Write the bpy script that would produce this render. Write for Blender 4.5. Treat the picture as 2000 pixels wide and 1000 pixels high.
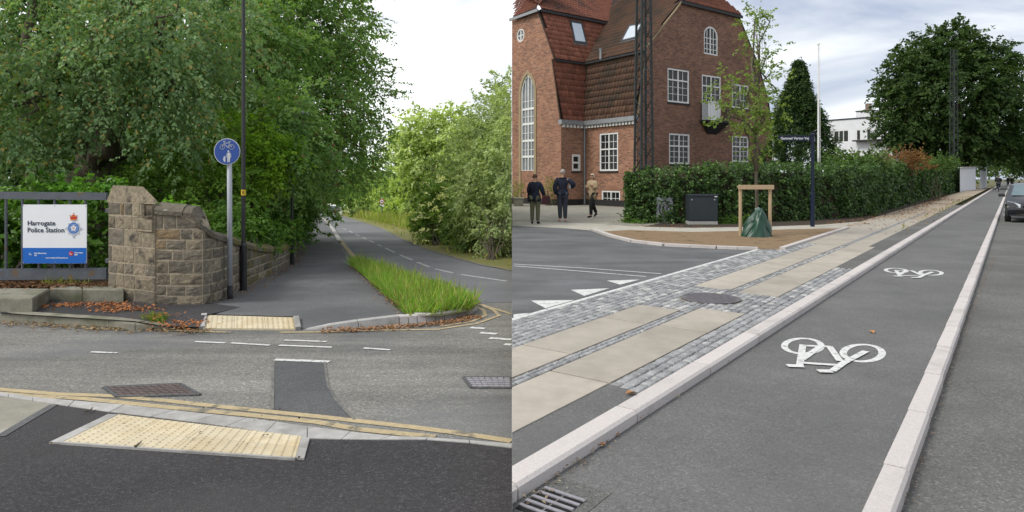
import bpy, bmesh, math, random
import numpy as np
from mathutils import Vector, Matrix, geometry

for o in list(bpy.data.objects):
    bpy.data.objects.remove(o)
S = bpy.context.scene
COL = S.collection
R = math.radians

# ------------------------------------------------------------------ camera, sky, sun, exposure
F, HY, H = 1300.0, 345.0, 1.65          # focal length in photo pixels, eye-level row, eye height
cam_d = bpy.data.cameras.new('camera')
cam = bpy.data.objects.new('camera', cam_d); COL.objects.link(cam)
cam.location = (0, 0, H); cam.rotation_euler = (R(90), 0, 0)
cam_d.sensor_fit = 'HORIZONTAL'; cam_d.sensor_width = 36.0
cam_d.lens = 36.0 * F / 2000.0
cam_d.shift_y = -(500 - HY) / 2000.0
cam_d.clip_start = 0.05; cam_d.clip_end = 4000
S.camera = cam

SUN_AZ, SUN_EL = R(247), R(48)           # clockwise from +Y: the light comes over the left shoulder
W = bpy.data.worlds.new('World'); S.world = W; W.use_nodes = True
nt = W.node_tree; nt.nodes.clear()
out = nt.nodes.new('ShaderNodeOutputWorld'); bg = nt.nodes.new('ShaderNodeBackground')
sky = nt.nodes.new('ShaderNodeTexSky'); sky.sky_type = 'NISHITA'; sky.sun_disc = False
sky.sun_elevation = SUN_EL; sky.sun_rotation = SUN_AZ
tc = nt.nodes.new('ShaderNodeTexCoord')
mp = nt.nodes.new('ShaderNodeMapping'); mp.inputs['Scale'].default_value = (1.0, 1.0, 3.2)
mp.inputs['Location'].default_value = (0.35, 0.2, 0.15)
n1 = nt.nodes.new('ShaderNodeTexNoise'); n1.inputs['Scale'].default_value = 2.6; n1.inputs['Detail'].default_value = 7; n1.inputs['Roughness'].default_value = 0.52
n1.inputs['Distortion'].default_value = 0.4
nt.links.new(tc.outputs['Generated'], mp.inputs['Vector']); nt.links.new(mp.outputs['Vector'], n1.inputs['Vector'])
sep = nt.nodes.new('ShaderNodeSeparateXYZ'); nt.links.new(tc.outputs['Generated'], sep.inputs[0])
# the overcast is thinner, so brighter, over the western half of the sky
thin = nt.nodes.new('ShaderNodeMapRange'); thin.inputs[1].default_value = 0.30; thin.inputs[2].default_value = -0.30
thin.inputs[3].default_value = 0.0; thin.inputs[4].default_value = 0.30
nt.links.new(sep.outputs[0], thin.inputs[0])
addn = nt.nodes.new('ShaderNodeMath'); addn.operation = 'ADD'
nt.links.new(n1.outputs['Fac'], addn.inputs[0]); nt.links.new(thin.outputs[0], addn.inputs[1])
cr = nt.nodes.new('ShaderNodeValToRGB'); e = cr.color_ramp.elements
e[0].position = 0.40; e[0].color = (3.1, 3.55, 4.5, 1)
e[1].position = 0.72; e[1].color = (8.6, 8.75, 8.9, 1)
m_ = e.new(0.53); m_.color = (5.2, 5.5, 6.0, 1)
nt.links.new(addn.outputs[0], cr.inputs[0])
mixs = nt.nodes.new('ShaderNodeMixRGB'); mixs.inputs[0].default_value = 0.94
nt.links.new(sky.outputs[0], mixs.inputs[1]); nt.links.new(cr.outputs[0], mixs.inputs[2])
nt.links.new(mixs.outputs[0], bg.inputs[0]); bg.inputs[1].default_value = 0.1
nt.links.new(bg.outputs[0], out.inputs[0])

sl = bpy.data.lights.new('sun', 'SUN'); sl.energy = 1.5; sl.angle = R(18); sl.color = (1.0, 0.96, 0.9)
so = bpy.data.objects.new('sun', sl); COL.objects.link(so)
sd = Vector((math.sin(SUN_AZ) * math.cos(SUN_EL), math.cos(SUN_AZ) * math.cos(SUN_EL), math.sin(SUN_EL)))
so.rotation_euler = sd.to_track_quat('Z', 'Y').to_euler()
S.view_settings.view_transform = 'Standard'; S.view_settings.look = 'None'
S.view_settings.exposure = 0.7; S.view_settings.gamma = 1.0; S.view_settings.use_curve_mapping = False
try:
    S.cycles.max_bounces = 6; S.cycles.transparent_max_bounces = 4
except Exception:
    pass

# ------------------------------------------------------------------ helpers
SL = 55.0 / 1300.0                        # the street on the left falls away at about four percent


def GL(x, y, dz=0.0):                     # photo pixel -> point on the falling street
    t = (H - dz) / ((y - HY) / F - SL)
    return Vector(((x - 1000) / F * t, t, -SL * t + dz))


def GR(x, y, z=0.0):                      # photo pixel -> point on the level ground of the right-hand place
    t = (H - z) * F / (y - HY)
    return Vector(((x - 1000) / F * t, t, z))


def PV(x, y, Y):
    return Vector(((x - 1000) / F * Y, Y, H + Y * (HY - y) / F))


def zL(Y):
    return -SL * Y


def smooth(me):
    me.polygons.foreach_set('use_smooth', [True] * len(me.polygons))


class MB:
    def __init__(s):
        s.v = []; s.f = []; s.uv = None

    def add(s, vs, fs):
        b = len(s.v); s.v += [tuple(v) for v in vs]; s.f += [tuple(i + b for i in f) for f in fs]; return s

    def box(s, c, size, M=None, bev=0.0):
        hx, hy, hz = size[0] / 2, size[1] / 2, size[2] / 2
        c = Vector(c)
        if bev <= 0:
            vs = [Vector((x, y, z)) for z in (-hz, hz) for x, y in ((-hx, -hy), (hx, -hy), (hx, hy), (-hx, hy))]
            fs = [(3, 2, 1, 0), (4, 5, 6, 7), (0, 1, 5, 4), (1, 2, 6, 5), (2, 3, 7, 6), (3, 0, 4, 7)]
        else:
            b = bev; ix, iy = hx - b, hy - b
            vs = []
            for z, ex in ((-hz, 0), (hz - b, 0), (hz, 1)):
                X, Yy = (ix, iy) if ex else (hx, hy)
                vs += [Vector((x, y, z)) for x, y in ((-X, -Yy), (X, -Yy), (X, Yy), (-X, Yy))]
            fs = [(3, 2, 1, 0), (8, 9, 10, 11)]
            for k in (0, 4):
                for i in range(4):
                    j = (i + 1) % 4
                    fs.append((k + i, k + j, k + 4 + j, k + 4 + i))
        if M is not None:
            vs = [M @ v for v in vs]
        return s.add([v + c for v in vs], fs)

    def tube(s, pts, rad, n=8, cap=True):
        pts = [Vector(p) for p in pts]
        if not hasattr(rad, '__len__'): rad = [rad] * len(pts)
        rings = []; prev = None
        for i, p in enumerate(pts):
            d = (pts[min(i + 1, len(pts) - 1)] - pts[max(i - 1, 0)])
            d = d.normalized() if d.length > 1e-9 else Vector((0, 0, 1))
            if prev is None:
                a = d.orthogonal().normalized()
            else:
                a = (prev - d * prev.dot(d)); a = a.normalized() if a.length > 1e-6 else d.orthogonal().normalized()
            prev = a; b = d.cross(a)
            rings.append([p + (a * math.cos(2 * math.pi * k / n) + b * math.sin(2 * math.pi * k / n)) * rad[i] for k in range(n)])
        vs = [v for r in rings for v in r]; fs = []
        for i in range(len(pts) - 1):
            for k in range(n):
                fs.append((i * n + k, i * n + (k + 1) % n, (i + 1) * n + (k + 1) % n, (i + 1) * n + k))
        if cap:
            fs.append(tuple(range(n - 1, -1, -1))); fs.append(tuple((len(pts) - 1) * n + k for k in range(n)))
        return s.add(vs, fs)

    def bar(s, a, b, w, h, up=(0, 0, 1)):
        a, b = Vector(a), Vector(b); d = (b - a).normalized(); u = Vector(up)
        side = d.cross(u).normalized(); u = side.cross(d)
        vs = []
        for p in (a, b):
            vs += [p - side * w / 2 - u * h / 2, p + side * w / 2 - u * h / 2, p + side * w / 2 + u * h / 2, p - side * w / 2 + u * h / 2]
        return s.add(vs, [(3, 2, 1, 0), (4, 5, 6, 7), (0, 1, 5, 4), (1, 2, 6, 5), (2, 3, 7, 6), (3, 0, 4, 7)])

    def poly(s, pts):
        pts = [Vector(p) for p in pts]
        tri = geometry.tessellate_polygon([pts])
        # orient up
        nrm = Vector((0, 0, 0))
        for i in range(len(pts)):
            a, b = pts[i], pts[(i + 1) % len(pts)]
            nrm += a.cross(b)
        fs = []
        for t in tri:
            a, b, c = (pts[i] for i in t)
            nn = (b - a).cross(c - a)
            fs.append(tuple(t) if nn.dot(nrm) * (1 if nrm.z >= 0 else -1) > 0 else tuple(reversed(t)))
        return s.add(pts, fs)

    def sweep(s, prof, path):             # prof: list of (side, up); path points with side vectors
        n = len(prof); vs = []
        for i, p in enumerate(path):
            d = path[min(i + 1, len(path) - 1)] - path[max(i - 1, 0)]; d = Vector((d.x, d.y, 0)).normalized()
            sd_ = Vector((d.y, -d.x, 0))
            vs += [p + sd_ * a + Vector((0, 0, b)) for a, b in prof]
        fs = []
        for i in range(len(path) - 1):
            for k in range(n):
                fs.append((i * n + k, i * n + (k + 1) % n, (i + 1) * n + (k + 1) % n, (i + 1) * n + k))
        fs.append(tuple(range(n - 1, -1, -1))); fs.append(tuple((len(path) - 1) * n + k for k in range(n)))
        return s.add(vs, fs)

    def clip_right(s):                    # keep what stands right of the seam between the two places
        b = bmesh.new(); vs = [b.verts.new(v) for v in s.v]
        for f in s.f:
            try: b.faces.new([vs[i] for i in f])
            except ValueError: pass
        r = bmesh.ops.bisect_plane(b, geom=b.verts[:] + b.edges[:] + b.faces[:], plane_co=(.0005, 0, 0), plane_no=(1, 0, 0), clear_inner=True)
        b.verts.index_update(); s.v = [tuple(v.co) for v in b.verts]; s.f = [tuple(v.index for v in f.verts) for f in b.faces]; b.free(); return s

    def mesh(s, name, m=None, sm=False):
        me = bpy.data.meshes.new(name); me.from_pydata(s.v, [], s.f)
        if m: me.materials.append(m)
        if sm: smooth(me)
        me.update(); return me

    def build(s, name, m=None, parent=None, sm=False, world=True):
        """links one mesh object; world=True: verts are world coordinates"""
        me = s.mesh(name, m, sm)
        if world and parent is None and len(s.v):
            a = np.array(s.v); c = Vector((a[:, 0].mean(), a[:, 1].mean(), a[:, 2].min()))
            me.transform(Matrix.Translation(-c))
            o = bpy.data.objects.new(name, me); COL.objects.link(o); o.location = c
            return o
        o = bpy.data.objects.new(name, me); COL.objects.link(o)
        if parent is not None:
            o.parent = parent
            if world:
                off = Vector((0, 0, 0)); p = parent
                while p is not None:
                    off += p.location; p = p.parent
                me.transform(Matrix.Translation(-off))
        return o


def tag(o, label=None, cat=None, group=None, kind=None):
    if label: o['label'] = label
    if cat: o['category'] = cat
    if group: o['group'] = group
    if kind: o['kind'] = kind
    return o


def thing(name, label, cat, loc=(0, 0, 0), rz=0.0, group=None):
    o = bpy.data.objects.new(name, None); COL.objects.link(o); o.empty_display_size = 0.1
    o.location = loc; o.rotation_euler = (0, 0, rz)
    return tag(o, label, cat, group)


def link(name, me, parent=None, M=None):
    o = bpy.data.objects.new(name, me); COL.objects.link(o)
    if parent is not None: o.parent = parent
    if M is not None: o.matrix_local = M
    return o


def copy_tree(o, parent=None):
    c = o.copy(); COL.objects.link(c); c.parent = parent
    for ch in list(o.children): copy_tree(ch, c)
    return c


def text_mesh(txt, size, m, name='lettering', bold=0.0, align='LEFT', ext=0.0):
    cu = bpy.data.curves.new(name, 'FONT'); cu.body = txt; cu.size = size; cu.align_x = align
    cu.offset = bold; cu.extrude = ext; cu.resolution_u = 2
    t = bpy.data.objects.new(name, cu); COL.objects.link(t)
    me = bpy.data.meshes.new_from_object(t.evaluated_get(bpy.context.evaluated_depsgraph_get()))
    bpy.data.objects.remove(t); bpy.data.curves.remove(cu)
    me.materials.clear(); me.materials.append(m); me.name = name
    return me


# ------------------------------------------------------------------ materials
def _nodes(name):
    m = bpy.data.materials.new(name); m.use_nodes = True
    t = m.node_tree; p = t.nodes['Principled BSDF']
    return m, t, p


def N(t, typ, **kw):
    n = t.nodes.new(typ)
    for k, v in kw.items():
        if k in n.inputs: n.inputs[k].default_value = v
        else: setattr(n, k, v)
    return n


def noise(t, vec, scale, detail=4, rough=.6):
    n = N(t, 'ShaderNodeTexNoise'); n.inputs['Scale'].default_value = scale
    n.inputs['Detail'].default_value = detail; n.inputs['Roughness'].default_value = rough
    t.links.new(vec, n.inputs['Vector']); return n.outputs['Fac']


def ramp(t, fac, stops):
    r = N(t, 'ShaderNodeValToRGB'); el = r.color_ramp.elements
    el[0].position, el[0].color = stops[0][0], (*stops[0][1], 1)
    el[1].position, el[1].color = stops[-1][0], (*stops[-1][1], 1)
    for p, c in stops[1:-1]:
        x = el.new(p); x.color = (*c, 1)
    t.links.new(fac, r.inputs[0]); return r.outputs[0]


def mixc(t, a, b, fac, mode='MIX'):
    n = N(t, 'ShaderNodeMixRGB', blend_type=mode)
    for k, v in ((0, fac), (1, a), (2, b)):
        if hasattr(v, 'links') or hasattr(v, 'is_linked'): t.links.new(v, n.inputs[k])
        elif k == 0: n.inputs[0].default_value = v
        else: n.inputs[k].default_value = (*v, 1)
    return n.outputs[0]


def bump(t, p, h, strength, dist=.01):
    b = N(t, 'ShaderNodeBump'); b.inputs['Strength'].default_value = strength; b.inputs['Distance'].default_value = dist
    t.links.new(h, b.inputs['Height']); t.links.new(b.outputs[0], p.inputs['Normal'])


def MAT(name, c1, c2=None, scale=6.0, rough=.8, bmp=0.0, bscale=None, spec=.3, metal=0.0, c3=None, s3=1.0, t3=(.55, .7), per_obj=0.0, dist=.01, stretch=None):
    m, t, p = _nodes(name)
    geo = N(t, 'ShaderNodeTexCoord'); vec = geo.outputs['Object']
    if stretch:
        mpn = N(t, 'ShaderNodeMapping'); mpn.inputs['Scale'].default_value = stretch
        t.links.new(vec, mpn.inputs['Vector']); vec = mpn.outputs['Vector']
    c2 = c2 or tuple(x * .75 for x in c1)
    f = noise(t, vec, scale, 5)
    col = ramp(t, f, [(.32, c1), (.68, c2)])
    if c3:
        f3 = noise(t, vec, s3, 4)
        g = ramp(t, f3, [(t3[0], (0, 0, 0)), (t3[1], (1, 1, 1))])
        col = mixc(t, col, c3, g)
    if per_obj:
        oi = N(t, 'ShaderNodeObjectInfo')
        mr = N(t, 'ShaderNodeMapRange'); mr.inputs[3].default_value = 1 - per_obj; mr.inputs[4].default_value = 1 + per_obj
        t.links.new(oi.outputs['Random'], mr.inputs[0])
        hs = N(t, 'ShaderNodeHueSaturation'); t.links.new(col, hs.inputs['Color']); t.links.new(mr.outputs[0], hs.inputs['Value'])
        col = hs.outputs[0]
    t.links.new(col, p.inputs['Base Color'])
    p.inputs['Roughness'].default_value = rough; p.inputs['Metallic'].default_value = metal
    p.inputs['Specular IOR Level'].default_value = spec
    if bmp:
        bump(t, p, noise(t, vec, bscale or scale * 3, 6), bmp, dist)
    return m


def ASPHALT(name, base, light, dark, grain=70.0, speck=.5, patch=None, pth=(.5, .62), psc=.35, bm=.5, streak=None):
    m, t, p = _nodes(name)
    tcn = N(t, 'ShaderNodeTexCoord'); vec = tcn.outputs['Object']
    v = N(t, 'ShaderNodeTexVoronoi'); v.inputs['Scale'].default_value = grain; t.links.new(vec, v.inputs['Vector'])
    sepc = N(t, 'ShaderNodeSeparateColor'); t.links.new(v.outputs['Color'], sepc.inputs[0])
    col = ramp(t, sepc.outputs[0], [(0.0, dark), (.45, base), (.8, base), (1.0, light)])
    n2 = noise(t, vec, grain * 2.2, 3, .7)
    col = mixc(t, col, ramp(t, n2, [(.3, dark), (.75, light)]), .45)
    wash = noise(t, vec, .9, 6, .65)
    col = mixc(t, col, ramp(t, wash, [(.25, (.72,) * 3), (.75, (1.25,) * 3)]), .8, 'MULTIPLY')
    if patch:
        g = ramp(t, noise(t, vec, psc, 5, .6), [(pth[0], (0, 0, 0)), (pth[1], (1, 1, 1))])
        col = mixc(t, col, mixc(t, col, patch, .65), g)
    if streak:
        mpn = N(t, 'ShaderNodeMapping'); mpn.inputs['Scale'].default_value = streak
        t.links.new(vec, mpn.inputs['Vector'])
        col = mixc(t, col, ramp(t, noise(t, mpn.outputs['Vector'], 1.0, 5, .6), [(.35, (.74,) * 3), (.65, (1.2,) * 3)]), .8, 'MULTIPLY')
    t.links.new(col, p.inputs['Base Color']); p.inputs['Roughness'].default_value = .88; p.inputs['Specular IOR Level'].default_value = .25
    bump(t, p, v.outputs['Distance'], bm, .006)
    return m


def BRICK(name, a, b, c, mortar, var):
    m, t, p = _nodes(name)
    uv = N(t, 'ShaderNodeUVMap'); vec = uv.outputs[0]
    bt = N(t, 'ShaderNodeTexBrick'); t.links.new(vec, bt.inputs['Vector'])
    bt.inputs['Scale'].default_value = 1.0; bt.inputs['Brick Width'].default_value = .245; bt.inputs['Row Height'].default_value = .077
    bt.inputs['Mortar Size'].default_value = .011; bt.inputs['Mortar Smooth'].default_value = .3; bt.inputs['Bias'].default_value = 0.0
    bt.inputs['Color1'].default_value = (0, 0, 0, 1); bt.inputs['Color2'].default_value = (1, 1, 1, 1); bt.inputs['Mortar'].default_value = (.5, .5, .5, 1)
    col = ramp(t, bt.outputs['Color'], [(0.0, c), (.35, a), (.7, b), (1.0, var)])
    col = mixc(t, col, mortar, bt.outputs['Fac'])
    w = noise(t, vec, .55, 6, .65)
    col = mixc(t, col, ramp(t, w, [(.3, (.75, .74, .75)), (.7, (1.18, 1.15, 1.12))]), .8, 'MULTIPLY')
    w2 = noise(t, vec, 9.0, 3, .6)
    col = mixc(t, col, ramp(t, w2, [(.3, (.75,) * 3), (.7, (1.2,) * 3)]), .7, 'MULTIPLY')
    t.links.new(col, p.inputs['Base Color']); p.inputs['Roughness'].default_value = .9; p.inputs['Specular IOR Level'].default_value = .2
    inv = N(t, 'ShaderNodeMath', operation='SUBTRACT'); inv.inputs[0].default_value = 1.0; t.links.new(bt.outputs['Fac'], inv.inputs[1])
    bump(t, p, inv.outputs[0], .6, .012)
    return m


def LEAF(name, tint=(1, 1, 1), rough=.55, trans=.35, spec=.18):
    m, t, p = _nodes(name)
    at = N(t, 'ShaderNodeAttribute'); at.attribute_name = 'leaf_colour'
    col = mixc(t, at.outputs['Color'], tint, 1.0, 'MULTIPLY')
    t.links.new(col, p.inputs['Base Color']); p.inputs['Roughness'].default_value = rough; p.inputs['Specular IOR Level'].default_value = spec
    tr = N(t, 'ShaderNodeBsdfTranslucent')
    t.links.new(mixc(t, col, (1.25, 1.35, .6), 1.0, 'MULTIPLY'), tr.inputs[0])
    mx = N(t, 'ShaderNodeMixShader'); mx.inputs[0].default_value = trans
    t.links.new(p.outputs[0], mx.inputs[1]); t.links.new(tr.outputs[0], mx.inputs[2])
    t.links.new(mx.outputs[0], t.nodes['Material Output'].inputs[0])
    return m


m_road_l = ASPHALT('worn_asphalt', (.155, .151, .14), (.37, .355, .31), (.055, .055, .054), 72, patch=(.12, .122, .126), psc=.42, streak=(.25, 2.2, 1))
m_road_far = ASPHALT('light_asphalt', (.155, .158, .166), (.25, .25, .25), (.09, .09, .094), 70, patch=(.125, .128, .136))
m_patch = ASPHALT('patched_asphalt', (.082, .085, .088), (.16, .16, .157), (.04, .041, .043), 100)
m_dark_asph = ASPHALT('fresh_asphalt', (.034, .031, .033), (.105, .10, .102), (.009, .009, .010), 85, patch=(.055, .052, .053), bm=.8)
m_pave_l = ASPHALT('pavement_asphalt', (.108, .108, .11), (.19, .19, .188), (.06, .06, .062), 90, patch=(.078, .078, .082), psc=.5, bm=.3)
m_lane = ASPHALT('lane_asphalt', (.122, .121, .117), (.215, .21, .203), (.058, .058, .058), 105, patch=(.098, .098, .096), psc=.5, bm=.35)
m_road_r = ASPHALT('carriageway_asphalt', (.112, .112, .104), (.25, .243, .225), (.042, .042, .041), 85, patch=(.085, .085, .08), bm=.6)
m_side_r = ASPHALT('side_road_asphalt', (.115, .118, .122), (.18, .18, .18), (.068, .068, .07), 110, patch=(.145, .148, .152), psc=.5, streak=(.35, 1.8, 1))
m_concrete = MAT('concrete', (.40, .39, .37), (.30, .29, .275), 9, .9, .4, 40, c3=(.22, .21, .19), s3=1.7, per_obj=.08)
m_concrete_old = MAT('weathered_concrete', (.25, .235, .185), (.16, .155, .12), 7, .92, .5, 40, c3=(.10, .105, .06), s3=1.6, per_obj=.08)
m_granite = MAT('pale_granite', (.52, .48, .46), (.44, .405, .385), 60, .85, .35, 80, c3=(.36, .33, .31), s3=2.2, t3=(.55, .75), per_obj=.05)
m_tactile = MAT('buff_tactile', (.55, .48, .34), (.48, .41, .28), 8, .85, .25, 60, c3=(.46, .37, .22), s3=2.0, t3=(.5, .75), per_obj=.06)
m_slab = MAT('buff_concrete_slab', (.375, .338, .283), (.318, .288, .242), 5, .88, .2, 90, c3=(.27, .243, .205), s3=1.9, t3=(.5, .75), per_obj=.11)
m_sett = MAT('granite_sett', (.285, .285, .287), (.195, .197, .20), 30, .8, .3, 60, c3=(.39, .38, .36), s3=14, per_obj=.22)
m_sett_bed = MAT('sett_joint_sand', (.075, .07, .062), (.045, .043, .038), 30, .95, .3)
m_white = MAT('white_road_paint', (.62, .62, .60), (.48, .48, .465), 25, .7, .2, 60, c3=(.20, .20, .195), s3=13, t3=(.54, .70))
m_white_old = MAT('old_white_paint', (.44, .44, .43), (.33, .33, .325), 25, .8, .2, 60, c3=(.17, .17, .168), s3=9, t3=(.5, .66))
m_white_seam = MAT('sandy_seam', (.20, .19, .165), (.13, .125, .115), 30, .9, .3, 60, c3=(.11, .11, .11), s3=6, t3=(.45, .6))
m_yellow = MAT('faded_yellow_paint', (.43, .345, .20), (.33, .265, .16), 18, .8, .2, 60, c3=(.16, .145, .11), s3=6, t3=(.56, .66))
m_soil = MAT('dark_soil', (.065, .045, .03), (.03, .024, .017), 12, .95, .6, 40, c3=(.04, .05, .02), s3=2)
m_mulch = MAT('brown_mulch', (.34, .235, .135), (.20, .135, .077), 22, .95, 1.0, 45, c3=(.11, .08, .045), s3=2.2, t3=(.56, .68), dist=.05)
m_field = MAT('rough_ground', (.08, .09, .035), (.12, .10, .05), 3, .95, .5, 20)
m_verge = MAT('dry_verge', (.22, .20, .07), (.13, .15, .04), 4, .95, .6, 30, c3=(.28, .20, .12), s3=1.2)
m_stone_p = MAT('gritstone', (.27, .225, .155), (.15, .125, .088), 14, .92, .9, 30, c3=(.055, .048, .04), s3=5.5, t3=(.5, .68), per_obj=.28, dist=.02)
m_stone_o = MAT('ochre_gritstone', (.235, .165, .09), (.14, .105, .065), 12, .92, .9, 30, c3=(.07, .055, .04), s3=5, per_obj=.2, dist=.02)
m_stone_g = MAT('grey_gritstone', (.185, .16, .12), (.10, .088, .068), 14, .92, .9, 30, c3=(.34, .315, .27), s3=7, t3=(.62, .72), per_obj=.25, dist=.02)
m_mortar = MAT('lime_mortar', (.38, .32, .23), (.27, .225, .165), 16, .95, .5, 40, c3=(.11, .10, .07), s3=3)
m_moss = MAT('mossy_coping', (.15, .135, .095), (.085, .08, .055), 12, .95, .8, 30, c3=(.13, .115, .028), s3=2.2, t3=(.42, .58), per_obj=.15, dist=.02)
m_mossy = MAT('mossy_gritstone', (.15, .125, .055), (.10, .085, .045), 9, .95, .8, 30, c3=(.075, .07, .055), s3=3.5, t3=(.5, .65), per_obj=.2, dist=.02)
m_gate = MAT('peeling_grey_paint', (.115, .125, .14), (.085, .095, .11), 9, .6, .4, 30, c3=(.14, .10, .07), s3=4.5, t3=(.60, .64))
m_bark = MAT('bark', (.15, .125, .088), (.075, .062, .045), 7, .95, 1.0, 12, c3=(.06, .065, .025), s3=1.4, dist=.06, stretch=(1, 1, .45))
m_bark_l = MAT('pale_bark', (.14, .12, .085), (.08, .068, .05), 14, .9, .6, 30, stretch=(1, 1, .4))
m_galv = MAT('grey_pole_paint', (.36, .38, .41), (.31, .33, .36), 5, .5, .05, spec=.4)
m_black = MAT('black_paint', (.012, .012, .013), (.018, .018, .02), 8, .42, .05, spec=.5)
m_blacktube = MAT('black_plastic', (.02, .02, .022), (.03, .03, .03), 8, .6)
m_steel = MAT('dark_lattice_steel', (.035, .042, .042), (.02, .024, .025), 6, .7, .2)
m_blue = MAT('sign_blue', (.012, .058, .27), (.01, .052, .245), 3, .4, spec=.4)
m_bandblue = MAT('band_blue', (.012, .13, .50), (.011, .12, .47), 3, .45)
m_signwhite = MAT('sign_white', (.80, .81, .82), (.76, .77, .79), 2, .45)
m_signtext = MAT('sign_navy_text', (.012, .03, .06), (.012, .03, .06), 2, .5)
m_signgrey = MAT('reflective_grey', (.50, .52, .53), (.44, .46, .47), 8, .4)
m_signred = MAT('sign_red', (.55, .03, .03), (.5, .03, .03), 3, .45)
m_gold = MAT('crown_orange', (.62, .20, .03), (.55, .16, .03), 20, .5)
m_silver = MAT('badge_silver', (.52, .53, .58), (.45, .46, .52), 15, .5)
m_crestblue = MAT('badge_blue', (.03, .17, .50), (.03, .15, .45), 10, .5)
m_tagyellow = MAT('tag_yellow', (.62, .42, .03), (.58, .38, .03), 10, .5)
m_iron = MAT('rusty_cast_iron', (.16, .125, .115), (.10, .08, .075), 12, .7, .4, 60, metal=.3)
m_irongrey = MAT('worn_cast_iron', (.33, .315, .34), (.23, .22, .24), 12, .65, .4, 60, metal=.3)
m_ironmid = MAT('round_cover_iron', (.17, .16, .17), (.115, .108, .115), 12, .65, .4, 60, metal=.2)
m_hole = MAT('drain_dark', (.006, .006, .006), (.01, .01, .01), 5, .9)
m_timber = MAT('raw_timber', (.44, .33, .21), (.36, .26, .155), 5, .8, .2, 30, stretch=(14, 14, 1))
m_bag = MAT('green_bag_plastic', (.010, .055, .030), (.007, .038, .022), 3, .38, .25, 12, spec=.5)
m_cab = MAT('charcoal_cabinet', (.030, .038, .044), (.025, .032, .038), 3, .5)
m_cabgrey = MAT('scribbled_grey_cabinet', (.30, .32, .34), (.20, .215, .235), 4, .6, .1, c3=(.07, .07, .085), s3=9, t3=(.52, .58), stretch=(3, 3, 1))
m_brick_warm = BRICK('orange_brick', (.27, .125, .078), (.33, .16, .098), (.17, .09, .066), (.28, .21, .16), (.37, .20, .125))
m_brick_shaded = BRICK('brown_shaded_brick', (.18, .088, .058), (.225, .113, .074), (.115, .063, .047), (.21, .155, .12), (.28, .14, .088))  # darker brick copy: the shade of the gable's side is put into its colour
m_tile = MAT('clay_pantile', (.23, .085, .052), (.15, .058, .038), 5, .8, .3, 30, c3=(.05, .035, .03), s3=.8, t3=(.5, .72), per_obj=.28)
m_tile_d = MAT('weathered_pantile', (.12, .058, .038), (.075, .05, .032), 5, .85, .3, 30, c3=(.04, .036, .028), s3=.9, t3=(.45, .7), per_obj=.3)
m_underlay = MAT('roof_underlay', (.03, .016, .012), (.02, .012, .01), 4, .95)
m_wood_white = MAT('white_window_paint', (.70, .70, .675), (.64, .64, .62), 4, .5, spec=.4)
m_glass = MAT('window_glass', (.012, .014, .015), (.035, .038, .038), 2.5, .08, spec=.22)
m_glass_c = MAT('curtained_glass', (.20, .22, .225), (.10, .11, .115), 1.6, .08, spec=.6)
m_skyglass = MAT('skylight_glass', (.45, .50, .55), (.40, .45, .5), 2, .05, spec=.8, metal=.4)
m_plinth = MAT('tarred_plinth', (.018, .017, .017), (.03, .028, .027), 5, .8)
m_sandtrim = MAT('sandstone_trim', (.33, .255, .15), (.26, .20, .12), 6, .9, .3)
m_zinc = MAT('zinc', (.30, .31, .32), (.24, .25, .26), 5, .5, metal=.5)
m_render = MAT('white_render', (.66, .67, .68), (.59, .60, .62), 1.2, .85)
m_dk = MAT('dark_trim', (.03, .03, .033), (.04, .04, .042), 5, .7)
m_footway = MAT('pale_footway', (.42, .39, .33), (.33, .31, .265), 3, .9, .2, 60, c3=(.27, .25, .21), s3=.8)
m_court = MAT('forecourt_paving', (.26, .245, .20), (.19, .18, .15), 5, .9, .3, 40, c3=(.33, .31, .26), s3=1.2)
m_path = MAT('sandy_path', (.36, .30, .225), (.27, .22, .165), 5, .95, .3, 40, c3=(.17, .115, .07), s3=1.1)
m_leaf = LEAF('leaf', (1.7, 1.65, 1.5), trans=.42)
m_leaf_gl = LEAF('glossy_leaf', (1.25, 1.25, 1.2), rough=.38, trans=.25, spec=.3)
m_grass = LEAF('grass_blade', (1.5, 1.45, 1.3), rough=.55, trans=.45)
m_litter = LEAF('dead_leaf', rough=.8, trans=.1, spec=.1)


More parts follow.
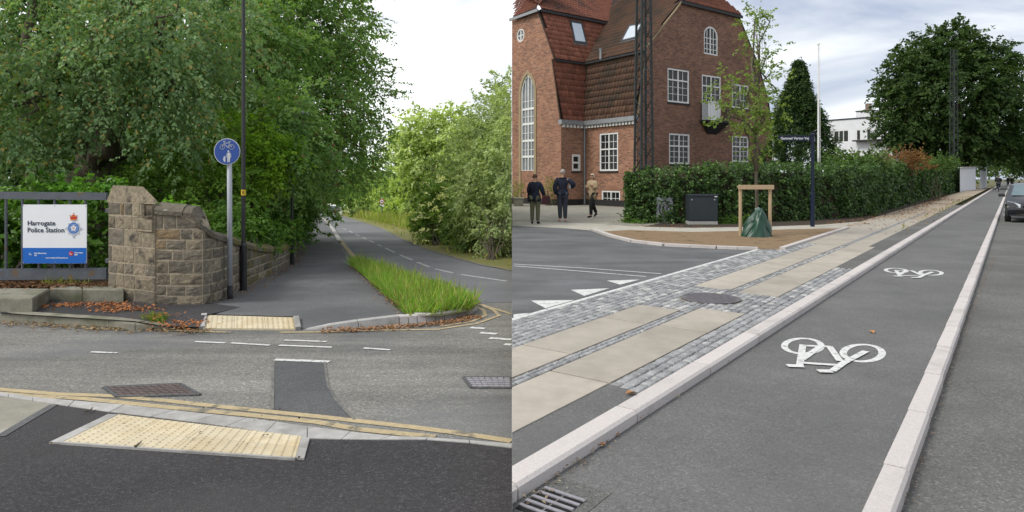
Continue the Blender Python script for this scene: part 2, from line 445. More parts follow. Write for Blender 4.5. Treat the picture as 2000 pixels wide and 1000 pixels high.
# ------------------------------------------------------------------ foliage
def leaf_object(name, C, A, Nn, size, cols, mat, parent=None, aspect=.62, fold=.22, kind=None, clip=None):
    """C centres, A long axes, Nn normals, size lengths, cols colours: each leaf is two triangles folded on the midrib"""
    C, A, Nn = (np.asarray(a, float) for a in (C, A, Nn)); size = np.asarray(size, float); cols = np.asarray(cols, float)
    if clip is not None:
        k = C[:, 0] < -0.03 if clip == 'L' else C[:, 0] > 0.03
        C, A, Nn, size, cols = C[k], A[k], Nn[k], size[k], cols[k]
    n = len(C)
    A = A / (np.linalg.norm(A, axis=1, keepdims=True) + 1e-9)
    B = np.cross(Nn, A); B /= (np.linalg.norm(B, axis=1, keepdims=True) + 1e-9)
    Nn = np.cross(A, B)
    s = size[:, None]; w = s * aspect / 2
    V = np.empty((n, 4, 3))
    V[:, 0] = C - A * s * .5; V[:, 1] = C - A * s * .08 + B * w + Nn * w * fold * 1.5
    V[:, 2] = C + A * s * .5 - Nn * s * .08; V[:, 3] = C - A * s * .08 - B * w + Nn * w * fold * 1.5
    if clip is not None:
        V[:, :, 0] = np.minimum(V[:, :, 0], -.01) if clip == 'L' else np.maximum(V[:, :, 0], .01)
    off = Vector((0, 0, 0))
    if parent is not None:
        p = parent
        while p is not None: off += p.location; p = p.parent
    else:
        off = Vector(C.mean(axis=0))
    V = V.reshape(-1, 3) - np.array(off)
    me = bpy.data.meshes.new(name)
    me.vertices.add(n * 4); me.vertices.foreach_set('co', V.ravel())
    idx = np.arange(n)[:, None] * 4
    tri = np.concatenate([idx + np.array([0, 2, 1]), idx + np.array([0, 3, 2])], 1).reshape(-1)
    me.loops.add(n * 6); me.loops.foreach_set('vertex_index', tri.astype(np.int32))
    me.polygons.add(n * 2); me.polygons.foreach_set('loop_start', (np.arange(n * 2) * 3).astype(np.int32))
    at = me.attributes.new('leaf_colour', 'FLOAT_COLOR', 'POINT')
    c4 = np.ones((n, 4, 4)); c4[:, :, :3] = cols[:, None, :]
    at.data.foreach_set('color', c4.ravel())
    me.materials.append(mat); me.update(calc_edges=True); me.validate()
    o = bpy.data.objects.new(name, me); COL.objects.link(o)
    if parent is not None: o.parent = parent
    else: o.location = off
    if kind: o['kind'] = kind
    return o


def unit(a):
    return a / (np.linalg.norm(a, axis=-1, keepdims=True) + 1e-9)


def sprays(rng, blobs, n_spray, per, length, leaf, cA, cB, droop=.35, up=.6, spread=.45, shell=.45, jit=.25, accent=None, acc=0.0):
    """blobs: list of (centre, radii, weight). Returns arrays for leaf_object: twigs of leaves spread through the crown volume"""
    w = np.array([b[2] for b in blobs], float); w /= w.sum()
    bi = rng.choice(len(blobs), n_spray, p=w)
    cen = np.array([tuple(b[0]) for b in blobs])[bi]; rad = np.array([b[1] for b in blobs])[bi]
    d = unit(rng.normal(size=(n_spray, 3)))
    r = (shell + (1 - shell) * rng.random(n_spray) ** .6)[:, None]
    lump = 1 + .16 * np.sin(d[:, :1] * 7 + bi[:, None]) * np.cos(d[:, 2:] * 6 + bi[:, None] * 2)
    P = cen + d * rad * r * lump
    D = unit(d * np.array([1, 1, .6]) + rng.normal(size=(n_spray, 3)) * .5 + np.array([0, 0, -droop]))
    L = length * (.6 + .8 * rng.random(n_spray))
    side = unit(np.cross(D, np.array([0, 0, 1.0]) + rng.normal(size=(n_spray, 3)) * .3))
    nrm = unit(np.cross(side, D)); nrm *= np.sign(nrm[:, 2:] + 1e-6)
    t = rng.random((n_spray, per)); sg = rng.choice([-1.0, 1.0], (n_spray, per))
    lat = sg * spread * (1.05 - t) * rng.random((n_spray, per)) * L[:, None]
    C = P[:, None] + D[:, None] * (t * L[:, None])[..., None] + side[:, None] * lat[..., None]
    C = C + rng.normal(size=C.shape) * jit * leaf
    C[..., 2] -= (t ** 2 * L[:, None] * droop * .5)
    A = unit(D[:, None] * .8 + side[:, None] * sg[..., None] * .8 + rng.normal(size=C.shape) * .45 + np.array([0, 0, -droop * .6]))
    Nn = unit(nrm[:, None] * up + d[:, None] * .5 + rng.normal(size=C.shape) * .45)
    sz = leaf * (.65 + .7 * rng.random((n_spray, per)))
    tone = np.clip(rng.normal(.5, .26, n_spray), 0, 1)[:, None] + rng.normal(size=(n_spray, per)) * .16
    tone = np.clip(tone, 0, 1)[..., None]
    col = np.array(cA) * (1 - tone) + np.array(cB) * tone
    if accent is not None:
        k = rng.random((n_spray, per)) < acc
        col[k] = np.array(accent) * (.7 + .6 * rng.random((k.sum(), 1)))
    return C.reshape(-1, 3), A.reshape(-1, 3), Nn.reshape(-1, 3), sz.ravel(), col.reshape(-1, 3)


def cat(*lists):
    return tuple(np.concatenate([l[i] for l in lists]) for i in range(5))


def limb_path(a, b, rng, n=5, wob=.12):
    a, b = Vector(a), Vector(b); L = (b - a).length
    out_ = []
    for i in range(n + 1):
        t = i / n
        p = a.lerp(b, t)
        if 0 < i < n: p += Vector(rng.normal(size=3)) * wob * L / n
        out_.append(p)
    return out_


def tree(name, label, base, trunk_top, r0, r1, blobs, n, per, length, leaf, cA, cB, seed, mat=None, bark=None, limbs=6, clip=None, group=None, droop=.35, up=.6, spread=.45, shell=.45, accent=None, acc=0., cat_='tree', extra=None, flare=1.5):
    rng = np.random.default_rng(seed)
    base, trunk_top = Vector(base), Vector(trunk_top)
    root = thing(name, label, cat_, base, group=group)
    mb = MB(); tp = limb_path(base - Vector((0, 0, .2)), trunk_top, rng, 6, .15)
    mb.tube(tp, [r0 * flare] + [r0 + (r1 - r0) * (i / 6) for i in range(1, 7)], 10)
    mb.build('trunk', bark or m_bark, root, sm=True)
    lm = MB()
    for i in range(limbs):
        c, rr, _ = blobs[i % len(blobs)]
        st = tp[2 + (i % 4)]
        en = Vector(c) + Vector(rng.normal(size=3)) * (np.array(rr).min() * .35)
        path = limb_path(st, en, rng, 5, .25)
        lm.tube(path, [r1 * .75 * (1 - k / 5.5) + .012 for k in range(6)], 6)
        for q in range(3):
            e2 = en + Vector(rng.normal(size=3)) * (np.array(rr).min() * .4)
            lm.tube(limb_path(path[3 + (q % 2)], e2, rng, 4, .25), [r1 * .20 * (1 - k / 4.6) + .004 for k in range(5)], 5)
    if clip == 'L': lm.v = [(min(v[0], -.02), v[1], v[2]) for v in lm.v]
    if clip == 'R': lm.v = [(max(v[0], .02), v[1], v[2]) for v in lm.v]
    if limbs: lm.build('limbs', bark or m_bark, root, sm=True)
    a = sprays(rng, blobs, n, per, length, leaf, cA, cB, droop, up, spread, shell, accent=accent, acc=acc)
    if extra is not None: a = cat(a, extra(rng))
    leaf_object('crown', *a, mat or m_leaf, root, clip=clip, kind='stuff')
    return root


# ================================================================== SETTING, LEFT STREET
def sheetL(name, px, m, dz, label=None):
    mb = MB(); mb.poly([GL(p[0], p[1], p[2] if len(p) > 2 else dz) for p in px])
    o = mb.build(name, m); tag(o, label, kind='structure'); return o


def sheetR(name, px, m, z):
    mb = MB(); mb.poly([GR(p[0], p[1], z) for p in px])
    o = mb.build(name, m); tag(o, kind='structure'); return o


def ribbon(mb, pts, w):
    pts = [Vector(p) for p in pts]
    L = []; Rr = []
    for i, p in enumerate(pts):
        d = pts[min(i + 1, len(pts) - 1)] - pts[max(i - 1, 0)]; d.z = 0; d.normalize()
        s_ = Vector((-d.y, d.x, 0)) * w / 2
        L.append(p + s_); Rr.append(p - s_)
    n = len(pts)
    mb.add(L + Rr, [(n + i, n + i + 1, i + 1, i) for i in range(n - 1)])


def densify(px, k=4):
    out_ = []
    for (x0, y0), (x1, y1) in zip(px[:-1], px[1:]):
        for i in range(k):
            t = i / k; out_.append((x0 + (x1 - x0) * t, y0 + (y1 - y0) * t))
    out_.append(px[-1]); return out_


EPS = .0005
mb = MB(); mb.add([(-420, -8, zL(-8)), (-EPS, -8, zL(-8)), (-EPS, 420, zL(420)), (-420, 420, zL(420))], [(0, 1, 2, 3)])
tag(mb.build('left_road', m_road_l), kind='structure')
# side road that climbs away, a paler surface
sheetL('side_road', [(1000, 590), (934, 592), (850, 566), (700, 510), (640, 446), (613, 411), (622, 411), (700, 431), (744, 445), (788, 468), (836, 487), (890, 503), (938, 516), (1000, 529)], m_road_far, .004)
sheetL('road_patch', [(538, 706), (632, 708), (637, 750), (655, 782), (690, 819), (620, 811), (536, 799)], m_patch, .004)
# foreground pavement: fresh asphalt, a concrete slab at the far left
NP = [(1000, 874), (930, 862), (860, 858), (710, 858), (600, 856), (464, 835), (350, 820), (215, 804), (105, 790)]
near = NP + [(0, 853), (-900, 1400), (-900, 3500), (1000, 3500)]
sheetL('near_pavement', near, m_dark_asph, .012)
sheetL('concrete_apron', [(105, 790), (80, 785), (0, 772), (-900, 720), (-900, 1390), (0, 852)], m_court, .010)
mbj = MB(); ribbon(mbj, [GL(0, 852, .0165), GL(50, 822, .0165), GL(105, 790, .0165)], .07)
tag(mbj.build('apron_joint_strip', m_pave_l), kind='structure')
# near kerb: flush stones as separate pieces
KT = [(-300, 740), (0, 765), (80, 777), (242, 790), (404, 808), (500, 818), (600, 832), (740, 850), (860, 855), (1000, 866)]
KB = [(-300, 748), (0, 772), (80, 785), (215, 804), (350, 820), (464, 835), (600, 856), (712, 858), (862, 858), (1000, 874)]


def lerp_poly(pl, u):
    n = len(pl) - 1; x = min(max(u, 0), 1) * n; i = min(int(x), n - 1); t = x - i
    return (pl[i][0] + (pl[i + 1][0] - pl[i][0]) * t, pl[i][1] + (pl[i + 1][1] - pl[i][1]) * t)


near_kerb = thing('near_kerb', 'flush pale concrete kerb beside the double yellow lines in the foreground', 'kerb', GL(404, 815))
nk = 15
for i in range(nk):
    u0, u1 = i / nk + .0007, (i + 1) / nk - .0007
    a, b, c, d_ = lerp_poly(KT, u0), lerp_poly(KT, u1), lerp_poly(KB, u1), lerp_poly(KB, u0)
    q = [GL(*p, .018) for p in (d_, c, b, a)]
    m2 = MB(); m2.add([v - Vector((0, 0, .05)) for v in q] + q, [(4, 5, 6, 7), (0, 1, 5, 4), (1, 2, 6, 5), (2, 3, 7, 6), (3, 0, 4, 7)])
    m2.build('kerb_stone', m_concrete, near_kerb)


def blister_mesh(q, nb, name, m, lift=.006, z0=.05):
    """a paving slab between four world corners with rows of blisters"""
    me = MB(); c = sum(q, Vector()) / 4
    q = [c + (p - c) * .992 for p in q]
    me.add([v - Vector((0, 0, z0)) for v in q] + q, [(4, 5, 6, 7), (0, 1, 5, 4), (1, 2, 6, 5), (2, 3, 7, 6), (3, 0, 4, 7)])
    nu, nv = nb
    for i in range(nu):
        for j in range(nv):
            u, v = (i + .5) / nu, (j + .5) / nv
            p = q[0].lerp(q[1], u).lerp(q[3].lerp(q[2], u), v)
            r = .0165
            ring = [p + Vector((math.cos(k * math.pi / 3) * r, math.sin(k * math.pi / 3) * r, .0005)) for k in range(6)]
            rin = [p + Vector((math.cos(k * math.pi / 3) * r * .62, math.sin(k * math.pi / 3) * r * .62, lift)) for k in range(6)]
            me.add(ring + rin, [(k, (k + 1) % 6, 6 + (k + 1) % 6, 6 + k) for k in range(6)] + [tuple(range(6, 12))])
    return me


def tactile(name, label, TL, TR, BR, BL, cols, rows, dz, nb, dzb=None):
    root = thing(name, label, 'tactile paving', GL(*((TL[0] + BR[0]) / 2, (TL[1] + BR[1]) / 2), dz))
    P_ = [GL(*p, dz if i_ < 2 else (dzb or dz)) for i_, p in enumerate((BL, BR, TR, TL))]

    def at(u, v): return P_[0].lerp(P_[1], u).lerp(P_[3].lerp(P_[2], u), v)
    for i in range(cols):
        for j in range(rows):
            q = [at(i / cols, j / rows), at((i + 1) / cols, j / rows), at((i + 1) / cols, (j + 1) / rows), at(i / cols, (j + 1) / rows)]
            blister_mesh(q, nb, 'slab', m_tactile).build('paving_slab', m_tactile, root)
    if dzb is not None:
        for u_ in (-.012, 1.012):
            m2 = MB(); m2.bar(at(u_, 0), at(u_, 1), .07, .05); m2.build('edging_stone', m_concrete, root)
    return root


tp1 = tactile('tactile_paving', 'buff blister tactile paving set in the dark foreground asphalt', (231, 809), (589, 852), (577, 894), (119, 864), 4, 2, .022, (6, 6))
for q in (((212, 808), (231, 809), (119, 864), (95, 864)), ((589, 852), (605, 855), (594, 895), (577, 894))):
    P4 = [GL(*p, .025) for p in (q[3], q[2], q[1], q[0])]
    for a, b in ((0, .5), (.5, 1)):
        qq = [P4[0].lerp(P4[3], a + .006), P4[1].lerp(P4[2], a + .006), P4[1].lerp(P4[2], b - .006), P4[0].lerp(P4[3], b - .006)]
        m2 = MB(); m2.add([v - Vector((0, 0, .05)) for v in qq] + qq, [(4, 5, 6, 7), (0, 1, 5, 4), (1, 2, 6, 5), (2, 3, 7, 6), (3, 0, 4, 7)])
        m2.build('edging_stone', m_concrete, tp1)
m2 = MB(); m2.bar(GL(119, 866, .018), GL(577, 897, .018), .018, .02); m2.build('edging_strip', m_concrete, tp1)

# far pavement: a surface with its own levels (dropped at the crossing)
FP = [(0, 612, .12), (265, 628, .12), (330, 640, .03), (392, 641, .02), (400, 613.5, .1), (577, 618.5, .1), (584, 642, .02), (600, 641.5, .015), (640, 637.5, .028), (700, 627.5, .064), (782, 617.5, .1), (792, 616.5, .1),
      (760, 590, .1), (680, 512, .1), (663, 476, .1), (640, 446, .1), (622, 420, .1), (612, 411, .1), (603, 411, .1), (597, 450, .1), (580, 490, .1), (560, 515, .1),
      (470, 563, .1), (425, 580, .1), (395, 584, .1), (300, 588, .12), (240, 582, .12), (100, 584, .12), (0, 604, .12)]
sheetL('far_pavement', FP, m_pave_l, .1)
sheetL('dark_corner_pavement', [(0, 611, .130), (262, 627, .130), (325, 637, .065), (388, 639, .05), (400, 616, .12), (470, 600, .112), (430, 583, .112), (395, 586, .114), (300, 590, .130), (240, 584, .130), (100, 586, .130), (0, 606, .130)], m_dark_asph, .12)
tactile('tactile_paving', 'buff tactile paving at the dropped kerb across the road', (401, 615), (576, 620), (580, 642), (396, 641), 3, 2, .022, (6, 6), .108)
fk = thing('far_kerb', 'raised weathered kerb on the far side of the junction', 'kerb', GL(140, 622))
for (x0, y0, h0), (x1, y1, h1) in (((-120, 604, .125), (67, 614, .125)), ((67.5, 614, .125), (214, 623.5, .125)), ((214.5, 623.5, .125), (265, 630, .11)), ((265.5, 630, .11), (350, 641, .02))):
    a, b = GL(x0, y0, h0), GL(x1, y1, h1)
    d_ = (b - a); n_ = Vector((d_.y, -d_.x, 0)).normalized() * .0
    back = Vector((-d_.y, d_.x, 0)).normalized() * .14
    ga, gb = a.copy(), b.copy(); ga.z = zL(a.y) - .05; gb.z = zL(b.y) - .05
    lip = Vector((0, 0, -.02)); fr = Vector((d_.y, -d_.x, 0)).normalized() * .018
    m2 = MB(); m2.add([ga + fr, gb + fr, gb + back, ga + back, a + fr + lip, b + fr + lip, b, a, b + back, a + back],
                      [(0, 1, 5, 4), (4, 5, 6, 7), (7, 6, 8, 9), (1, 2, 8, 6, 5), (3, 0, 4, 7, 9), (2, 3, 9, 8)])
    m2.build('kerb_stone', m_concrete_old, fk)
ck = thing('curved_kerb', 'curved pale kerb with rough granite setts around the grass verge', 'kerb', GL(760, 632))


def kerb_run(px0, px1, h0, h1, n, m, root, name, depth=.13, jit=0.0, seed=0, w_gap=.004):
    rg = random.Random(seed)
    for i in range(n):
        t0, t1 = i / n, (i + 1) / n
        a = GL(*lerp_poly(px0, t0)); b = GL(*lerp_poly(px0, t1))
        ha = h0 + (h1 - h0) * t0 + rg.uniform(-jit, jit); hb = h0 + (h1 - h0) * t1 + rg.uniform(-jit, jit)
        d_ = (b - a).normalized(); a = a + d_ * w_gap; b = b - d_ * w_gap
        back = Vector((-d_.y, d_.x, 0)) * (depth + rg.uniform(-jit, jit)); inn = Vector((-d_.y, d_.x, 0)) * .03
        A0, B0 = a - Vector((0, 0, .05)), b - Vector((0, 0, .05))
        A1, B1 = a + inn + Vector((0, 0, ha)), b + inn + Vector((0, 0, hb))
        m2 = MB(); m2.add([A0, B0, B1, A1, A0 + back, B0 + back, B1 + back, A1 + back],
                          [(0, 1, 2, 3), (3, 2, 6, 7), (1, 5, 6, 2), (0, 3, 7, 4), (4, 7, 6, 5)])
        m2.build(name, m, root)


kerb_run([(588, 645), (640, 643), (700, 639), (780, 634)], None, .008, .11, 3, m_concrete, ck, 'kerb_stone')
kerb_run([(781, 634), (830, 630), (880, 624), (915, 617), (936, 604), (936, 592)], None, .11, .09, 14, m_granite, ck, 'sett', .17, .012, 4, .006)

# markings of the left junction
def markL(name, strokes, w, m, dz=.008):
    mb = MB()
    for px in strokes:
        ribbon(mb, [GL(*p, dz) for p in densify(px, 3)], w)
    o = mb.build(name, m); tag(o, kind='structure'); return o


markL('double_yellow_lines', [[(-200, 742), (0, 760), (107, 769), (223, 773), (323, 782), (431, 794), (620, 813), (800, 833), (900, 846), (999, 861)],
                              [(-200, 750), (0, 768), (80, 774), (161, 778), (269, 789), (377, 800), (485, 810), (620, 824), (700, 838), (850, 853)]], .075, m_yellow, .006)
markL('yellow_corner_lines', [[(165, 642), (300, 644), (450, 649)], [(330, 641), (390, 642.5)], [(545, 649), (640, 648), (720, 645), (860, 643)],
                              [(860, 642), (930, 632), (975, 616), (965, 606), (935, 594)], [(860, 637), (920, 628), (948, 616), (945, 606), (930, 599)], [(999, 613), (960, 601), (930, 591)]], .06, m_yellow, .008)
markL('white_dashes', [[(555, 664), (638, 667)], [(381, 667), (440, 669.5)], [(451, 669.5), (527, 674)], [(545, 674), (648, 678)], [(710, 679.5), (762, 683)], [(177, 687), (229, 689)]], .05, m_white)
markL('white_give_way_line', [[(537, 702), (643, 706)]], .075, m_white)
markL('white_dots', [[(919, 639.5), (947, 641.5)], [(938, 649.5), (970, 652)], [(956, 660), (999, 663)], [(985, 672), (999, 673)]], .09, m_white)
dash = []
for (xa, ya), (xb, yb) in (((752, 484), (771, 493)), ((781, 497.5), (806, 508)), ((815, 512), (838, 521)), ((738, 477.5), (746, 481)), ((722, 470), (731, 474)), ((708, 463.5), (716, 467)), ((694, 457), (702, 461)), ((682, 451), (689, 454.5)), ((670, 446), (676, 448.5)), ((900, 536), (990, 549)), ((850, 525), (885, 533))):
    dash.append([(xa, ya), (xb, yb)])
markL('centre_line_dashes', dash, .09, m_white_old)
markL('kerbside_line', [[(608, 408), (640, 436), (655, 455), (672, 478), (692, 503)]], .16, m_yellow, .012)
markL('far_kerb_edge', [[(606, 407), (638, 432), (650, 447), (664, 470)]], .2, m_concrete, .10)

markL('far_road_edge', [[(660, 419), (700, 431), (744, 445), (788, 468), (836, 487), (890, 503), (938, 516), (999, 528)]], .10, m_concrete_old, .018)

# iron covers
def cover_quad(name, label, px, m, nx, ny, dz=.007):
    q = [GL(*p, dz) for p in px]
    root = thing(name, label, 'manhole cover', sum(q, Vector()) / 4)
    m2 = MB(); m2.add([v - Vector((0, 0, .02)) for v in q] + [v - Vector((0, 0, .002)) for v in q], [(4, 5, 6, 7), (0, 1, 5, 4), (1, 2, 6, 5), (2, 3, 7, 6), (3, 0, 4, 7)]); m2.build('cover_plate', m if nx < 8 else m_patch, root)
    fr = MB()
    for i in range(4):
        fr.bar(q[i], q[(i + 1) % 4], .03, .014)
    fr.build('cover_frame', m_patch, root)
    st = MB()
    for i in range(nx):
        for j in range(ny):
            c4 = []
            for u, v in ((i + .08, j + .14), (i + .92, j + .14), (i + .92, j + .86), (i + .08, j + .86)):
                uu, vv = .03 + .94 * u / nx, .03 + .94 * v / ny
                c4.append(q[0].lerp(q[1], uu).lerp(q[3].lerp(q[2], uu), vv))
            up = Vector((0, 0, .007))
            st.add(c4 + [p + up for p in c4], [(4, 5, 6, 7), (0, 1, 5, 4), (1, 2, 6, 5), (2, 3, 7, 6), (3, 0, 4, 7)])
    tag(st.build('cover_studs', m, root), kind='stuff')
    return root


cover_quad('manhole_cover', 'brown studded iron manhole cover by the double yellow lines', [(228, 775), (390, 771), (352, 750), (203, 756)], m_iron, 10, 6)
cover_quad('manhole_cover', 'pale grey iron cover in the road past the black patch', [(921, 757), (999, 757.5), (999, 737.5), (905, 737)], m_irongrey, 7, 5)

# bank behind the wall and beside the far road
sheetL('wooded_bank', [(-1500, 480), (-200, 530), (0, 556), (100, 557), (240, 560), (300, 560), (395, 555), (470, 545), (560, 500), (590, 455), (601, 425), (606, 407), (0, 407), (-1500, 407)], m_soil, .32)
sheetL('road_verge', [(1000, 512), (1000, 529), (938, 516), (890, 503), (836, 487), (788, 468), (744, 445), (700, 431), (640, 412), (620, 406), (1000, 406)], m_verge, .012)
sheetL('grass_verge_soil', [(690, 513), (797, 618), (860, 617), (920, 607), (932, 592), (850, 566), (720, 517)], m_field, .09)

# ------------------------------------------------------------------ SETTING, RIGHT STREET
LD = Vector((978 / 1300.0, 1, 0)).normalized(); LN = Vector((-LD.y, LD.x, 0)); LP0 = GR(1240, 772, .08); LP0.z = 0


def LA(s, w, z=0.0):
    p = LP0 + LD * s + LN * w; return Vector((p.x, p.y, z))


mb = MB(); mb.add([(EPS, -8, -.12), (420, -8, -.12), (420, 420, -.12), (EPS, 420, -.12)], [(0, 1, 2, 3)])
tag(mb.build('right_ground', m_field), kind='structure')


def clipR(poly):                           # keep x>0 part (Sutherland-Hodgman)
    res = []
    for i in range(len(poly)):
        a, b = poly[i], poly[(i + 1) % len(poly)]
        if a.x >= EPS: res.append(a)
        if (a.x >= EPS) != (b.x >= EPS):
            t = (EPS - a.x) / (b.x - a.x); res.append(a.lerp(b, t))
    return res


def laneR(name, s0, s1, w0, w1, z, m):
    mb = MB(); mb.poly(clipR([LA(s0, w0, z), LA(s0, w1, z), LA(s1, w1, z), LA(s1, w0, z)]))
    o = mb.build(name, m); tag(o, kind='structure'); return o


laneR('right_carriageway', -8, 260, -9.0, -1.69, -.09, m_road_r)
laneR('cycle_track', -8, 260, -1.60, -.10, 0.0, m_lane)
laneR('right_verge', -8, 260, -30, -8.9, .02, m_field)
laneR('pavement_bed', -8, 12.6, -.02, 2.3, .052, m_sett_bed)
laneR('asphalt_edge_strip', -6, .12, 0.0, .275, .078, m_lane)
laneR('asphalt_edge_strip', 8.2, 40, 0.0, .42, .078, m_road_r)
laneR('footpath', 12.4, 120, .42, 2.1, .076, m_path)
laneR('footpath_paving', 12.4, 24, .42, 1.9, .08, m_slab)
laneR('footpath_gutter', 12.4, 30, .84, .95, .084, m_sett)
# side road to the left of the setts
side = [LA(-6, 2.28, .066), LA(10.6, 2.24, .066), GR(1530, 487, .066), GR(1480, 486, .066), GR(1300, 479, .066), GR(1200, 461, .066), GR(1162, 447, .066), GR(1120, 444, .066), GR(1000, 437, .066), GR(600, 428, .066), Vector((-8, 3, .066))]
mb = MB(); mb.poly(clipR(side)); tag(mb.build('side_street', m_side_r), kind='structure')
mb = MB(); mb.poly([GR(*p, .072) for p in ((1000.5, 441), (1100, 445.5), (1160, 450.5), (1200, 454), (1350, 455), (1480, 453), (1660, 446), (1700, 441), (1712, 430), (1690, 432), (1600, 439), (1500, 442.5), (1350, 445), (1230, 442), (1150, 436), (1000.5, 433))]); tag(mb.build('footway', m_footway), kind='structure')
mb = MB(); mb.poly([GR(*p, .068) for p in ((1000.5, 439), (1160, 443), (1235, 447), (1300, 434), (1300, 398), (1000.5, 398))]); tag(mb.build('forecourt', m_court), kind='structure')
isl = [(1172, 452), (1200, 463), (1240, 472), (1300, 479), (1400, 484), (1480, 486.5), (1526, 487), (1560, 476), (1650, 448), (1640, 446), (1560, 447), (1480, 450), (1350, 453), (1230, 449)]
mb = MB(); mb.poly([GR(*p, .085) for p in isl]); tag(mb.build('planting_bed', m_mulch), kind='structure')
mb = MB(); mb.poly([GR(*p, .062) for p in ((1222, 443), (1350, 447), (1500, 444), (1600, 441), (1695, 433), (1740, 421), (1860, 374), (1900, 360), (1900, 356), (1300, 356), (1235, 400))]); tag(mb.build('garden_ground', m_soil), kind='structure')

# kerbs of the cycle track: granite lengths, each its own stone
kl = thing('pavement_kerb', 'pale granite kerb between the cycle track and the paved pavement', 'kerb', LA(0, -.07))
s = -2.97; rg = random.Random(2)
while s < 42:
    L = 1.35 if s < 20 else 2.4
    a, b = LA(s + .007, 0), LA(s + L - .007, 0)
    m2 = MB(); w = .15; prof = [(0.0, -.1), (w, -.1), (w + .004, .062), (w - .016, .08), (0.0, .08)]
    m2.sweep(prof, [a + Vector((0, 0, rg.uniform(-.002, .002))), b]); m2.clip_right(); s += L
    if m2.v: m2.build('kerb_stone', m_granite, kl)
kr_ = thing('track_kerb', 'pale granite kerb between the cycle track and the carriageway', 'kerb', LA(0, -1.65))
s = -3.35
while s < 42:
    L = 1.11 if s < 20 else 2.2
    a, b = LA(s + .008, -1.575), LA(s + L - .008, -1.58)
    m2 = MB(); w = .125; prof = [(0.0, -.15), (w, -.15), (w + .003, -.012), (w - .014, .006), (0.0, .006)]
    m2.sweep(prof, [a + Vector((0, 0, rg.uniform(-.002, .002))), b]); m2.clip_right(); s += L
    if m2.v: m2.build('kerb_stone', m_granite, kr_)
for (nm, w0, z0, z1, m, wd) in (('pavement_kerb_far', 0, -.1, .08, m_granite, .15), ('track_kerb_far', -1.575, -.15, .006, m_granite, .125)):
    m2 = MB(); m2.sweep([(0, z0), (wd, z0), (wd, z1), (0, z1)], [LA(43.7 if w0 == 0 else 42.9, w0), LA(200, w0)]); tag(m2.build(nm, m), kind='structure')
m2 = MB(); m2.sweep([(-.03, .0), (.04, .0), (.04, .082), (-.03, .082)], [LA(.5, 2.23), LA(10.5, 2.23)])
m2.clip_right()
tag(m2.build('white_edge_line', m_white), kind='structure')
ik = thing('bed_kerb', 'curved pale granite kerb around the brown planting bed', 'kerb', GR(1350, 483))
ipath = [GR(*p, .066) for p in densify([(1160, 450), (1200, 463.5), (1240, 473), (1300, 480), (1400, 485), (1480, 487.5)], 2)]
for a, b in zip(ipath[:-1], ipath[1:]):
    d_ = (b - a).normalized()
    m2 = MB(); m2.sweep([(-.02, -.06), (.12, -.06), (.12, .06), (-.02, .06)], [a + d_ * .004, b - d_ * .004]); m2.build('kerb_stone', m_granite, ik)
m2 = MB(); m2.sweep([(-.06, .0), (.06, .0), (.06, .06), (-.06, .06)], [GR(1528, 488, .07), GR(1655, 446.5, .07)]); m2.build('kerb_stone', m_granite, ik)

# slabs and setts
pav = thing('paved_pavement', 'pavement of large buff slabs framed by grey granite setts', 'pavement', LA(2, 1)); pav['kind'] = 'structure'
del pav['category']


def block(mb, s0, s1, w0, w1, z0, z1, bev, rg, j=0.0):
    c = []
    for s_, w_ in ((s0, w0), (s1, w0), (s1, w1), (s0, w1)):
        c.append((s_ + rg.uniform(-j, j), w_ + rg.uniform(-j, j)))
    cs = sum(a for a, _ in c) / 4; cw = sum(b for _, b in c) / 4
    z1 = z1 + rg.uniform(-j, j) * .35
    lo = [LA(a, b, z0) for a, b in c]; mi = [LA(a, b, z1 - bev) for a, b in c]
    hi = [LA(a + (cs - a) * bev * 1.1 / max(abs(cs - a), .001), b + (cw - b) * bev * 1.1 / max(abs(cw - b), .001), z1) for a, b in c]
    vs = lo + mi + hi
    fs = [(11, 10, 9, 8)]
    for k in (0, 4):
        for i in range(4):
            jn = (i + 1) % 4; fs.append((k + i, k + 4 + i, k + 4 + jn, k + jn))
    mb.add(vs, fs)
    if min(v.x for v in vs) < EPS:
        mb.clip_right()


rg = random.Random(8)
for w0, w1, ss in ((.28, .825, [-5.97, -3.92, -1.90, .145, 2.2, 3.36]), (.28, .825, [4.72, 6.75, 8.8, 10.85, 12.4]), (.955, 1.5, [-5.4, -3.4, -1.36, .68, 2.2, 3.12]), (.955, 1.5, [4.86, 6.9, 8.95, 10.98, 12.4])):
    for a, b in zip(ss[:-1], ss[1:]):
        if LA(b, w0).x < .02: continue
        top = clipR([LA(a + .013, w0 + .006, .081), LA(b - .013, w0 + .006, .081), LA(b - .013, w1 - .006, .081), LA(a + .013, w1 - .006, .081)])
        if len(top) < 3: continue
        n_ = len(top); cc = sum(top, Vector()) / n_
        m2 = MB(); m2.add([p - Vector((0, 0, .04)) for p in top] + [p - Vector((0, 0, .004)) for p in top] + [p + (cc - p).normalized() * .005 for p in top],
                          [tuple(2 * n_ + i for i in range(n_))] + [(k_ + i, k_ + (i + 1) % n_, k_ + n_ + (i + 1) % n_, k_ + n_ + i) for k_ in (0, n_) for i in range(n_)])
        m2.build('paving_slab', m_slab, pav)


def in_slab(s_, w_):
    if .28 <= w_ <= .825: return s_ < 3.36 or s_ > 4.72
    if .955 <= w_ <= 1.5: return s_ < 3.12 or s_ > 4.86
    return False


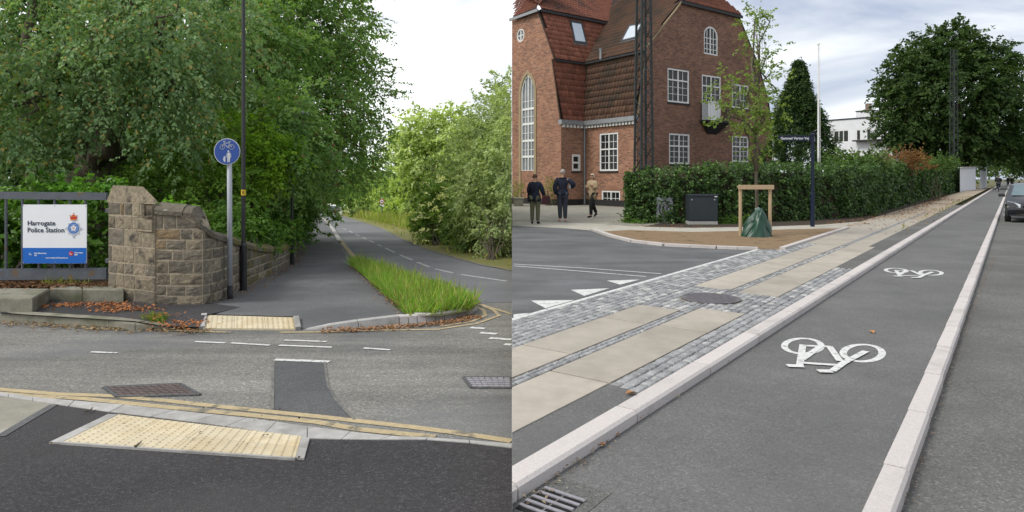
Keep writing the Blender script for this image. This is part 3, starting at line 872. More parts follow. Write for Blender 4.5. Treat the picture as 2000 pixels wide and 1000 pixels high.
mhc = (4.06, .945); cand = []
pitch = .094
wrows = [(.008, .098), (.098, .188), (.188, .278), (.835, .892), (.892, .948)] + [(1.51 + i * .0865, 1.51 + (i + 1) * .0865) for i in range(8)] + [(.285 + i * .09, .285 + (i + 1) * .09) for i in range(6)] + [(.958 + i * .09, .958 + (i + 1) * .09) for i in range(6)]
for ri, (w0, w1) in enumerate(wrows):
    s_ = -4.0 + rg.random() * .1
    while s_ < 12.4:
        L = rg.uniform(.075, .115)
        cs, cw = s_ + L / 2, (w0 + w1) / 2
        ok = LA(cs, cw).x > -.06 and not in_slab(cs, cw) and math.hypot(cs - mhc[0], cw - mhc[1]) > .40
        if w1 < .28 and (cs < .12 or cs > 8.2): ok = False
        if ok: cand.append((LA(cs, cw).y, s_, s_ + L, w0, w1))
        s_ += L
cand.sort()
rest = MB()
for k, (yy, s0, s1, w0, w1) in enumerate(cand):
    g = .005
    edge_ = min(LA(s0, w0).x, LA(s0, w1).x) < .02
    if k < 300 or edge_:
        m2 = MB(); block(m2, s0 + g, s1 - g, w0 + g, w1 - g, .045, .083, .009, rg, .006)
        if m2.v: m2.build('sett', m_sett, pav)
    else:
        block(rest, s0 + g, s1 - g, w0 + g, w1 - g, .05, .083, .009, rg, .006)


def sett_stuff(mb, parent):
    """vary the stones by an attribute, as each one is a different granite"""
    me_o = mb.build('setts', None, parent); me = me_o.data
    m, t, p = _nodes('mixed_granite')
    at = N(t, 'ShaderNodeAttribute'); at.attribute_name = 'stone'
    tcn = N(t, 'ShaderNodeTexCoord')
    col = ramp(t, at.outputs['Fac'], [(0, (.15, .152, .156)), (.5, (.24, .241, .243)), (.85, (.31, .308, .30)), (1, (.43, .42, .40))])
    col = mixc(t, col, ramp(t, noise(t, tcn.outputs['Object'], 40, 3), [(.3, (.75,) * 3), (.7, (1.2,) * 3)]), .8, 'MULTIPLY')
    t.links.new(col, p.inputs['Base Color']); p.inputs['Roughness'].default_value = .8
    nvert = len(me.vertices); vals = np.repeat(np.random.default_rng(5).random(nvert // 12 + 1), 12)[:nvert]
    a = me.attributes.new('stone', 'FLOAT', 'POINT'); a.data.foreach_set('value', vals.astype(np.float32))
    me.materials.clear(); me.materials.append(m); me_o['kind'] = 'stuff'


sett_stuff(rest, pav)
mh = thing('round_manhole', 'round grey iron manhole cover among the granite setts', 'manhole cover', LA(*mhc, .075))
ring = [(math.cos(k * math.pi / 18), math.sin(k * math.pi / 18)) for k in range(36)]
m2 = MB(); m2.add([(x * .37, y * .37, 0) for x, y in ring] + [(x * .37, y * .37, .012) for x, y in ring] + [(x * .345, y * .345, .012) for x, y in ring] + [(x * .345, y * .345, .006) for x, y in ring],
                  [(k + a * 36, (k + 1) % 36 + a * 36, (k + 1) % 36 + (a + 1) * 36, k + (a + 1) * 36) for k in range(36) for a in range(3)])
m2.build('cover_rim', m_ironmid, mh, world=False)
m2 = MB(); m2.add([(x * .46, y * .46, -.006) for x, y in ring], [tuple(range(36))]); m2.build('mortar_bed', m_concrete_old, mh, world=False)
m2 = MB(); m2.add([(x * .345, y * .345, .007) for x, y in ring], [tuple(range(36))])
for i in range(-7, 8):
    for j in range(-7, 8):
        if math.hypot(i, j) * .044 < .32: m2.box((i * .044, j * .044, .0095), (.026, .026, .007))
m2.build('cover_disc', m_ironmid, mh, world=False)

# white triangles and lines of the side street
mb = MB()
for tri in (((1037, 587), (1122, 586), (1065, 602)), ((1115, 566), (1190, 563), (1141, 578)), ((1185, 548), (1250, 546), (1211, 556)), ((1003, 614), (1034, 611), (1003, 622))):
    mb.poly([GR(*p, .071) for p in tri])
tag(mb.build('give_way_triangles', m_white), kind='structure')
mb = MB()
for px in ([(1003, 515.5), (1150, 524), (1292, 534.5)], [(1003, 519), (1140, 530), (1262, 540)]):
    ribbon(mb, [GR(*p, .071) for p in densify(px, 3)], .05)
tag(mb.build('white_stop_lines', m_white), kind='structure')

# two painted bicycles
def bike_symbol(ds, label):
    def q(cx, cy):
        p = GR(1500 + cx / 8.0, 640 + cy / 8.0, .0045); return p + LD * ds
    root = thing('bicycle_symbol', label, 'road marking', q(1000, 400), group='bicycle symbols on the cycle track')

    def el(cx, cy, rx, ry, tilt=0.0):
        return [q(cx + rx * math.cos(a), cy + ry * math.sin(a)) for a in [2 * math.pi * k / 40 for k in range(41)]]
    rw = MB(); ribbon(rw, el(545, 285, 288, 118), .062); rw.build('wheel', m_white, root)
    fw = MB(); ribbon(fw, el(1480, 395, 305, 132), .062); fw.build('wheel', m_white, root)
    fr = MB()
    for k, st in enumerate(([(545, 265), (495, 600)], [(500, 280), (1000, 300)], [(835, 285), (530, 500)], [(530, 555), (1085, 590)], [(960, 300), (1125, 530)], [(1530, 375), (1180, 560), (1000, 690)], [(300, 605), (550, 610)], [(780, 690), (1000, 695)])):
        pts = [q(*c) + Vector((0, 0, .0012 * (k + 1))) for c in st]
        ribbon(fr, pts, .062 if k not in (6, 7) else .085)
    fr.build('frame', m_white, root)


bike_symbol(0.0, 'white painted bicycle nearest the viewer on the cycle track')
bike_symbol(6.5, 'smaller white painted bicycle further along the cycle track')

# storm drain in the cycle track corner
dr = thing('storm_drain', 'dark slotted storm drain beside the pale kerb', 'drain', LA(-1.62, -.36, .003))
m2 = MB(); m2.poly(clipR([LA(-2.0, -.165, .003), LA(-1.27, -.165, .003), LA(-1.27, -.50, .003), LA(-2.0, -.50, .003)])); m2.build('drain_surround', m_road_r, dr)
for i in range(9):
    for h_ in (0, 1):
        s0 = -1.445 - i * .056; w0 = -.195 - h_ * .128
        q = [LA(s0, w0, .0058), LA(s0, w0 - .112, .0058), LA(s0 - .034, w0 - .112, .0058), LA(s0 - .034, w0, .0058)]
        if min(v.x for v in q) < .01: continue
        m2 = MB(); m2.add([v - Vector((0, 0, .0015)) for v in q] + q, [(4, 5, 6, 7), (0, 1, 5, 4), (1, 2, 6, 5), (2, 3, 7, 6), (3, 0, 4, 7)]); m2.build('drain_slot', m_hole, dr)
for i in range(10):
    s0 = -1.433 - i * .056
    if LA(s0, -.2).x < .02: continue
    m2 = MB(); m2.bar(LA(s0, -.19, .006), LA(s0, -.437, .006), .020, .010); m2.build('grate_bar', m_irongrey, dr)


# ================================================================== LEFT: WALL, PIER, GATE, SIGNS
def path_at(path, cum, s):
    s = min(max(s, 0), cum[-1] - 1e-6)
    for i in range(len(cum) - 1):
        if s <= cum[i + 1]:
            t = (s - cum[i]) / (cum[i + 1] - cum[i]); p = path[i].lerp(path[i + 1], t)
            d = path[i + 1] - path[i]; d = Vector((d.x, d.y, 0)).normalized()
            return p, Vector((d.y, -d.x, 0))
    return path[-1], Vector((1, 0, 0))


def cumul(path):
    c = [0.0]
    for a, b in zip(path[:-1], path[1:]): c.append(c[-1] + (Vector((b.x - a.x, b.y - a.y, 0))).length)
    return c


def stone_mesh(path, cum, s0, s1, zb0, zb1, zt0, zt1, rg, proud=.014, n=4):
    mb = MB(); vs = []
    g = .013
    s0 += g; s1 -= g
    for j in range(n + 1):
        for i in range(n + 1):
            u, v = i / n, j / n
            p, nn = path_at(path, cum, s0 + (s1 - s0) * u)
            zb = zb0 + (zb1 - zb0) * u + g; zt = zt0 + (zt1 - zt0) * u - g
            edge = i in (0, n) or j in (0, n)
            off = rg.uniform(.002, .010) if edge else proud * rg.uniform(.55, 1.25)
            du = 0 if edge else rg.uniform(-.25, .25) / n
            q = p + nn * off; q.z = zb + (zt - zb) * min(max(v + du * .5, 0), 1)
            if edge: q.z += rg.uniform(-.006, .006)
            vs.append(q)
    fs = [(j * (n + 1) + i, j * (n + 1) + i + 1, (j + 1) * (n + 1) + i + 1, (j + 1) * (n + 1) + i) for j in range(n) for i in range(n)]
    mb.add(vs, fs)
    # returns into the wall
    rim = [i for i in range(n + 1)] + [(j + 1) * (n + 1) - 1 for j in range(1, n + 1)] + [n * (n + 1) + i for i in range(n - 1, -1, -1)] + [j * (n + 1) for j in range(n - 1, 0, -1)]
    b0 = len(mb.v)
    for r_ in rim:
        p, nn = path_at(path, cum, s0 + (s1 - s0) * ((r_ % (n + 1)) / n)); v = Vector(mb.v[r_]); q = v - nn * .05; mb.v.append(tuple(q))
    k = len(rim)
    mb.f += [(rim[(i + 1) % k], rim[i], b0 + i, b0 + (i + 1) % k) for i in range(k)]
    return mb


def stone_face(root, path, topz, basez, course, lens, rg, mats, wts, breaks=(), name='stone', smax=None, topgap=0.0):
    cum = cumul(path); S_ = smax or cum[-1]; cnt = 0
    k = 0; hk = [0.0]
    for _ in range(40): hk.append(hk[-1] + course * rg.uniform(.78, 1.22))
    while True:
        hc = hk[k + 1] - hk[k]
        segs = []; s = 0.0
        while s < S_ - .03:
            L = rg.uniform(*lens)
            if k % 2 and s == 0: L *= .55
            e_ = s + L
            for b in breaks:
                if s < b - .001 < e_ - .001 or abs(e_ - b) < .12 and s < b: e_ = b; break
            if S_ - e_ < .12: e_ = S_
            segs.append((s, e_)); s = e_
        any_ = False
        for s0, s1 in segs:
            zb0, zb1 = basez(s0) + hk[k], basez(s1) + hk[k]
            t0, t1 = topz(s0) - topgap, topz(s1) - topgap
            zt0, zt1 = min(zb0 + hc, t0), min(zb1 + hc, t1)
            if zt0 - zb0 < .05 and zt1 - zb1 < .05: continue
            if t0 - zt0 < .06: zt0 = t0
            if t1 - zt1 < .06: zt1 = t1
            if zt0 - zb0 < .05: zt0 = zb0 + .05
            if zt1 - zb1 < .05: zt1 = zb1 + .05
            any_ = True
            mb = stone_mesh(path, cum, s0, s1, zb0, zb1, zt0, zt1, rg)
            mb.build(name, m_mossy if (topgap and 2.6 < s0 < 5.2 and rg.random() < .55) else rg.choices(mats, wts)[0], root); cnt += 1
        k += 1
        if not any_ or k > 14: break
    return cnt


rg = random.Random(31)
wall_px = [(303, 596, 398), (345, 597, 402), (377, 597, 407), (396, 596.5, 432), (412, 592.5, 446), (428, 588, 451.5), (452, 575.5, 459), (480, 561, 470), (505, 548.5, 476.5), (530, 537.5, 479), (551, 526.5, 478), (569, 515.5, 473), (581, 495, 460), (588, 478, 451), (597, 452, 437), (602, 432, 424)]
wpath = [GL(x, y, .1) for x, y, _ in wall_px]; wcum = cumul(wpath)
wtop = [H + p.y * (HY - t) / F for p, (_, _, t) in zip(wpath, wall_px)]
wbase = [p.z for p in wpath]


def interp(cum, vals):
    return lambda s: float(np.interp(s, cum, vals))


wall = thing('stone_wall', 'mossy coursed gritstone wall with sloping top, curving away beside the pavement', 'wall', wpath[3])
core = MB(); n = len(wpath); vs = []
for i, p in enumerate(wpath):
    _, nn = path_at(wpath, wcum, wcum[i])
    ft = Vector((p.x, p.y, wbase[i] - .3)); tp_ = Vector((p.x, p.y, wtop[i] - .05))
    bk = -nn * .36
    vs += [ft, tp_, tp_ + bk, ft + bk]
core.add(vs, [(i * 4 + k, (i + 1) * 4 + k, (i + 1) * 4 + k + 1, i * 4 + k + 1) for i in range(n - 1) for k in range(3)] + [(0, 1, 2, 3)])
core.build('mortar_core', m_mortar, wall)
smax = wcum[12]
ns = stone_face(wall, wpath, interp(wcum, wtop), interp(wcum, wbase), 0.19, (.16, .46), rg, [m_stone_g, m_stone_p, m_stone_o], [.78, .19, .03], breaks=(wcum[3],), smax=smax, topgap=.13)
far = MB()
s = smax; k = 0
while s < wcum[-1] - .1:
    L = rg.uniform(.4, .7)
    for k in range(4):
        zb = interp(wcum, wbase)(s + L / 2) + k * .2
        if zb + .2 < interp(wcum, wtop)(s + L / 2):
            m2 = stone_mesh(wpath, wcum, s, min(s + L, wcum[-1]), zb, zb, zb + .2, zb + .2, rg, n=2); far.add(m2.v, m2.f)
    s += L
tag(far.build('far_stones', m_stone_g, wall), kind='stuff')
s = 0.0; ci = 0
while s < wcum[-1] - .2:
    L = rg.uniform(.45, .7); e_ = min(s + L, wcum[-1])
    secs = []
    nsec = 4
    for j in range(nsec + 1):
        ss = s + .006 + (e_ - s - .012) * j / nsec
        p, nn = path_at(wpath, wcum, ss); zt = interp(wcum, wtop)(ss) + rg.uniform(-.008, .008)
        secs.append([Vector((p.x, p.y, 0)) + nn * a + Vector((0, 0, zt + b + rg.uniform(-.006, .006))) for a, b in ((.035, -.15), (.04, -.08), (-.02, -.01), (-.13, .025), (-.25, .015), (-.38, -.09), (-.38, -.15))])
    m2 = MB(); q = 7; m2.add([v for sc in secs for v in sc], [(j * q + a, j * q + (a + 1) % q, (j + 1) * q + (a + 1) % q, (j + 1) * q + a) for j in range(nsec) for a in range(q)] + [tuple(range(q)), tuple(nsec * q + a for a in range(q - 1, -1, -1))])
    if ci < 40: m2.build('coping_stone', m_moss if s > 1.2 else m_stone_g, wall)
    s = e_; ci += 1

# gate pier
C0, R0, L0 = GL(243.5, 591, .1), GL(303, 596.3, .1), GL(212, 586, .11)
pier = thing('gate_pier', 'squared stone gate pier with saddle-shaped cap beside the police sign', 'pillar', C0)
ptop = H + C0.y * (HY - 395) / F
ppath = [L0, C0, R0]; pcum = cumul(ppath)
B0 = L0 + (R0 - C0)
core = MB(); fp = [L0, C0, R0, B0]
core.add([Vector((p.x, p.y, -.75)) for p in fp] + [Vector((p.x, p.y, ptop)) for p in fp], [(0, 1, 5, 4), (1, 2, 6, 5), (2, 3, 7, 6), (3, 0, 4, 7), (4, 5, 6, 7)])
core.build('mortar_core', m_mortar, pier)
pb = interp(pcum, [p.z for p in ppath])
stone_face(pier, ppath, lambda s: ptop, lambda s: C0.z, (ptop - C0.z) / 7, (.17, .42), rg, [m_stone_p, m_stone_g, m_stone_o], [.68, .28, .04], breaks=(pcum[1],))
# side towards the wall above it
stone_face(pier, [R0, R0 + (L0 - C0) * .98], lambda s: ptop, lambda s: C0.z + 5 * (ptop - C0.z) / 7, (ptop - C0.z) / 7, (.2, .4), rg, [m_stone_p], [1])
m2 = MB(); fd = (R0 - C0).normalized(); bd = (L0 - C0)
e0 = [C0 - fd * .03 - bd * .05, R0 + fd * .03 - bd * .05, R0 + fd * .03 + bd * 1.02, L0 - fd * .03 + bd * .02]
apex_z = H + C0.y * (HY - 362) / F
e_lo = [Vector((p.x, p.y, ptop)) for p in e0]; e_hi = [Vector((p.x, p.y, ptop + .03)) for p in e0]
rd0 = (e0[0] + e0[3]) / 2; rd1 = (e0[1] + e0[2]) / 2 - fd * .17
ra = Vector((rd0.x, rd0.y, apex_z)); rb = Vector((rd1.x, rd1.y, apex_z - .02))
sp = bd.normalized() * .07
m2.add(e_lo + e_hi + [ra - sp, ra + sp, rb - sp, rb + sp],
       [(0, 1, 5, 4), (1, 2, 6, 5), (2, 3, 7, 6), (3, 0, 4, 7), (4, 5, 10, 8), (8, 10, 11, 9), (9, 11, 6, 7), (5, 6, 11, 10), (7, 4, 8, 9), (3, 2, 1, 0)])
m2.build('saddle_cap', m_stone_p, pier)

# low concrete ledge and step beside the pier
lg = thing('concrete_ledge', 'low weathered concrete step and ledge below the grey gate', 'ledge', GL(60, 600))


def slab8(px, dz0, hgt, name, m, root, bevel=.02):
    q = [GL(x, y, dz0) for x, y in px]
    c = sum(q, Vector()) / 4
    lo = [p - Vector((0, 0, .1)) for p in q]; mi = [p + Vector((0, 0, hgt - bevel)) for p in q]
    hi = [c + (p - c) * (1 - bevel / max((p - c).length, .01)) + Vector((0, 0, hgt)) for p in q]
    m2 = MB(); m2.add(lo + mi + hi, [(8, 9, 10, 11)] + [(k + i, k + (i + 1) % 4, k + 4 + (i + 1) % 4, k + 4 + i) for k in (0, 4) for i in range(4)])
    m2.build(name, m, root)


slab8([(-260, 606), (63, 611), (98, 589), (-260, 583)], .12, .205, 'step', m_concrete_old, lg)
slab8([(97, 588), (160, 589.5), (160, 577), (97, 575)], .12, .205, 'ledge_stone', m_concrete_old, lg)
slab8([(161, 589.5), (241, 591), (235, 579), (161, 577)], .12, .205, 'ledge_stone', m_concrete_old, lg)

# gate
GY = 11.36
gate = thing('metal_gate', 'grey painted metal gate with peeling rails and vertical bars', 'gate', PV(100, 547, GY))


def pbar(x0, y0, x1, y1, w, h, Y=GY): m2 = MB(); m2.bar(PV(x0, y0, Y), PV(x1, y1, Y), w, h); return m2


pbar(-140, 380, 209, 383.5, .06, .125).build('top_rail', m_gate, gate)
pbar(-140, 537, 209, 534, .06, .19).build('bottom_rail', m_gate, gate)
pbar(203, 376, 203, 546, .07, .105).build('end_stile', m_gate, gate)
for bx in (-112, -81, -50, -19, 12, 44, 76, 107, 137, 167):
    m2 = MB(); m2.tube([PV(bx, 386, GY), PV(bx, 527, GY)], .021, 8); m2.build('vertical_bar', m_gate, gate)
for hy in (411, 509):
    m2 = MB(); c = PV(213, hy, GY + .02); m2.box(c, (.10, .05, .075), bev=.01); m2.box(c + Vector((.01, -.03, 0)), (.03, .03, .03)); m2.build('hinge_bracket', m_gate, gate)

# police sign on the gate
SY = GY - .07
sg = thing('station_sign', 'white and blue police station sign with badge fixed to the grey gate', 'sign', PV(107, 457, SY))


def sx(px): return (px - 1000) / F * SY
def sz(py): return H + SY * (HY - py) / F
def srect(x0, y0, x1, y1, th=.012, off=0.0, bev=0.0):
    m2 = MB(); m2.box(((sx(x0) + sx(x1)) / 2, SY + off, (sz(y0) + sz(y1)) / 2), (sx(x1) - sx(x0), th, sz(y0) - sz(y1)), bev=bev); return m2


srect(45, 399.5, 169.5, 514.5).build('panel', m_signwhite, sg)
srect(45.3, 484, 169.2, 514.2, .004, -.0085).build('blue_band', m_bandblue, sg)
FACE = SY - .011


def stext(txt, px, py, size_px, m, bold=0.0, parent=sg):
    me = text_mesh(txt, size_px * SY / F, m, bold=bold)
    me.transform(Matrix.Rotation(R(90), 4, 'X'))
    o = link('lettering', me, parent); o.location = Vector((sx(px), FACE - .001, sz(py))) - parent.location; return o


stext('Harrogate', 54.2, 440, 13.2, m_signtext, .0022)
stext('Police Station', 54.2, 453.6, 13.2, m_signtext, .0022)
stext('Non-Emergency', 67.5, 495.5, 3.7, m_signwhite, .001); stext('101', 67.5, 499.8, 3.9, m_signwhite, .0012)
stext('Emergency', 146.5, 494.6, 3.7, m_signwhite, .001); stext('999', 146.5, 498.9, 3.9, m_signwhite, .0012)
stext('www.northyorkshire.police.uk', 90, 504.5, 3.5, m_signwhite, .0009)


def disc(px, py, rpx, off, m, name, n=24, inner=None, parent=sg, rz=None, Y=None):
    m2 = MB(); k = SY / F
    c = Vector((sx(px), FACE - off, sz(py)))
    def ringp(rr, rzz): return [c + Vector((math.cos(2 * math.pi * i / n) * rr * k, 0, math.sin(2 * math.pi * i / n) * rzz * k)) for i in range(n)]
    if inner:
        a = ringp(rpx, rpx); b = ringp(inner, inner); m2.add(a + b, [(i, (i + 1) % n, n + (i + 1) % n, n + i) for i in range(n)])
    else:
        a = ringp(rpx, rz or rpx); m2.add(a, [tuple(range(n))])
    return m2.build(name, m, parent)


disc(60.8, 496, 4.4, .0015, m_crestblue, 'phone_roundel'); disc(139.8, 495, 4.4, .0015, m_signred, 'phone_roundel')
for cx, cy in ((60.8, 496), (139.8, 495)):
    m2 = MB(); k = SY / F
    pts = [Vector((sx(cx + 2.0 * math.cos(a)), FACE - .0022, sz(cy - 2.0 * math.sin(a) - .2))) for a in [R(d) for d in (150, 180, 210, 240, 270, 300, 330)]]
    m2.tube(pts, [.008, .008, .004, .004, .004, .008, .008], 6); m2.build('handset', m_signwhite, sg)
# badge: eight pointed star, ring, rose, crown
m2 = MB(); k = SY / F; c = Vector((sx(144.6), FACE - .0012, sz(446.5))); st = []
for i in range(16):
    a = R(90 + i * 22.5); r_ = (17.5 if i % 4 == 0 else 15.0) if i % 2 == 0 else 11.5
    st.append(c + Vector((math.cos(a) * r_ * k, 0, math.sin(a) * r_ * k * (1.12 if i == 8 else 1))))
m2.add([c] + st, [(0, i + 1, (i + 1) % 16 + 1) for i in range(16)]); m2.build('badge_star', m_silver, sg)
disc(144.6, 445.5, 10.8, .002, m_crestblue, 'badge_ring'); disc(144.6, 445.5, 8.0, .0028, m_silver, 'badge_ring', inner=7.2)
for i in range(5):
    a = R(90 + 72 * i); disc(144.6 + 3.3 * math.cos(a), 445.5 - 3.3 * math.sin(a), 2.5, .003, m_signwhite, 'rose_petal', 10)
disc(144.6, 445.5, 6.6, .0026, m_bandblue, 'badge_ring', inner=5.8)
disc(144.6, 445.5, 1.3, .0036, m_gold, 'rose_centre', 10)
m2 = MB()
def sp_(x, y, o=.002): return Vector((sx(x), FACE - o, sz(y)))
m2.add([sp_(138.6, 429.5), sp_(150.6, 429.5), sp_(151.4, 421.5), sp_(148.5, 423.5), sp_(147.2, 420), sp_(144.6, 418.5), sp_(142, 420), sp_(140.7, 423.5), sp_(137.8, 421.5)], [(0, 1, 2, 3, 4, 5, 6, 7, 8)])
m2.build('crown', m_signred, sg)
for cx, cy, rr in ((144.6, 417, 1.3), (138.2, 421, 1.2), (151.0, 421, 1.2), (141.6, 422.5, 1.6), (147.6, 422.5, 1.6), (144.6, 422.0, 1.5)):
    disc(cx, cy, rr, .003, m_gold, 'crown_jewel', 8)
srect(138.4, 427.3, 150.8, 430, .001, -.0135).build('crown_band', m_gold, sg)
for px, py in ((46.8, 401.5), (107.5, 402), (168, 403), (46.8, 512.5), (108.5, 511.5), (168, 511)):
    disc(px, py, 1.0, .003, m_galv, 'screw', 8)

# shared path sign on its grey pole
B = GL(449.3, 583.5, .1); PYs = B.y
sp = thing('path_sign', 'round blue cycle and pedestrian path sign on a grey pole', 'road sign', B)
m2 = MB(); m2.tube([B - Vector((0, 0, .1)), B + Vector((0, 0, (583 - 557) * PYs / F))], .047, 12); m2.build('pole_sleeve', m_blacktube, sp, sm=True)
ptz = H + PYs * (HY - 276) / F; ctr = Vector(((443.5 - 1000) / F * (PYs - .07), PYs - .07, H + (PYs - .07) * (HY - 296) / F))
m2 = MB(); m2.tube([B + Vector((0, 0, .2)), Vector((ctr.x + .008, PYs, ptz))], .040, 12); m2.build('pole', m_galv, sp, sm=True)
k = (PYs - .07) / F


def sdisc(r, off, m, name, th=.004, n=40):
    m2 = MB(); a = [ctr + Vector((math.cos(2 * math.pi * i / n) * r * k, -off, math.sin(2 * math.pi * i / n) * r * k)) for i in range(n)]
    b = [v + Vector((0, th, 0)) for v in a]
    m2.add(a + b, [tuple(range(n)), tuple(range(2 * n - 1, n - 1, -1))] + [(i, n + i, n + (i + 1) % n, (i + 1) % n) for i in range(n)])
    return m2.build(name, m, sp)


sdisc(25.8, 0, m_signgrey, 'sign_rim'); sdisc(24.3, .006, m_blue, 'sign_face')


def gpt(x, y): return ctr + Vector(((x - 443.5) * k, -.0085, -(y - 296) * k))


def gstroke(mb, pts, w):
    P_ = [gpt(*p) for p in pts]
    for a, b in zip(P_[:-1], P_[1:]):
        d = (b - a).normalized(); sN = Vector((-d.z, 0, d.x)) * w * k / 2; e_ = d * w * k * .3
        mb.add([a - sN - e_, b - sN + e_, b + sN + e_, a + sN - e_], [(0, 1, 2, 3)])


def arc(cx, cy, r, a0=0, a1=360, n=20): return [(cx + r * math.cos(R(a0 + (a1 - a0) * i / n)), cy + r * math.sin(R(a0 + (a1 - a0) * i / n))) for i in range(n + 1)]


m2 = MB(); gstroke(m2, arc(434.7, 287, 4.5), 1.2); gstroke(m2, arc(453, 287, 4.6), 1.2)
gstroke(m2, [(434.7, 287), (438, 279.5), (447.5, 279.5), (453, 287)], 1.1); gstroke(m2, [(438, 281), (446, 288.5), (449, 280)], 1.1)
gstroke(m2, [(438.4, 276.2), (438, 280)], 1.0); gstroke(m2, [(436.5, 276), (441, 275.6)], 1.0); gstroke(m2, [(449.3, 276.5), (448, 282)], 1.0); gstroke(m2, [(446.5, 277), (451, 276.6)], 1.0)
m2.build('bicycle_symbol', m_signgrey, sp)
m2 = MB()
def gpoly(pts): m2.add([gpt(*p) for p in pts], [tuple(range(len(pts)))])
gpoly(arc(446.6, 295.6, 1.9, n=12)[:-1]); gpoly(arc(438.7, 306.3, 1.5, n=10)[:-1])
gpoly([(444.0, 298), (449.6, 298), (450.0, 308), (449.2, 316.5), (447.2, 317), (446.8, 309), (446.2, 317), (444.4, 317), (444.2, 308)])
gstroke(m2, [(444.5, 298.5), (442.8, 304), (441.2, 308)], 1.3); gstroke(m2, [(449.6, 298.8), (451.4, 304), (451, 307.5)], 1.3)
gpoly([(437.2, 307.8), (440.2, 307.8), (440.8, 313), (440, 316.5), (438.0, 316.5), (436.8, 313)]); gstroke(m2, [(437, 308.5), (436, 312)], .9)
m2.build('pedestrian_symbol', m_signgrey, sp)
m2 = MB()
for dz_ in (-.12, .12): m2.box(ctr + Vector((.008, .045, dz_)), (.10, .07, .03))
m2.build('clamp', m_galv, sp)

# street lamps
def lamp(px, py, tagy, sleeve_y, label, r=.038, rb=.062, top=6.4, arm=1, grp='black lamp posts along the pavement'):
    b = GL(px, py, .1); Y = b.y; root = thing('lamp_post', label, 'lamp post', b, group=grp)
    zs = H + Y * (HY - sleeve_y) / F
    m2 = MB(); m2.tube([b - Vector((0, 0, .05)), Vector((b.x, b.y, zs - .05)), Vector((b.x, b.y, zs))], [rb, rb, r + .005], 14); m2.build('base_tube', m_black, root, sm=False)
    m2 = MB(); m2.tube([Vector((b.x, b.y, zs - .02)), Vector((b.x, b.y, b.z + top))], [r, r * .8], 12); m2.tube([Vector((b.x, b.y, b.z + top - .05)), Vector((b.x + .35 * arm, b.y + .35 * (arm == 0), b.z + top + .25)), Vector((b.x + .8 * arm, b.y + .8 * (arm == 0), b.z + top + .3))], r * .7, 8); m2.build('column', m_black, root)
    m2 = MB(); m2.box(Vector((b.x + 1.0 * arm, b.y + 1.0 * (arm == 0), b.z + top + .3)), (.55, .2, .1) if arm else (.2, .55, .1), bev=.03); m2.build('lantern', m_galv, root)
    zt = H + Y * (HY - tagy) / F
    m2 = MB(); m2.tube([Vector((b.x, b.y, zt - .052)), Vector((b.x, b.y, zt + .052))], r + .003, 12); t_ = m2.build('number_tag', m_tagyellow, root)
    m2 = MB(); m2.box(Vector((b.x + .006, b.y - r - .004, zt)), (.02, .002, .05)); m2.build('tag_digit', m_black, t_)
    m2 = MB(); m2.box(Vector((b.x, b.y - rb - .002, b.z + (zs - b.z) * .6)), (.06, .008, .34)); m2.build('service_door', m_black, root)
    return root


lamp(475.5, 567, 376, 474, 'tall black lamp post with yellow tag right beside the blue round sign')
lamp(570.5, 517, 447, 481, 'second black lamp post along the wall, partly hidden in the leaves', top=3.7, arm=0)
lamp(588, 478, 431, 456, 'farthest black lamp post of the row, small beside the wall end', top=3.7, arm=0)

# far road signs
def far_sign(px, Y, ytop, rpx, label, red):
    z0 = zL(Y); x = (px - 1000) / F * Y; root = thing('speed_sign' if red else 'marker_sign', label, 'road sign', (x, Y, z0)); k = Y / F
    zt = H + Y * (HY - ytop) / F
    m2 = MB(); m2.tube([(x, Y, z0), (x, Y, zt)], .05, 8); m2.build('pole', m_galv, root)
    cz = zt - rpx * 1.9 * k
    if red:
        n = 20
        for rr, off, m, nm in ((rpx, .08, m_signred, 'red_ring'), (rpx * .72, .085, m_signwhite, 'sign_face')):
            a = [(x + math.cos(2 * math.pi * i / n) * rr * k, Y - off, cz + math.sin(2 * math.pi * i / n) * rr * k) for i in range(n)]
            m2 = MB(); m2.add(a + [(v[0], v[1] + .003, v[2]) for v in a], [tuple(range(n)), tuple(range(2 * n - 1, n - 1, -1))]); m2.build(nm, m, root)
        m2 = MB(); m2.box((x, Y - .09, cz), (rpx * .9 * k, .004, rpx * .3 * k)); m2.build('dark_mark', m_black, root)
        m2 = MB(); m2.box((x, Y - .08, cz - rpx * 1.65 * k), (rpx * 1.9 * k, .01, rpx * .8 * k)); m2.build('sub_plate', m_signwhite, root)
    else:
        for q in (0, 1):
            m2 = MB(); m2.box((x, Y - .07, cz - q * rpx * 1.6 * k), (rpx * 1.5 * k, .02, rpx * 1.35 * k)); m2.build('plate', m_signwhite, root)


far_sign(746, 66, 384, 4.9, 'small red ringed road sign on a pole in the verge across the road', True)
far_sign(665, 112, 408, 3.4, 'tiny white twin plate sign far along the road edge', False)

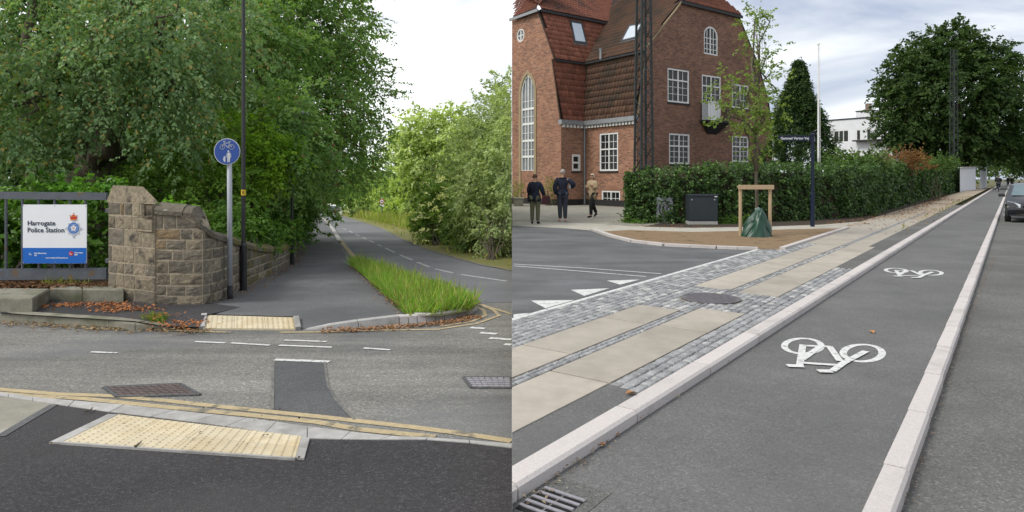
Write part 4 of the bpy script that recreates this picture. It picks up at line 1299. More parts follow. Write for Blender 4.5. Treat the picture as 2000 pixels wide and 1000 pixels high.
# the far car
def far_car():
    Y = 118; x = (652 - 1000) / F * Y; root = thing('car', 'small dark car driving far away on the left road', 'car', (x, Y, zL(Y)))
    def lp(prof, w, nm, m):
        m2 = MB(); n = len(prof)
        vs = [Vector((s_ * w * (1 - .12 * max(0, z - .9)), y, z)) for s_ in (-1, 1) for y, z in prof]
        m2.add(vs, [tuple(range(n - 1, -1, -1)), tuple(n + i for i in range(n))] + [(i, (i + 1) % n, n + (i + 1) % n, n + i) for i in range(n)])
        m2.build(nm, m, root, world=False)
    lp([(-2, .3), (2, .3), (2.05, .8), (1.2, .95), (.6, 1.45), (-1.2, 1.48), (-1.9, 1.0), (-2.05, .8)], .85, 'body', MAT('far_car_paint', (.03, .04, .06), (.04, .05, .07), 2, .25, spec=.6))
    m2 = MB(); m2.add([(-.68, -1.92, 1.0), (.68, -1.92, 1.0), (.58, -1.24, 1.42), (-.58, -1.24, 1.42)], [(0, 1, 2, 3)]); m2.build('rear_window', m_glass, root, world=False)
    for sx_ in (-.78, .78):
        for sy in (-1.3, 1.3):
            m2 = MB(); m2.tube([(sx_ - .1, sy, .32), (sx_ + .1, sy, .32)], .32, 14); m2.build('wheel', m_black, root, world=False)
        m2 = MB(); m2.box((sx_ * .85, -2.03, .78), (.25, .05, .18)); m2.build('tail_light', m_signred, root, world=False)


far_car()

# ================================================================== LEFT: TREES AND PLANTS
def Bp(x, y, Y, rx, rz, w=None, ry=None):
    k = Y / F
    return (PV(x, y, Y), (rx * k, ry if ry else (rx + rz) * .5 * k, rz * k), w if w else rx * rz)


def gnd(x, Y): return Vector(((x - 1000) / F * Y, Y, zL(Y) + .25))


# the big beech with the burred trunk
bb = [Bp(90, 60, 14, 170, 110), Bp(300, 60, 14.5, 150, 110), Bp(180, -120, 16, 300, 110), Bp(50, 190, 13.6, 90, 90), Bp(330, 150, 14.6, 100, 70), Bp(440, 60, 15.2, 70, 90),
      Bp(190, 130, 14.2, 110, 60), Bp(-130, 150, 14, 150, 190), Bp(30, 290, 13.4, 60, 45, 4200), Bp(195, 190, 14.0, 40, 40, 3600), Bp(110, 250, 14, 40, 40, 2500), Bp(355, 245, 14.2, 55, 45, 4200)]
beech = tree('beech_tree', 'huge beech with burred trunk and drooping leaves above the gate', gnd(195, 17), PV(205, -60, 17), .62, .34, bb, 1350, 44, .85, .088, (.058, .108, .05), (.17, .255, .13), 11, limbs=5, clip='L', droop=.75, up=.55, spread=.4, shell=.35, accent=(.21, .17, .065), acc=.09, flare=1.35, group='trees behind the stone wall')
rngb = np.random.default_rng(4); m2 = MB()
for x, y, r_, sq in ((172, 338, .36, .8), (212, 330, .34, 1.0), (232, 296, .25, .8), (160, 372, .5, .9), (225, 375, .48, .9), (185, 292, .28, .9), (198, 360, .42, 1)):
    c = PV(x, y, 16.62); ring = []; nu, nv = 12, 8
    for j in range(nv + 1):
        for i in range(nu):
            a, b = 2 * math.pi * i / nu, math.pi * j / nv
            q = Vector((math.cos(a) * math.sin(b), math.sin(a) * math.sin(b) * .8, math.cos(b) * sq * 1.15))
            ring.append(c + q * r_ * (1 + .10 * math.sin(3 * a + 5 * b + x)))
    m2.add(ring, [(j * nu + i, j * nu + (i + 1) % nu, (j + 1) * nu + (i + 1) % nu, (j + 1) * nu + i) for j in range(nv) for i in range(nu)])
m2.build('burrs', m_bark, beech, sm=True)

# large tree leaning over the far pavement
t3 = [Bp(590, 70, 24, 120, 110), Bp(675, 70, 27, 60, 95), Bp(690, 190, 27, 62, 80), Bp(600, 200, 23, 110, 110), Bp(505, 120, 20, 80, 130), Bp(640, 300, 28, 110, 55), Bp(712, 275, 30, 42, 55),
      Bp(560, 330, 24, 75, 55), Bp(690, 345, 34, 60, 34), Bp(580, -80, 24, 160, 80), Bp(572, 245, 17.6, 36, 85, 5500), Bp(592, 340, 20.5, 32, 34, 2000)]
tree('overhanging_tree', 'tall dark green tree whose crown overhangs the pavement against the white sky', gnd(517, 21), PV(540, 230, 22), .16, .11, t3, 2200, 38, 1.05, .125, (.052, .106, .034), (.165, .26, .085), 12, limbs=8, clip='L', droop=.45, shell=.4, accent=(.13, .09, .05), acc=.04, group='trees behind the stone wall')
t5 = [Bp(320, 345, 15.4, 85, 40), Bp(420, 372, 15.0, 70, 50), Bp(400, 300, 17, 80, 70), Bp(270, 300, 17, 50, 60), Bp(450, 430, 14.6, 45, 28)]
tree('understorey_tree', 'mid green bushy tree behind the wall between pier and blue sign', gnd(380, 16.3), PV(380, 330, 16.3), .07, .05, t5, 560, 26, .5, .085, (.045, .095, .015), (.13, .22, .04), 13, limbs=7, clip='L', droop=.3, group='trees behind the stone wall')
t4 = [Bp(520, 285, 16.5, 48, 30), Bp(495, 330, 16.2, 42, 40), Bp(470, 255, 16.8, 40, 28), Bp(545, 300, 16.5, 22, 12, 900)]
tree('young_tree', 'bright yellow green young tree just beyond the tall black lamp post', gnd(490, 16.8), PV(490, 300, 16.8), .05, .03, t4, 290, 24, .55, .085, (.075, .155, .012), (.175, .28, .03), 14, limbs=6, clip='L', droop=.25, up=.9, spread=.5, group='trees behind the stone wall')
rngw = np.random.default_rng(15)
wood = [Bp(60, 250, 22, 200, 160), Bp(300, 250, 22, 160, 160), Bp(480, 300, 24, 120, 140), Bp(-200, 250, 22, 160, 200), Bp(250, 420, 20, 330, 70), Bp(560, 390, 27, 70, 70), Bp(600, 330, 36, 90, 80), Bp(640, 370, 60, 60, 40), Bp(250, 330, 26, 350, 120), Bp(100, 60, 24, 260, 160), Bp(450, 60, 26, 180, 160)]
tag(leaf_object('woodland', *sprays(rngw, wood, 3600, 24, 1.1, .24, (.03, .066, .018), (.09, .165, .042), shell=.2), m_leaf, clip='L'), kind='stuff')
# wood trunks further in
for i, (px, Y, r_, lb) in enumerate(((50, 18.5, .13, 'thin brown trunk standing left of the burred beech'), (380, 20.5, .11, 'dark trunk half lost in leaves between pier and blue sign'), (-60, 21, .2, 'dim trunk in the wood at the far left edge'))):
    t_ = thing('tree', lb, 'tree', gnd(px, Y), group='trunks in the wood'); rr = np.random.default_rng(40 + i)
    m2 = MB(); m2.tube(limb_path(gnd(px, Y) - Vector((0, 0, .4)), PV(px + 8, -30, Y), rr, 8, .2), [r_ * (1.3 - .07 * q) for q in range(9)], 9); m2.build('trunk', m_bark, t_, sm=True)
    leaf_object('crown', *sprays(rr, [Bp(px, -90, Y, 90, 70)], 90, 20, .9, .16, (.02, .045, .014), (.06, .11, .03)), m_leaf, t_, clip='L', kind='stuff')


def bush(name, label, blobs, n, per, length, leaf, cA, cB, seed, mat=None, cat_='shrub', stems=7, clip=None, group=None, base=None, extra=None, **kw):
    rng = np.random.default_rng(seed); b = base or Vector((blobs[0][0].x, blobs[0][0].y, zL(blobs[0][0].y) + .05))
    root = thing(name, label, cat_, b, group=group)
    m2 = MB()
    for i in range(stems):
        c, rr, _ = blobs[i % len(blobs)]
        e_ = Vector(c) + Vector(rng.normal(size=3)) * (min(rr) * .4)
        m2.tube(limb_path(b + Vector((rng.normal() * .15, rng.normal() * .1, -.1)), e_, rng, 4, .3), [.028, .022, .016, .011, .006], 5)
    if clip == 'L': m2.v = [(min(v[0], -.02), v[1], v[2]) for v in m2.v]
    m2.build('stems', m_bark, root)
    a = sprays(rng, blobs, n, per, length, leaf, cA, cB, **kw)
    if extra is not None: a = cat(a, extra(rng))
    leaf_object('foliage', *a, mat or m_leaf, root, clip=clip, kind='stuff')
    return root


bush('laurel_hedge', 'glossy green laurel filling the space behind the gate bars', [Bp(25, 455, 12.3, 40, 70), Bp(95, 450, 12.5, 60, 75), Bp(185, 450, 12.3, 32, 70), Bp(-70, 450, 12.4, 80, 80), Bp(110, 385, 13, 110, 22)], 420, 16, .4, .13, (.035, .095, .012), (.12, .235, .03), 21, mat=m_leaf_gl, cat_='hedge', shell=.3, droop=.1)
bush('fern_clump', 'light green fronds rising above the gate rail before the trunk', [Bp(150, 366, 12.9, 55, 10), Bp(205, 358, 12.9, 25, 8)], 70, 16, .3, .09, (.05, .13, .02), (.12, .25, .04), 22, cat_='plant', shell=.2, spread=.35)
bush('ivy_shrub', 'ivy shrub spilling over the mossy dip of the wall', [Bp(500, 450, 15.2, 45, 22), Bp(545, 448, 17.2, 35, 24), Bp(570, 430, 20.5, 30, 28), Bp(592, 405, 26, 24, 26), Bp(450, 440, 13.6, 30, 16)], 560, 24, .45, .09, (.028, .065, .012), (.085, .165, .03), 23, shell=.25, droop=.4)
bush('wall_plant', 'small bright leaves growing on top of the wall beside the pier', [Bp(330, 398, 11.7, 25, 6), Bp(362, 404, 11.8, 18, 4)], 40, 12, .12, .06, (.08, .2, .02), (.15, .3, .04), 24, cat_='plant', stems=4)

# across the road
def gv(x, y): return GL(x, y, .05)


bush('pale_willow', 'pale grey green willow thicket at the road edge, its leaves reaching highest', [Bp(965, 250, 24, 55, 75), Bp(945, 360, 22.5, 45, 80), Bp(992, 190, 26, 35, 55), Bp(975, 440, 21.5, 42, 58), Bp(925, 400, 23, 26, 60), Bp(905, 300, 27, 26, 50), Bp(1000, 330, 22, 40, 130)], 1500, 24, .6, .11, (.125, .165, .075), (.31, .37, .19), 31, cat_='tree', clip='L', base=gv(965, 505), group='thicket across the road', shell=.35, droop=.2, stems=12)


def flowers(rng):
    b = [Bp(850, 432, 28.0, 40, 46), Bp(857, 378, 28.2, 22, 32), Bp(838, 445, 27.6, 26, 36)]
    return sprays(rng, b, 130, 12, .22, .085, (.50, .50, .32), (.68, .66, .48), shell=.9, up=1.2, droop=0, spread=.8)


bush('elder_bush', 'elder bush covered with cream flower heads beside the road', [Bp(850, 432, 28.8, 38, 44), Bp(857, 380, 29, 21, 32), Bp(838, 438, 28.6, 26, 30), Bp(885, 440, 28, 25, 40)], 520, 22, .5, .14, (.085, .155, .035), (.24, .33, .10), 32, clip='L', base=gv(852, 478), extra=flowers, group='thicket across the road', stems=8)
bush('dark_thicket', 'deep green low thicket between elder and willow', [Bp(905, 440, 25, 30, 50), Bp(935, 462, 23.5, 36, 34), Bp(900, 380, 30, 50, 50), Bp(880, 340, 34, 50, 40)], 560, 22, .6, .13, (.055, .095, .028), (.15, .21, .07), 33, clip='L', base=gv(912, 490), group='thicket across the road')
tree('ash_tree', 'loose pale green tree with twin crowns showing sky between them', Vector(((846 - 1000) / F * 56, 56, zL(56))), PV(848, 300, 56), .25, .14, [Bp(828, 248, 56, 36, 42), Bp(885, 245, 56, 34, 42), Bp(800, 285, 58, 42, 30), Bp(905, 290, 50, 30, 50), Bp(850, 300, 56, 60, 26)], 620, 22, 1.5, .30, (.15, .205, .07), (.36, .43, .19), 34, limbs=8, clip='L', group='trees across the road', shell=.35)
tree('hedgerow_tree', 'rounded mid green tree behind the small red ringed sign', Vector(((765 - 1000) / F * 78, 78, zL(78))), PV(770, 360, 78), .25, .15, [Bp(740, 350, 78, 50, 48), Bp(795, 345, 76, 48, 50), Bp(815, 400, 60, 34, 36), Bp(765, 395, 72, 40, 30), Bp(850, 340, 60, 50, 50)], 800, 22, 1.5, .30, (.12, .185, .045), (.31, .39, .13), 35, limbs=8, clip='L', group='trees across the road', shell=.35)
tree('roadside_tree', 'dark distant tree closing the view above the far road', Vector(((690 - 1000) / F * 110, 110, zL(110))), PV(690, 370, 110), .4, .2, [Bp(690, 362, 110, 40, 28), Bp(655, 366, 125, 40, 22), Bp(722, 378, 100, 30, 28), Bp(625, 374, 140, 30, 16)], 560, 20, 1.2, .5, (.08, .13, .038), (.21, .28, .09), 36, limbs=6, clip='L', group='trees across the road', shell=.3)
rngf = np.random.default_rng(37)
tag(leaf_object('far_woodland', *sprays(rngf, [Bp(760, 380, 90, 90, 40), Bp(880, 380, 60, 90, 60), Bp(960, 350, 45, 60, 110), Bp(640, 388, 180, 40, 12), Bp(715, 396, 85, 22, 20)], 1000, 22, 1.3, .5, (.09, .14, .045), (.22, .29, .11), shell=.2), m_leaf, clip='L'), kind='stuff')


def in_poly(P_, poly):
    x, y = P_[:, 0], P_[:, 1]; c = np.zeros(len(P_), bool); j = len(poly) - 1
    for i in range(len(poly)):
        xi, yi = poly[i]; xj, yj = poly[j]
        c ^= ((yi > y) != (yj > y)) & (x < (xj - xi) * (y - yi) / (yj - yi + 1e-12) + xi); j = i
    return c


def grass(name, poly, zf, n, hmin, hmax, cA, cB, seed, width=.03, clip=None, lean=.35, parent=None, accent=None, acc=0):
    rng = np.random.default_rng(seed); pl = [(p.x, p.y) for p in poly]; a = np.array(pl)
    P_ = rng.random((n * 4, 2)) * (a.max(0) - a.min(0)) + a.min(0); P_ = P_[in_poly(P_, pl)][:n]
    n = len(P_); h = rng.uniform(hmin, hmax, n) * (.6 + .4 * np.sin(P_[:, 0] * 3) * np.cos(P_[:, 1] * 2.3) * .5 + .2)
    A = unit(np.c_[rng.normal(size=(n, 2)) * lean, np.ones(n)])
    C = np.c_[P_, np.array([zf(x, y) for x, y in P_])] + A * h[:, None] * .5
    Nn = unit(rng.normal(size=(n, 3))); Nn[:, 2] *= .2
    t = rng.random((n, 1)); col = np.array(cA) * (1 - t) + np.array(cB) * t
    if accent is not None:
        k = rng.random(n) < acc; col[k] = accent
    # widths fixed, so aspect depends on the height: build in two height classes
    o = leaf_object(name, C, A, Nn, h, col, m_grass, parent, aspect=width / ((hmin + hmax) / 2), clip=clip, fold=.3, kind='stuff')
    return o


VG = [GL(*p, .09) for p in ((684, 516), (797, 616), (860, 613), (918, 604), (928, 594), (900, 585), (850, 566), (720, 524))]
grass('grass', VG, lambda x, y: zL(y) + .09, 12500, .12, .42, (.11, .225, .035), (.27, .41, .09), 51, .012, 'L', .55, accent=(.32, .28, .14), acc=.14)
VGo = [p + (p - sum(VG, Vector()) / len(VG)).normalized() * .16 for p in VG]
grass('grass_stalks', VGo, lambda x, y: zL(y) + .09, 800, .25, .58, (.16, .24, .05), (.36, .36, .15), 59, .007, 'L', .30)
grass('verge_weeds', VGo, lambda x, y: zL(y) + .09, 1500, .08, .2, (.07, .13, .02), (.2, .22, .07), 60, .035, 'L', .9)
VG2 = [GL(*p, .05) for p in ((640, 411), (700, 430), (746, 443), (790, 465), (838, 484), (892, 500), (940, 513), (999, 525), (999, 508), (930, 488), (880, 466), (800, 440), (740, 425))]
grass('verge_grass', VG2, lambda x, y: zL(y) + .05, 9000, .10, .35, (.12, .17, .03), (.30, .27, .09), 52, .05, 'L', .4)
VG3 = [GL(*p, .05) for p in ((690, 424), (760, 440), (830, 462), (850, 458), (790, 436), (740, 424))]
grass('tall_grass', VG3, lambda x, y: zL(y) + .05, 4000, .6, 1.4, (.13, .20, .04), (.28, .30, .10), 53, .10, 'L', .25, accent=(.34, .26, .22), acc=.08)
TG = [GL(*p, .02) for p in ((284, 634), (322, 640), (322, 632), (284, 627))]
grass('grass_tuft', TG, lambda x, y: zL(y) + .04, 320, .08, .2, (.07, .14, .02), (.2, .24, .08), 54, .012, None, .5)
GT = [GL(*p, .3) for p in ((80, 560), (175, 560), (175, 556), (80, 556))]
grass('grass_tuft', GT, lambda x, y: zL(y) + .3, 120, .08, .25, (.1, .13, .03), (.2, .2, .08), 55, .012, None, .7)


def litter(name, px_lines, n, width, sz, cA, cB, seed, dz=.02, side='L', z=None, clumps=0.0):
    rng = np.random.default_rng(seed); pts = []
    segs = [(a, b) for ln in px_lines for a, b in zip(ln[:-1], ln[1:])]
    f = (lambda x, y: GL(x, y, dz)) if side == 'L' else (lambda x, y: GR(x, y, z))
    Ls = np.array([(f(*b) - f(*a)).length for a, b in segs]); idx = rng.choice(len(segs), n, p=Ls / Ls.sum())
    for i in idx:
        a, b = segs[i]; p = f(*a).lerp(f(*b), rng.random()); pts.append((p.x + rng.normal() * width, p.y + rng.normal() * width, 0))
    C = np.array(pts); C[:, 2] = (zL(C[:, 1]) + dz if side == 'L' else z) + rng.random(n) * .018 + .006
    A = unit(np.c_[rng.normal(size=(n, 2)), rng.normal(size=n) * .25]); Nn = unit(np.c_[rng.normal(size=(n, 2)) * .35, np.ones(n)])
    t = rng.random((n, 1)); col = np.array(cA) * (1 - t) + np.array(cB) * t
    o = leaf_object(name, C, A, Nn, sz * rng.uniform(.5, 1.4, n), col, m_litter, aspect=.55, clip=side if side == 'L' else 'R'); tag(o, kind='stuff'); return o


BR1, BR2 = (.20, .085, .035), (.34, .20, .10)
litter('fallen_leaves', [[(0, 631), (150, 640), (280, 645), (400, 648)]], 600, .10, .045, (.16, .09, .05), (.36, .27, .15), 61, .01)
litter('fallen_leaves', [[(640, 647), (720, 643), (800, 638), (880, 630), (930, 618)]], 800, .08, .05, BR1, (.36, .22, .13), 62, .012)
litter('pine_needle_litter', [[(90, 598), (180, 594), (240, 600)], [(200, 606), (290, 604)], [(300, 618), (330, 616)], [(330, 632), (390, 634)]], 800, .14, .05, (.26, .095, .035), (.40, .17, .07), 63, .132)
litter('fallen_leaves', [[(420, 592), (480, 570), (530, 546), (575, 518), (590, 480)]], 600, .12, .045, (.14, .07, .035), (.30, .17, .09), 64, .108)
litter('leaf_mould', [[(10, 552), (120, 555), (225, 558)], [(10, 558), (120, 560)]], 1700, .16, .06, (.09, .045, .025), (.2, .11, .06), 65, .325)
litter('fallen_leaves', [[(690, 520), (740, 562), (790, 612)]], 350, .08, .05, BR1, BR2, 66, .105)
litter('road_debris', [[(150, 800), (380, 850), (560, 880)], [(240, 812), (420, 826), (580, 852)], [(40, 880), (400, 900)]], 45, .22, .022, (.04, .03, .025), (.14, .10, .06), 67, .024)
for i, pl in enumerate(([(163, 804), (175, 802), (181, 796)], [(264, 872), (270, 868), (276, 862)])):
    m2 = MB(); m2.tube([GL(*p, .035) for p in pl], [.008, .007, .004], 6); o = m2.build('twig', m_bark_l, None)
    tag(o, ('small bent twig lying on the fresh black asphalt', 'small twig lying on the buff tactile slabs')[i], 'twig')

# ================================================================== RIGHT: THE BRICK HOUSE
KO = GR(1243, 408); KO.z = 0
UU, VV = Vector((-.677, 1, 0)), Vector((1.308, 1, 0))
UN, VN = UU.normalized(), VV.normalized()
B_OUT = Vector((-1, -.677, 0)).normalized(); C_OUT = Vector((1, -1.308, 0)).normalized()
Zw = Vector((0, 0, 1))


def HP(al, be, z): return KO + UU * al + VV * be + Zw * z


aQ = (KO.x - (142 / F) * KO.y) / ((142 / F) + .677)             # inner corner along B
QO = HP(aQ, 0, 0)
bP = -((96 / F) * QO.y - QO.x) / ((96 / F) - 1.308)             # outer corner of the wing
PO = HP(aQ, bP, 0)


def onp(O, e, x, y=None):
    r = (x - 1000) / F; a = (O.x - r * O.y) / (r * e.y - e.x)
    if y is None: return a
    Y = O.y + a * e.y; return a, H + Y * (HY - y) / F


house = thing('brick_house', 'old brick house with steep red pantile roofs and white windows behind the hedge', 'house', HP(0, 0, 0))


def wall_panel(name, O, e, nout, outline, holes, m, depth=.13):
    """a brick wall in its own plane, the window openings cut out and returned inwards"""
    loops = [[Vector((a, z, 0)) for a, z in outline]] + [[Vector((a, z, 0)) for a, z in h] for h in holes]
    tris = geometry.tessellate_polygon(loops); flat = [v for l in loops for v in l]
    def W3(a, z, d=0): return O + e * a + Zw * z + nout * d
    vs = [W3(v.x, v.y) for v in flat]; uvs = [(v.x * e.length, v.y) for v in flat]; fs = []
    for t in tris:
        a, b, c = (vs[i] for i in t)
        if (b - a).cross(c - a).length < 1e-9: continue
        fs.append(tuple(t) if (b - a).cross(c - a).dot(nout) > 0 else tuple(reversed(t)))
    for h in holes:
        n = len(h); b0 = len(vs)
        for a, z in h: vs += [W3(a, z), W3(a, z, -depth)]; uvs += [(a * e.length, z), (a * e.length + depth, z)]
        for i in range(n):
            j = (i + 1) % n; fs.append((b0 + 2 * i, b0 + 2 * j, b0 + 2 * j + 1, b0 + 2 * i + 1))
    me = bpy.data.meshes.new(name); me.from_pydata([tuple(v - house.location) for v in vs], [], fs)
    ul = me.uv_layers.new(name='UVMap')
    for l in me.loops: ul.data[l.index].uv = uvs[l.vertex_index]
    me.materials.append(m); me.update()
    return link(name, me, house)


class Pl:
    """boxes in a wall's plane: along, height, out"""
    def __init__(s, O, e, nout): s.O, s.e, s.n = O, e, nout
    def pt(s, a, z, d=0): return s.O + s.e * a + Zw * z + s.n * d
    def box(s, mb, a0, a1, z0, z1, d0, d1):
        vs = [s.pt(a, z, d) for d in (d0, d1) for a, z in ((a0, z0), (a1, z0), (a1, z1), (a0, z1))]
        mb.add(vs, [(3, 2, 1, 0), (4, 5, 6, 7), (0, 1, 5, 4), (1, 2, 6, 5), (2, 3, 7, 6), (3, 0, 4, 7)])


def window(pl, a0, a1, z0, z1, cols=2, rows=(.0, .62, 1.), bars=2, hbars=(2, 1), glass=None, fw=.085, panel=0.0, sill=True):
    L = pl.e.length; f = fw / L
    fr = MB()
    pl.box(fr, a0, a0 + f, z0, z1, -.11, -.015); pl.box(fr, a1 - f, a1, z0, z1, -.11, -.015)
    pl.box(fr, a0 + f, a1 - f, z0, z0 + fw, -.11, -.017); pl.box(fr, a0 + f, a1 - f, z1 - fw, z1, -.11, -.017)
    ia0, ia1, iz0, iz1 = a0 + f, a1 - f, z0 + fw, z1 - fw
    cw = (ia1 - ia0) / cols
    for c in range(1, cols): pl.box(fr, ia0 + cw * c - f * .42, ia0 + cw * c + f * .42, iz0, iz1, -.11, -.02)
    for r in rows[1:-1]:
        z = iz0 + (iz1 - iz0) * r; pl.box(fr, ia0, ia1, z - fw * .42, z + fw * .42, -.10, -.018)
    w = fr.build('window', m_wood_white, house)
    gb = MB()
    for c in range(cols):
        for ri in range(len(rows) - 1):
            pa0, pa1 = ia0 + cw * c, ia0 + cw * (c + 1); pz0, pz1 = iz0 + (iz1 - iz0) * rows[ri], iz0 + (iz1 - iz0) * rows[ri + 1]
            g = MB()
            if panel and ri == 0:
                pl.box(g, pa0, pa1, pz0, pz1, -.09, -.05); g.build('door_panel', m_wood_white, w)
                for q in range(1, 4): pl.box(gb, pa0 + (pa1 - pa0) * q / 4 - .012, pa0 + (pa1 - pa0) * q / 4 + .004, pz0, pz1, -.05, -.04)
                continue
            pl.box(g, pa0, pa1, pz0, pz1, -.085, -.075); g.build('pane', glass or m_glass, w)
            nb = hbars[min(ri, len(hbars) - 1)]
            for q in range(1, bars): aa = pa0 + (pa1 - pa0) * q / bars; pl.box(gb, aa - .013 / L, aa + .013 / L, pz0, pz1, -.074, -.05)
            for q in range(1, nb + 1): zz = pz0 + (pz1 - pz0) * q / (nb + 1); pl.box(gb, pa0, pa1, zz - .012, zz + .012, -.074, -.052)
    if gb.v: tag(gb.build('glazing_bars', m_wood_white, w), kind='stuff')
    if sill:
        sb = MB(); pl.box(sb, a0 - .03, a1 + .03, z0 - .09, z0 - .004, -.08, .05); sb.build('sill', m_plinth, w)
    return w


def arch_window(pl, outline, m_ring, ring_w, cols, zrows, glass, name='window'):
    ca = sum(a for a, z in outline) / len(outline); cz = sum(z for a, z in outline) / len(outline)
    L = pl.e.length
    def inset(o, d):
        res = []
        for i in range(len(o)):
            p0, p1, p2 = o[i - 1], o[i], o[(i + 1) % len(o)]
            t = Vector(((p2[0] - p0[0]) * L, p2[1] - p0[1])).normalized(); nn = Vector((-t.y, t.x))
            if nn.dot(Vector(((ca - p1[0]) * L, cz - p1[1]))) < 0: nn = -nn
            res.append((p1[0] + nn.x * d / L, p1[1] + nn.y * d))
        return res
    inn = inset(outline, ring_w); n = len(outline); fr = MB()
    vs = [pl.pt(a, z, d) for d in (-.11, -.015) for o in (outline, inn) for a, z in o]
    fr.add(vs, [(2 * n + i, 2 * n + (i + 1) % n, 3 * n + (i + 1) % n, 3 * n + i) for i in range(n)] + [(n + i, 3 * n + i, 3 * n + (i + 1) % n, n + (i + 1) % n) for i in range(n)] + [(i, (i + 1) % n, 2 * n + (i + 1) % n, 2 * n + i) for i in range(n)])
    a0, a1 = min(a for a, z in inn), max(a for a, z in inn); z0, z1 = min(z for a, z in inn), max(z for a, z in inn)
    def ztop(a):                                   # height of the arch above a
        best = z0
        for i in range(n):
            (x0, y0), (x1, y1) = inn[i], inn[(i + 1) % n]
            if (x0 - a) * (x1 - a) <= 0 and abs(x1 - x0) > 1e-6: best = max(best, y0 + (y1 - y0) * (a - x0) / (x1 - x0))
        return best
    for c in range(1, cols):
        a = a0 + (a1 - a0) * c / cols; main = (c * 2 == cols) or cols < 3
        wv = (.035 if main else .018) / L; pl.box(fr, a - wv, a + wv, z0, ztop(a), -.10, -.03 if main else -.05)
    for z, t in zrows: pl.box(fr, a0, a1, z - t / 2, z + t / 2, -.10, -.035 if t > .05 else -.055)
    w = fr.build(name, m_ring, house)
    g = MB(); g.add([pl.pt(a, z, -.085) for a, z in inn], [tuple(range(n))]); g.build('pane', glass, w)
    return w


Bp_, Cp_, Ap_, Rp_ = Pl(KO, UU, B_OUT), Pl(KO, VV, C_OUT), Pl(PO, UU, B_OUT), Pl(QO, VV, C_OUT)


def rect(O, e, xl, xr, yt, yb, xa=None):
    """pixel rectangle -> a0, a1, z0, z1 in the plane, heights read at the left edge"""
    aL, zt = onp(O, e, xl, yt); _, zb = onp(O, e, xl, yb); aR = onp(O, e, xr)
    return min(aL, aR), max(aL, aR), zb, zt


def hole(r): return [(r[0], r[2]), (r[1], r[2]), (r[1], r[3]), (r[0], r[3])]


Z0 = 4.55
# gable wall facing the street
c1 = onp(KO, VV, 1262, 99); c2 = onp(KO, VV, 1331, 12); c3 = onp(KO, VV, 1442, 32); c4 = onp(KO, VV, 1478, 122); c5 = onp(KO, VV, 1498, 190); c6 = onp(KO, VV, 1508, 258)
CW = onp(KO, VV, 1508)
r1 = rect(KO, VV, 1304, 1346, 132, 198.5); r2 = rect(KO, VV, 1371, 1408, 145, 235); r3 = rect(KO, VV, 1430, 1462, 163, 210); r4 = rect(KO, VV, 1307, 1347, 260, 320); r5 = rect(KO, VV, 1430, 1462, 265, 316)
aa0, azt = onp(KO, VV, 1375, 66); _, azb = onp(KO, VV, 1375, 104.5); aa1 = onp(KO, VV, 1402); _, azx = onp(KO, VV, 1388, 51.5)
arch = [(aa0, azb), (aa1, azb), (aa1, azt)] + [((aa0 + aa1) / 2 + (aa1 - aa0) / 2 * math.cos(R(t)), azt + (azx - azt) * math.sin(R(t))) for t in (25, 50, 75, 90, 105, 130, 155)] + [(aa0, azt)]
wall_panel('gable_wall', KO, VV, C_OUT, [(0, -.1), (CW, -.1), (CW, c6[1]), c5, c4, c3, (c2[0], c3[1]), (c1[0] - .12, c1[1] + .02), c1, (0, Z0)], [hole(r) for r in (r1, r2, r3, r4, r5)] + [arch], m_brick_shaded)
window(Cp_, *r1, rows=(0, .68, 1), hbars=(2, 0)); window(Cp_, *r2, rows=(0, .42, .78, 1), hbars=(0, 1, 0), panel=1, sill=False)
window(Cp_, *r3, rows=(0, .66, 1), hbars=(1, 0)); window(Cp_, *r4, rows=(0, .6, 1), hbars=(2, 1)); window(Cp_, *r5, rows=(0, .6, 1), hbars=(2, 1))
arch_window(Cp_, arch, m_wood_white, .09, 4, [(azb + (azt - azb) * t, .035) for t in (.28, .56, .84)], m_glass)
# front wall B, wing return, wing facade A
r7 = rect(KO, UU, 1171, 1207, 261, 334); r8 = rect(KO, UU, 1175, 1211, 372, 401.5)
wall_panel('front_wall', KO, UU, B_OUT, [(0, -.1), (aQ, -.1), (aQ, Z0), (0, Z0)], [hole(r7), hole(r8)], m_brick_warm)
window(Bp_, *r7, rows=(0, .58, 1), hbars=(2, 1)); window(Bp_, *r8, rows=(0, 1), hbars=(1,), sill=False)
r9 = rect(QO, VV, 1117, 1134, 301, 334)
wall_panel('wing_side_wall', QO, VV, C_OUT, [(bP, -.1), (0, -.1), (0, Z0), (bP, Z0)], [hole(r9)], m_brick_warm)
window(Rp_, *r9, cols=1, rows=(0, .5, 1), bars=1, hbars=(0, 0), fw=.13)
p1 = onp(PO, UU, 1079, 116); p2 = onp(PO, UU, 1051, 20); aM = onp(PO, UU, 1000.02)
g0, gz0 = onp(PO, UU, 1044, 333); g1 = onp(PO, UU, 1018); _, gzs = onp(PO, UU, 1029, 178); gm, gza = onp(PO, UU, 1031, 145)
lo_, hi_ = min(g0, g1), max(g0, g1); mid = (lo_ + hi_) / 2
def gothic(o=0.0, zb=None):
    a, b = lo_ - o, hi_ + o; zt = gza + o * 1.4
    return [(a, zb if zb is not None else gz0), (b, zb if zb is not None else gz0), (b, gzs), (b - (b - mid) * .12, gzs + (zt - gzs) * .35), (b - (b - mid) * .45, gzs + (zt - gzs) * .74), (mid, zt), (a + (mid - a) * .45, gzs + (zt - gzs) * .74), (a + (mid - a) * .12, gzs + (zt - gzs) * .35), (a, gzs)]
rc, rz_ = onp(PO, UU, 1016.5, 69); rr = .38 * 36 / 36; rx_ = .40 / UU.length
oval = [(rc + rx_ * math.cos(R(t)), rz_ + .40 * math.sin(R(t))) for t in range(0, 360, 24)]
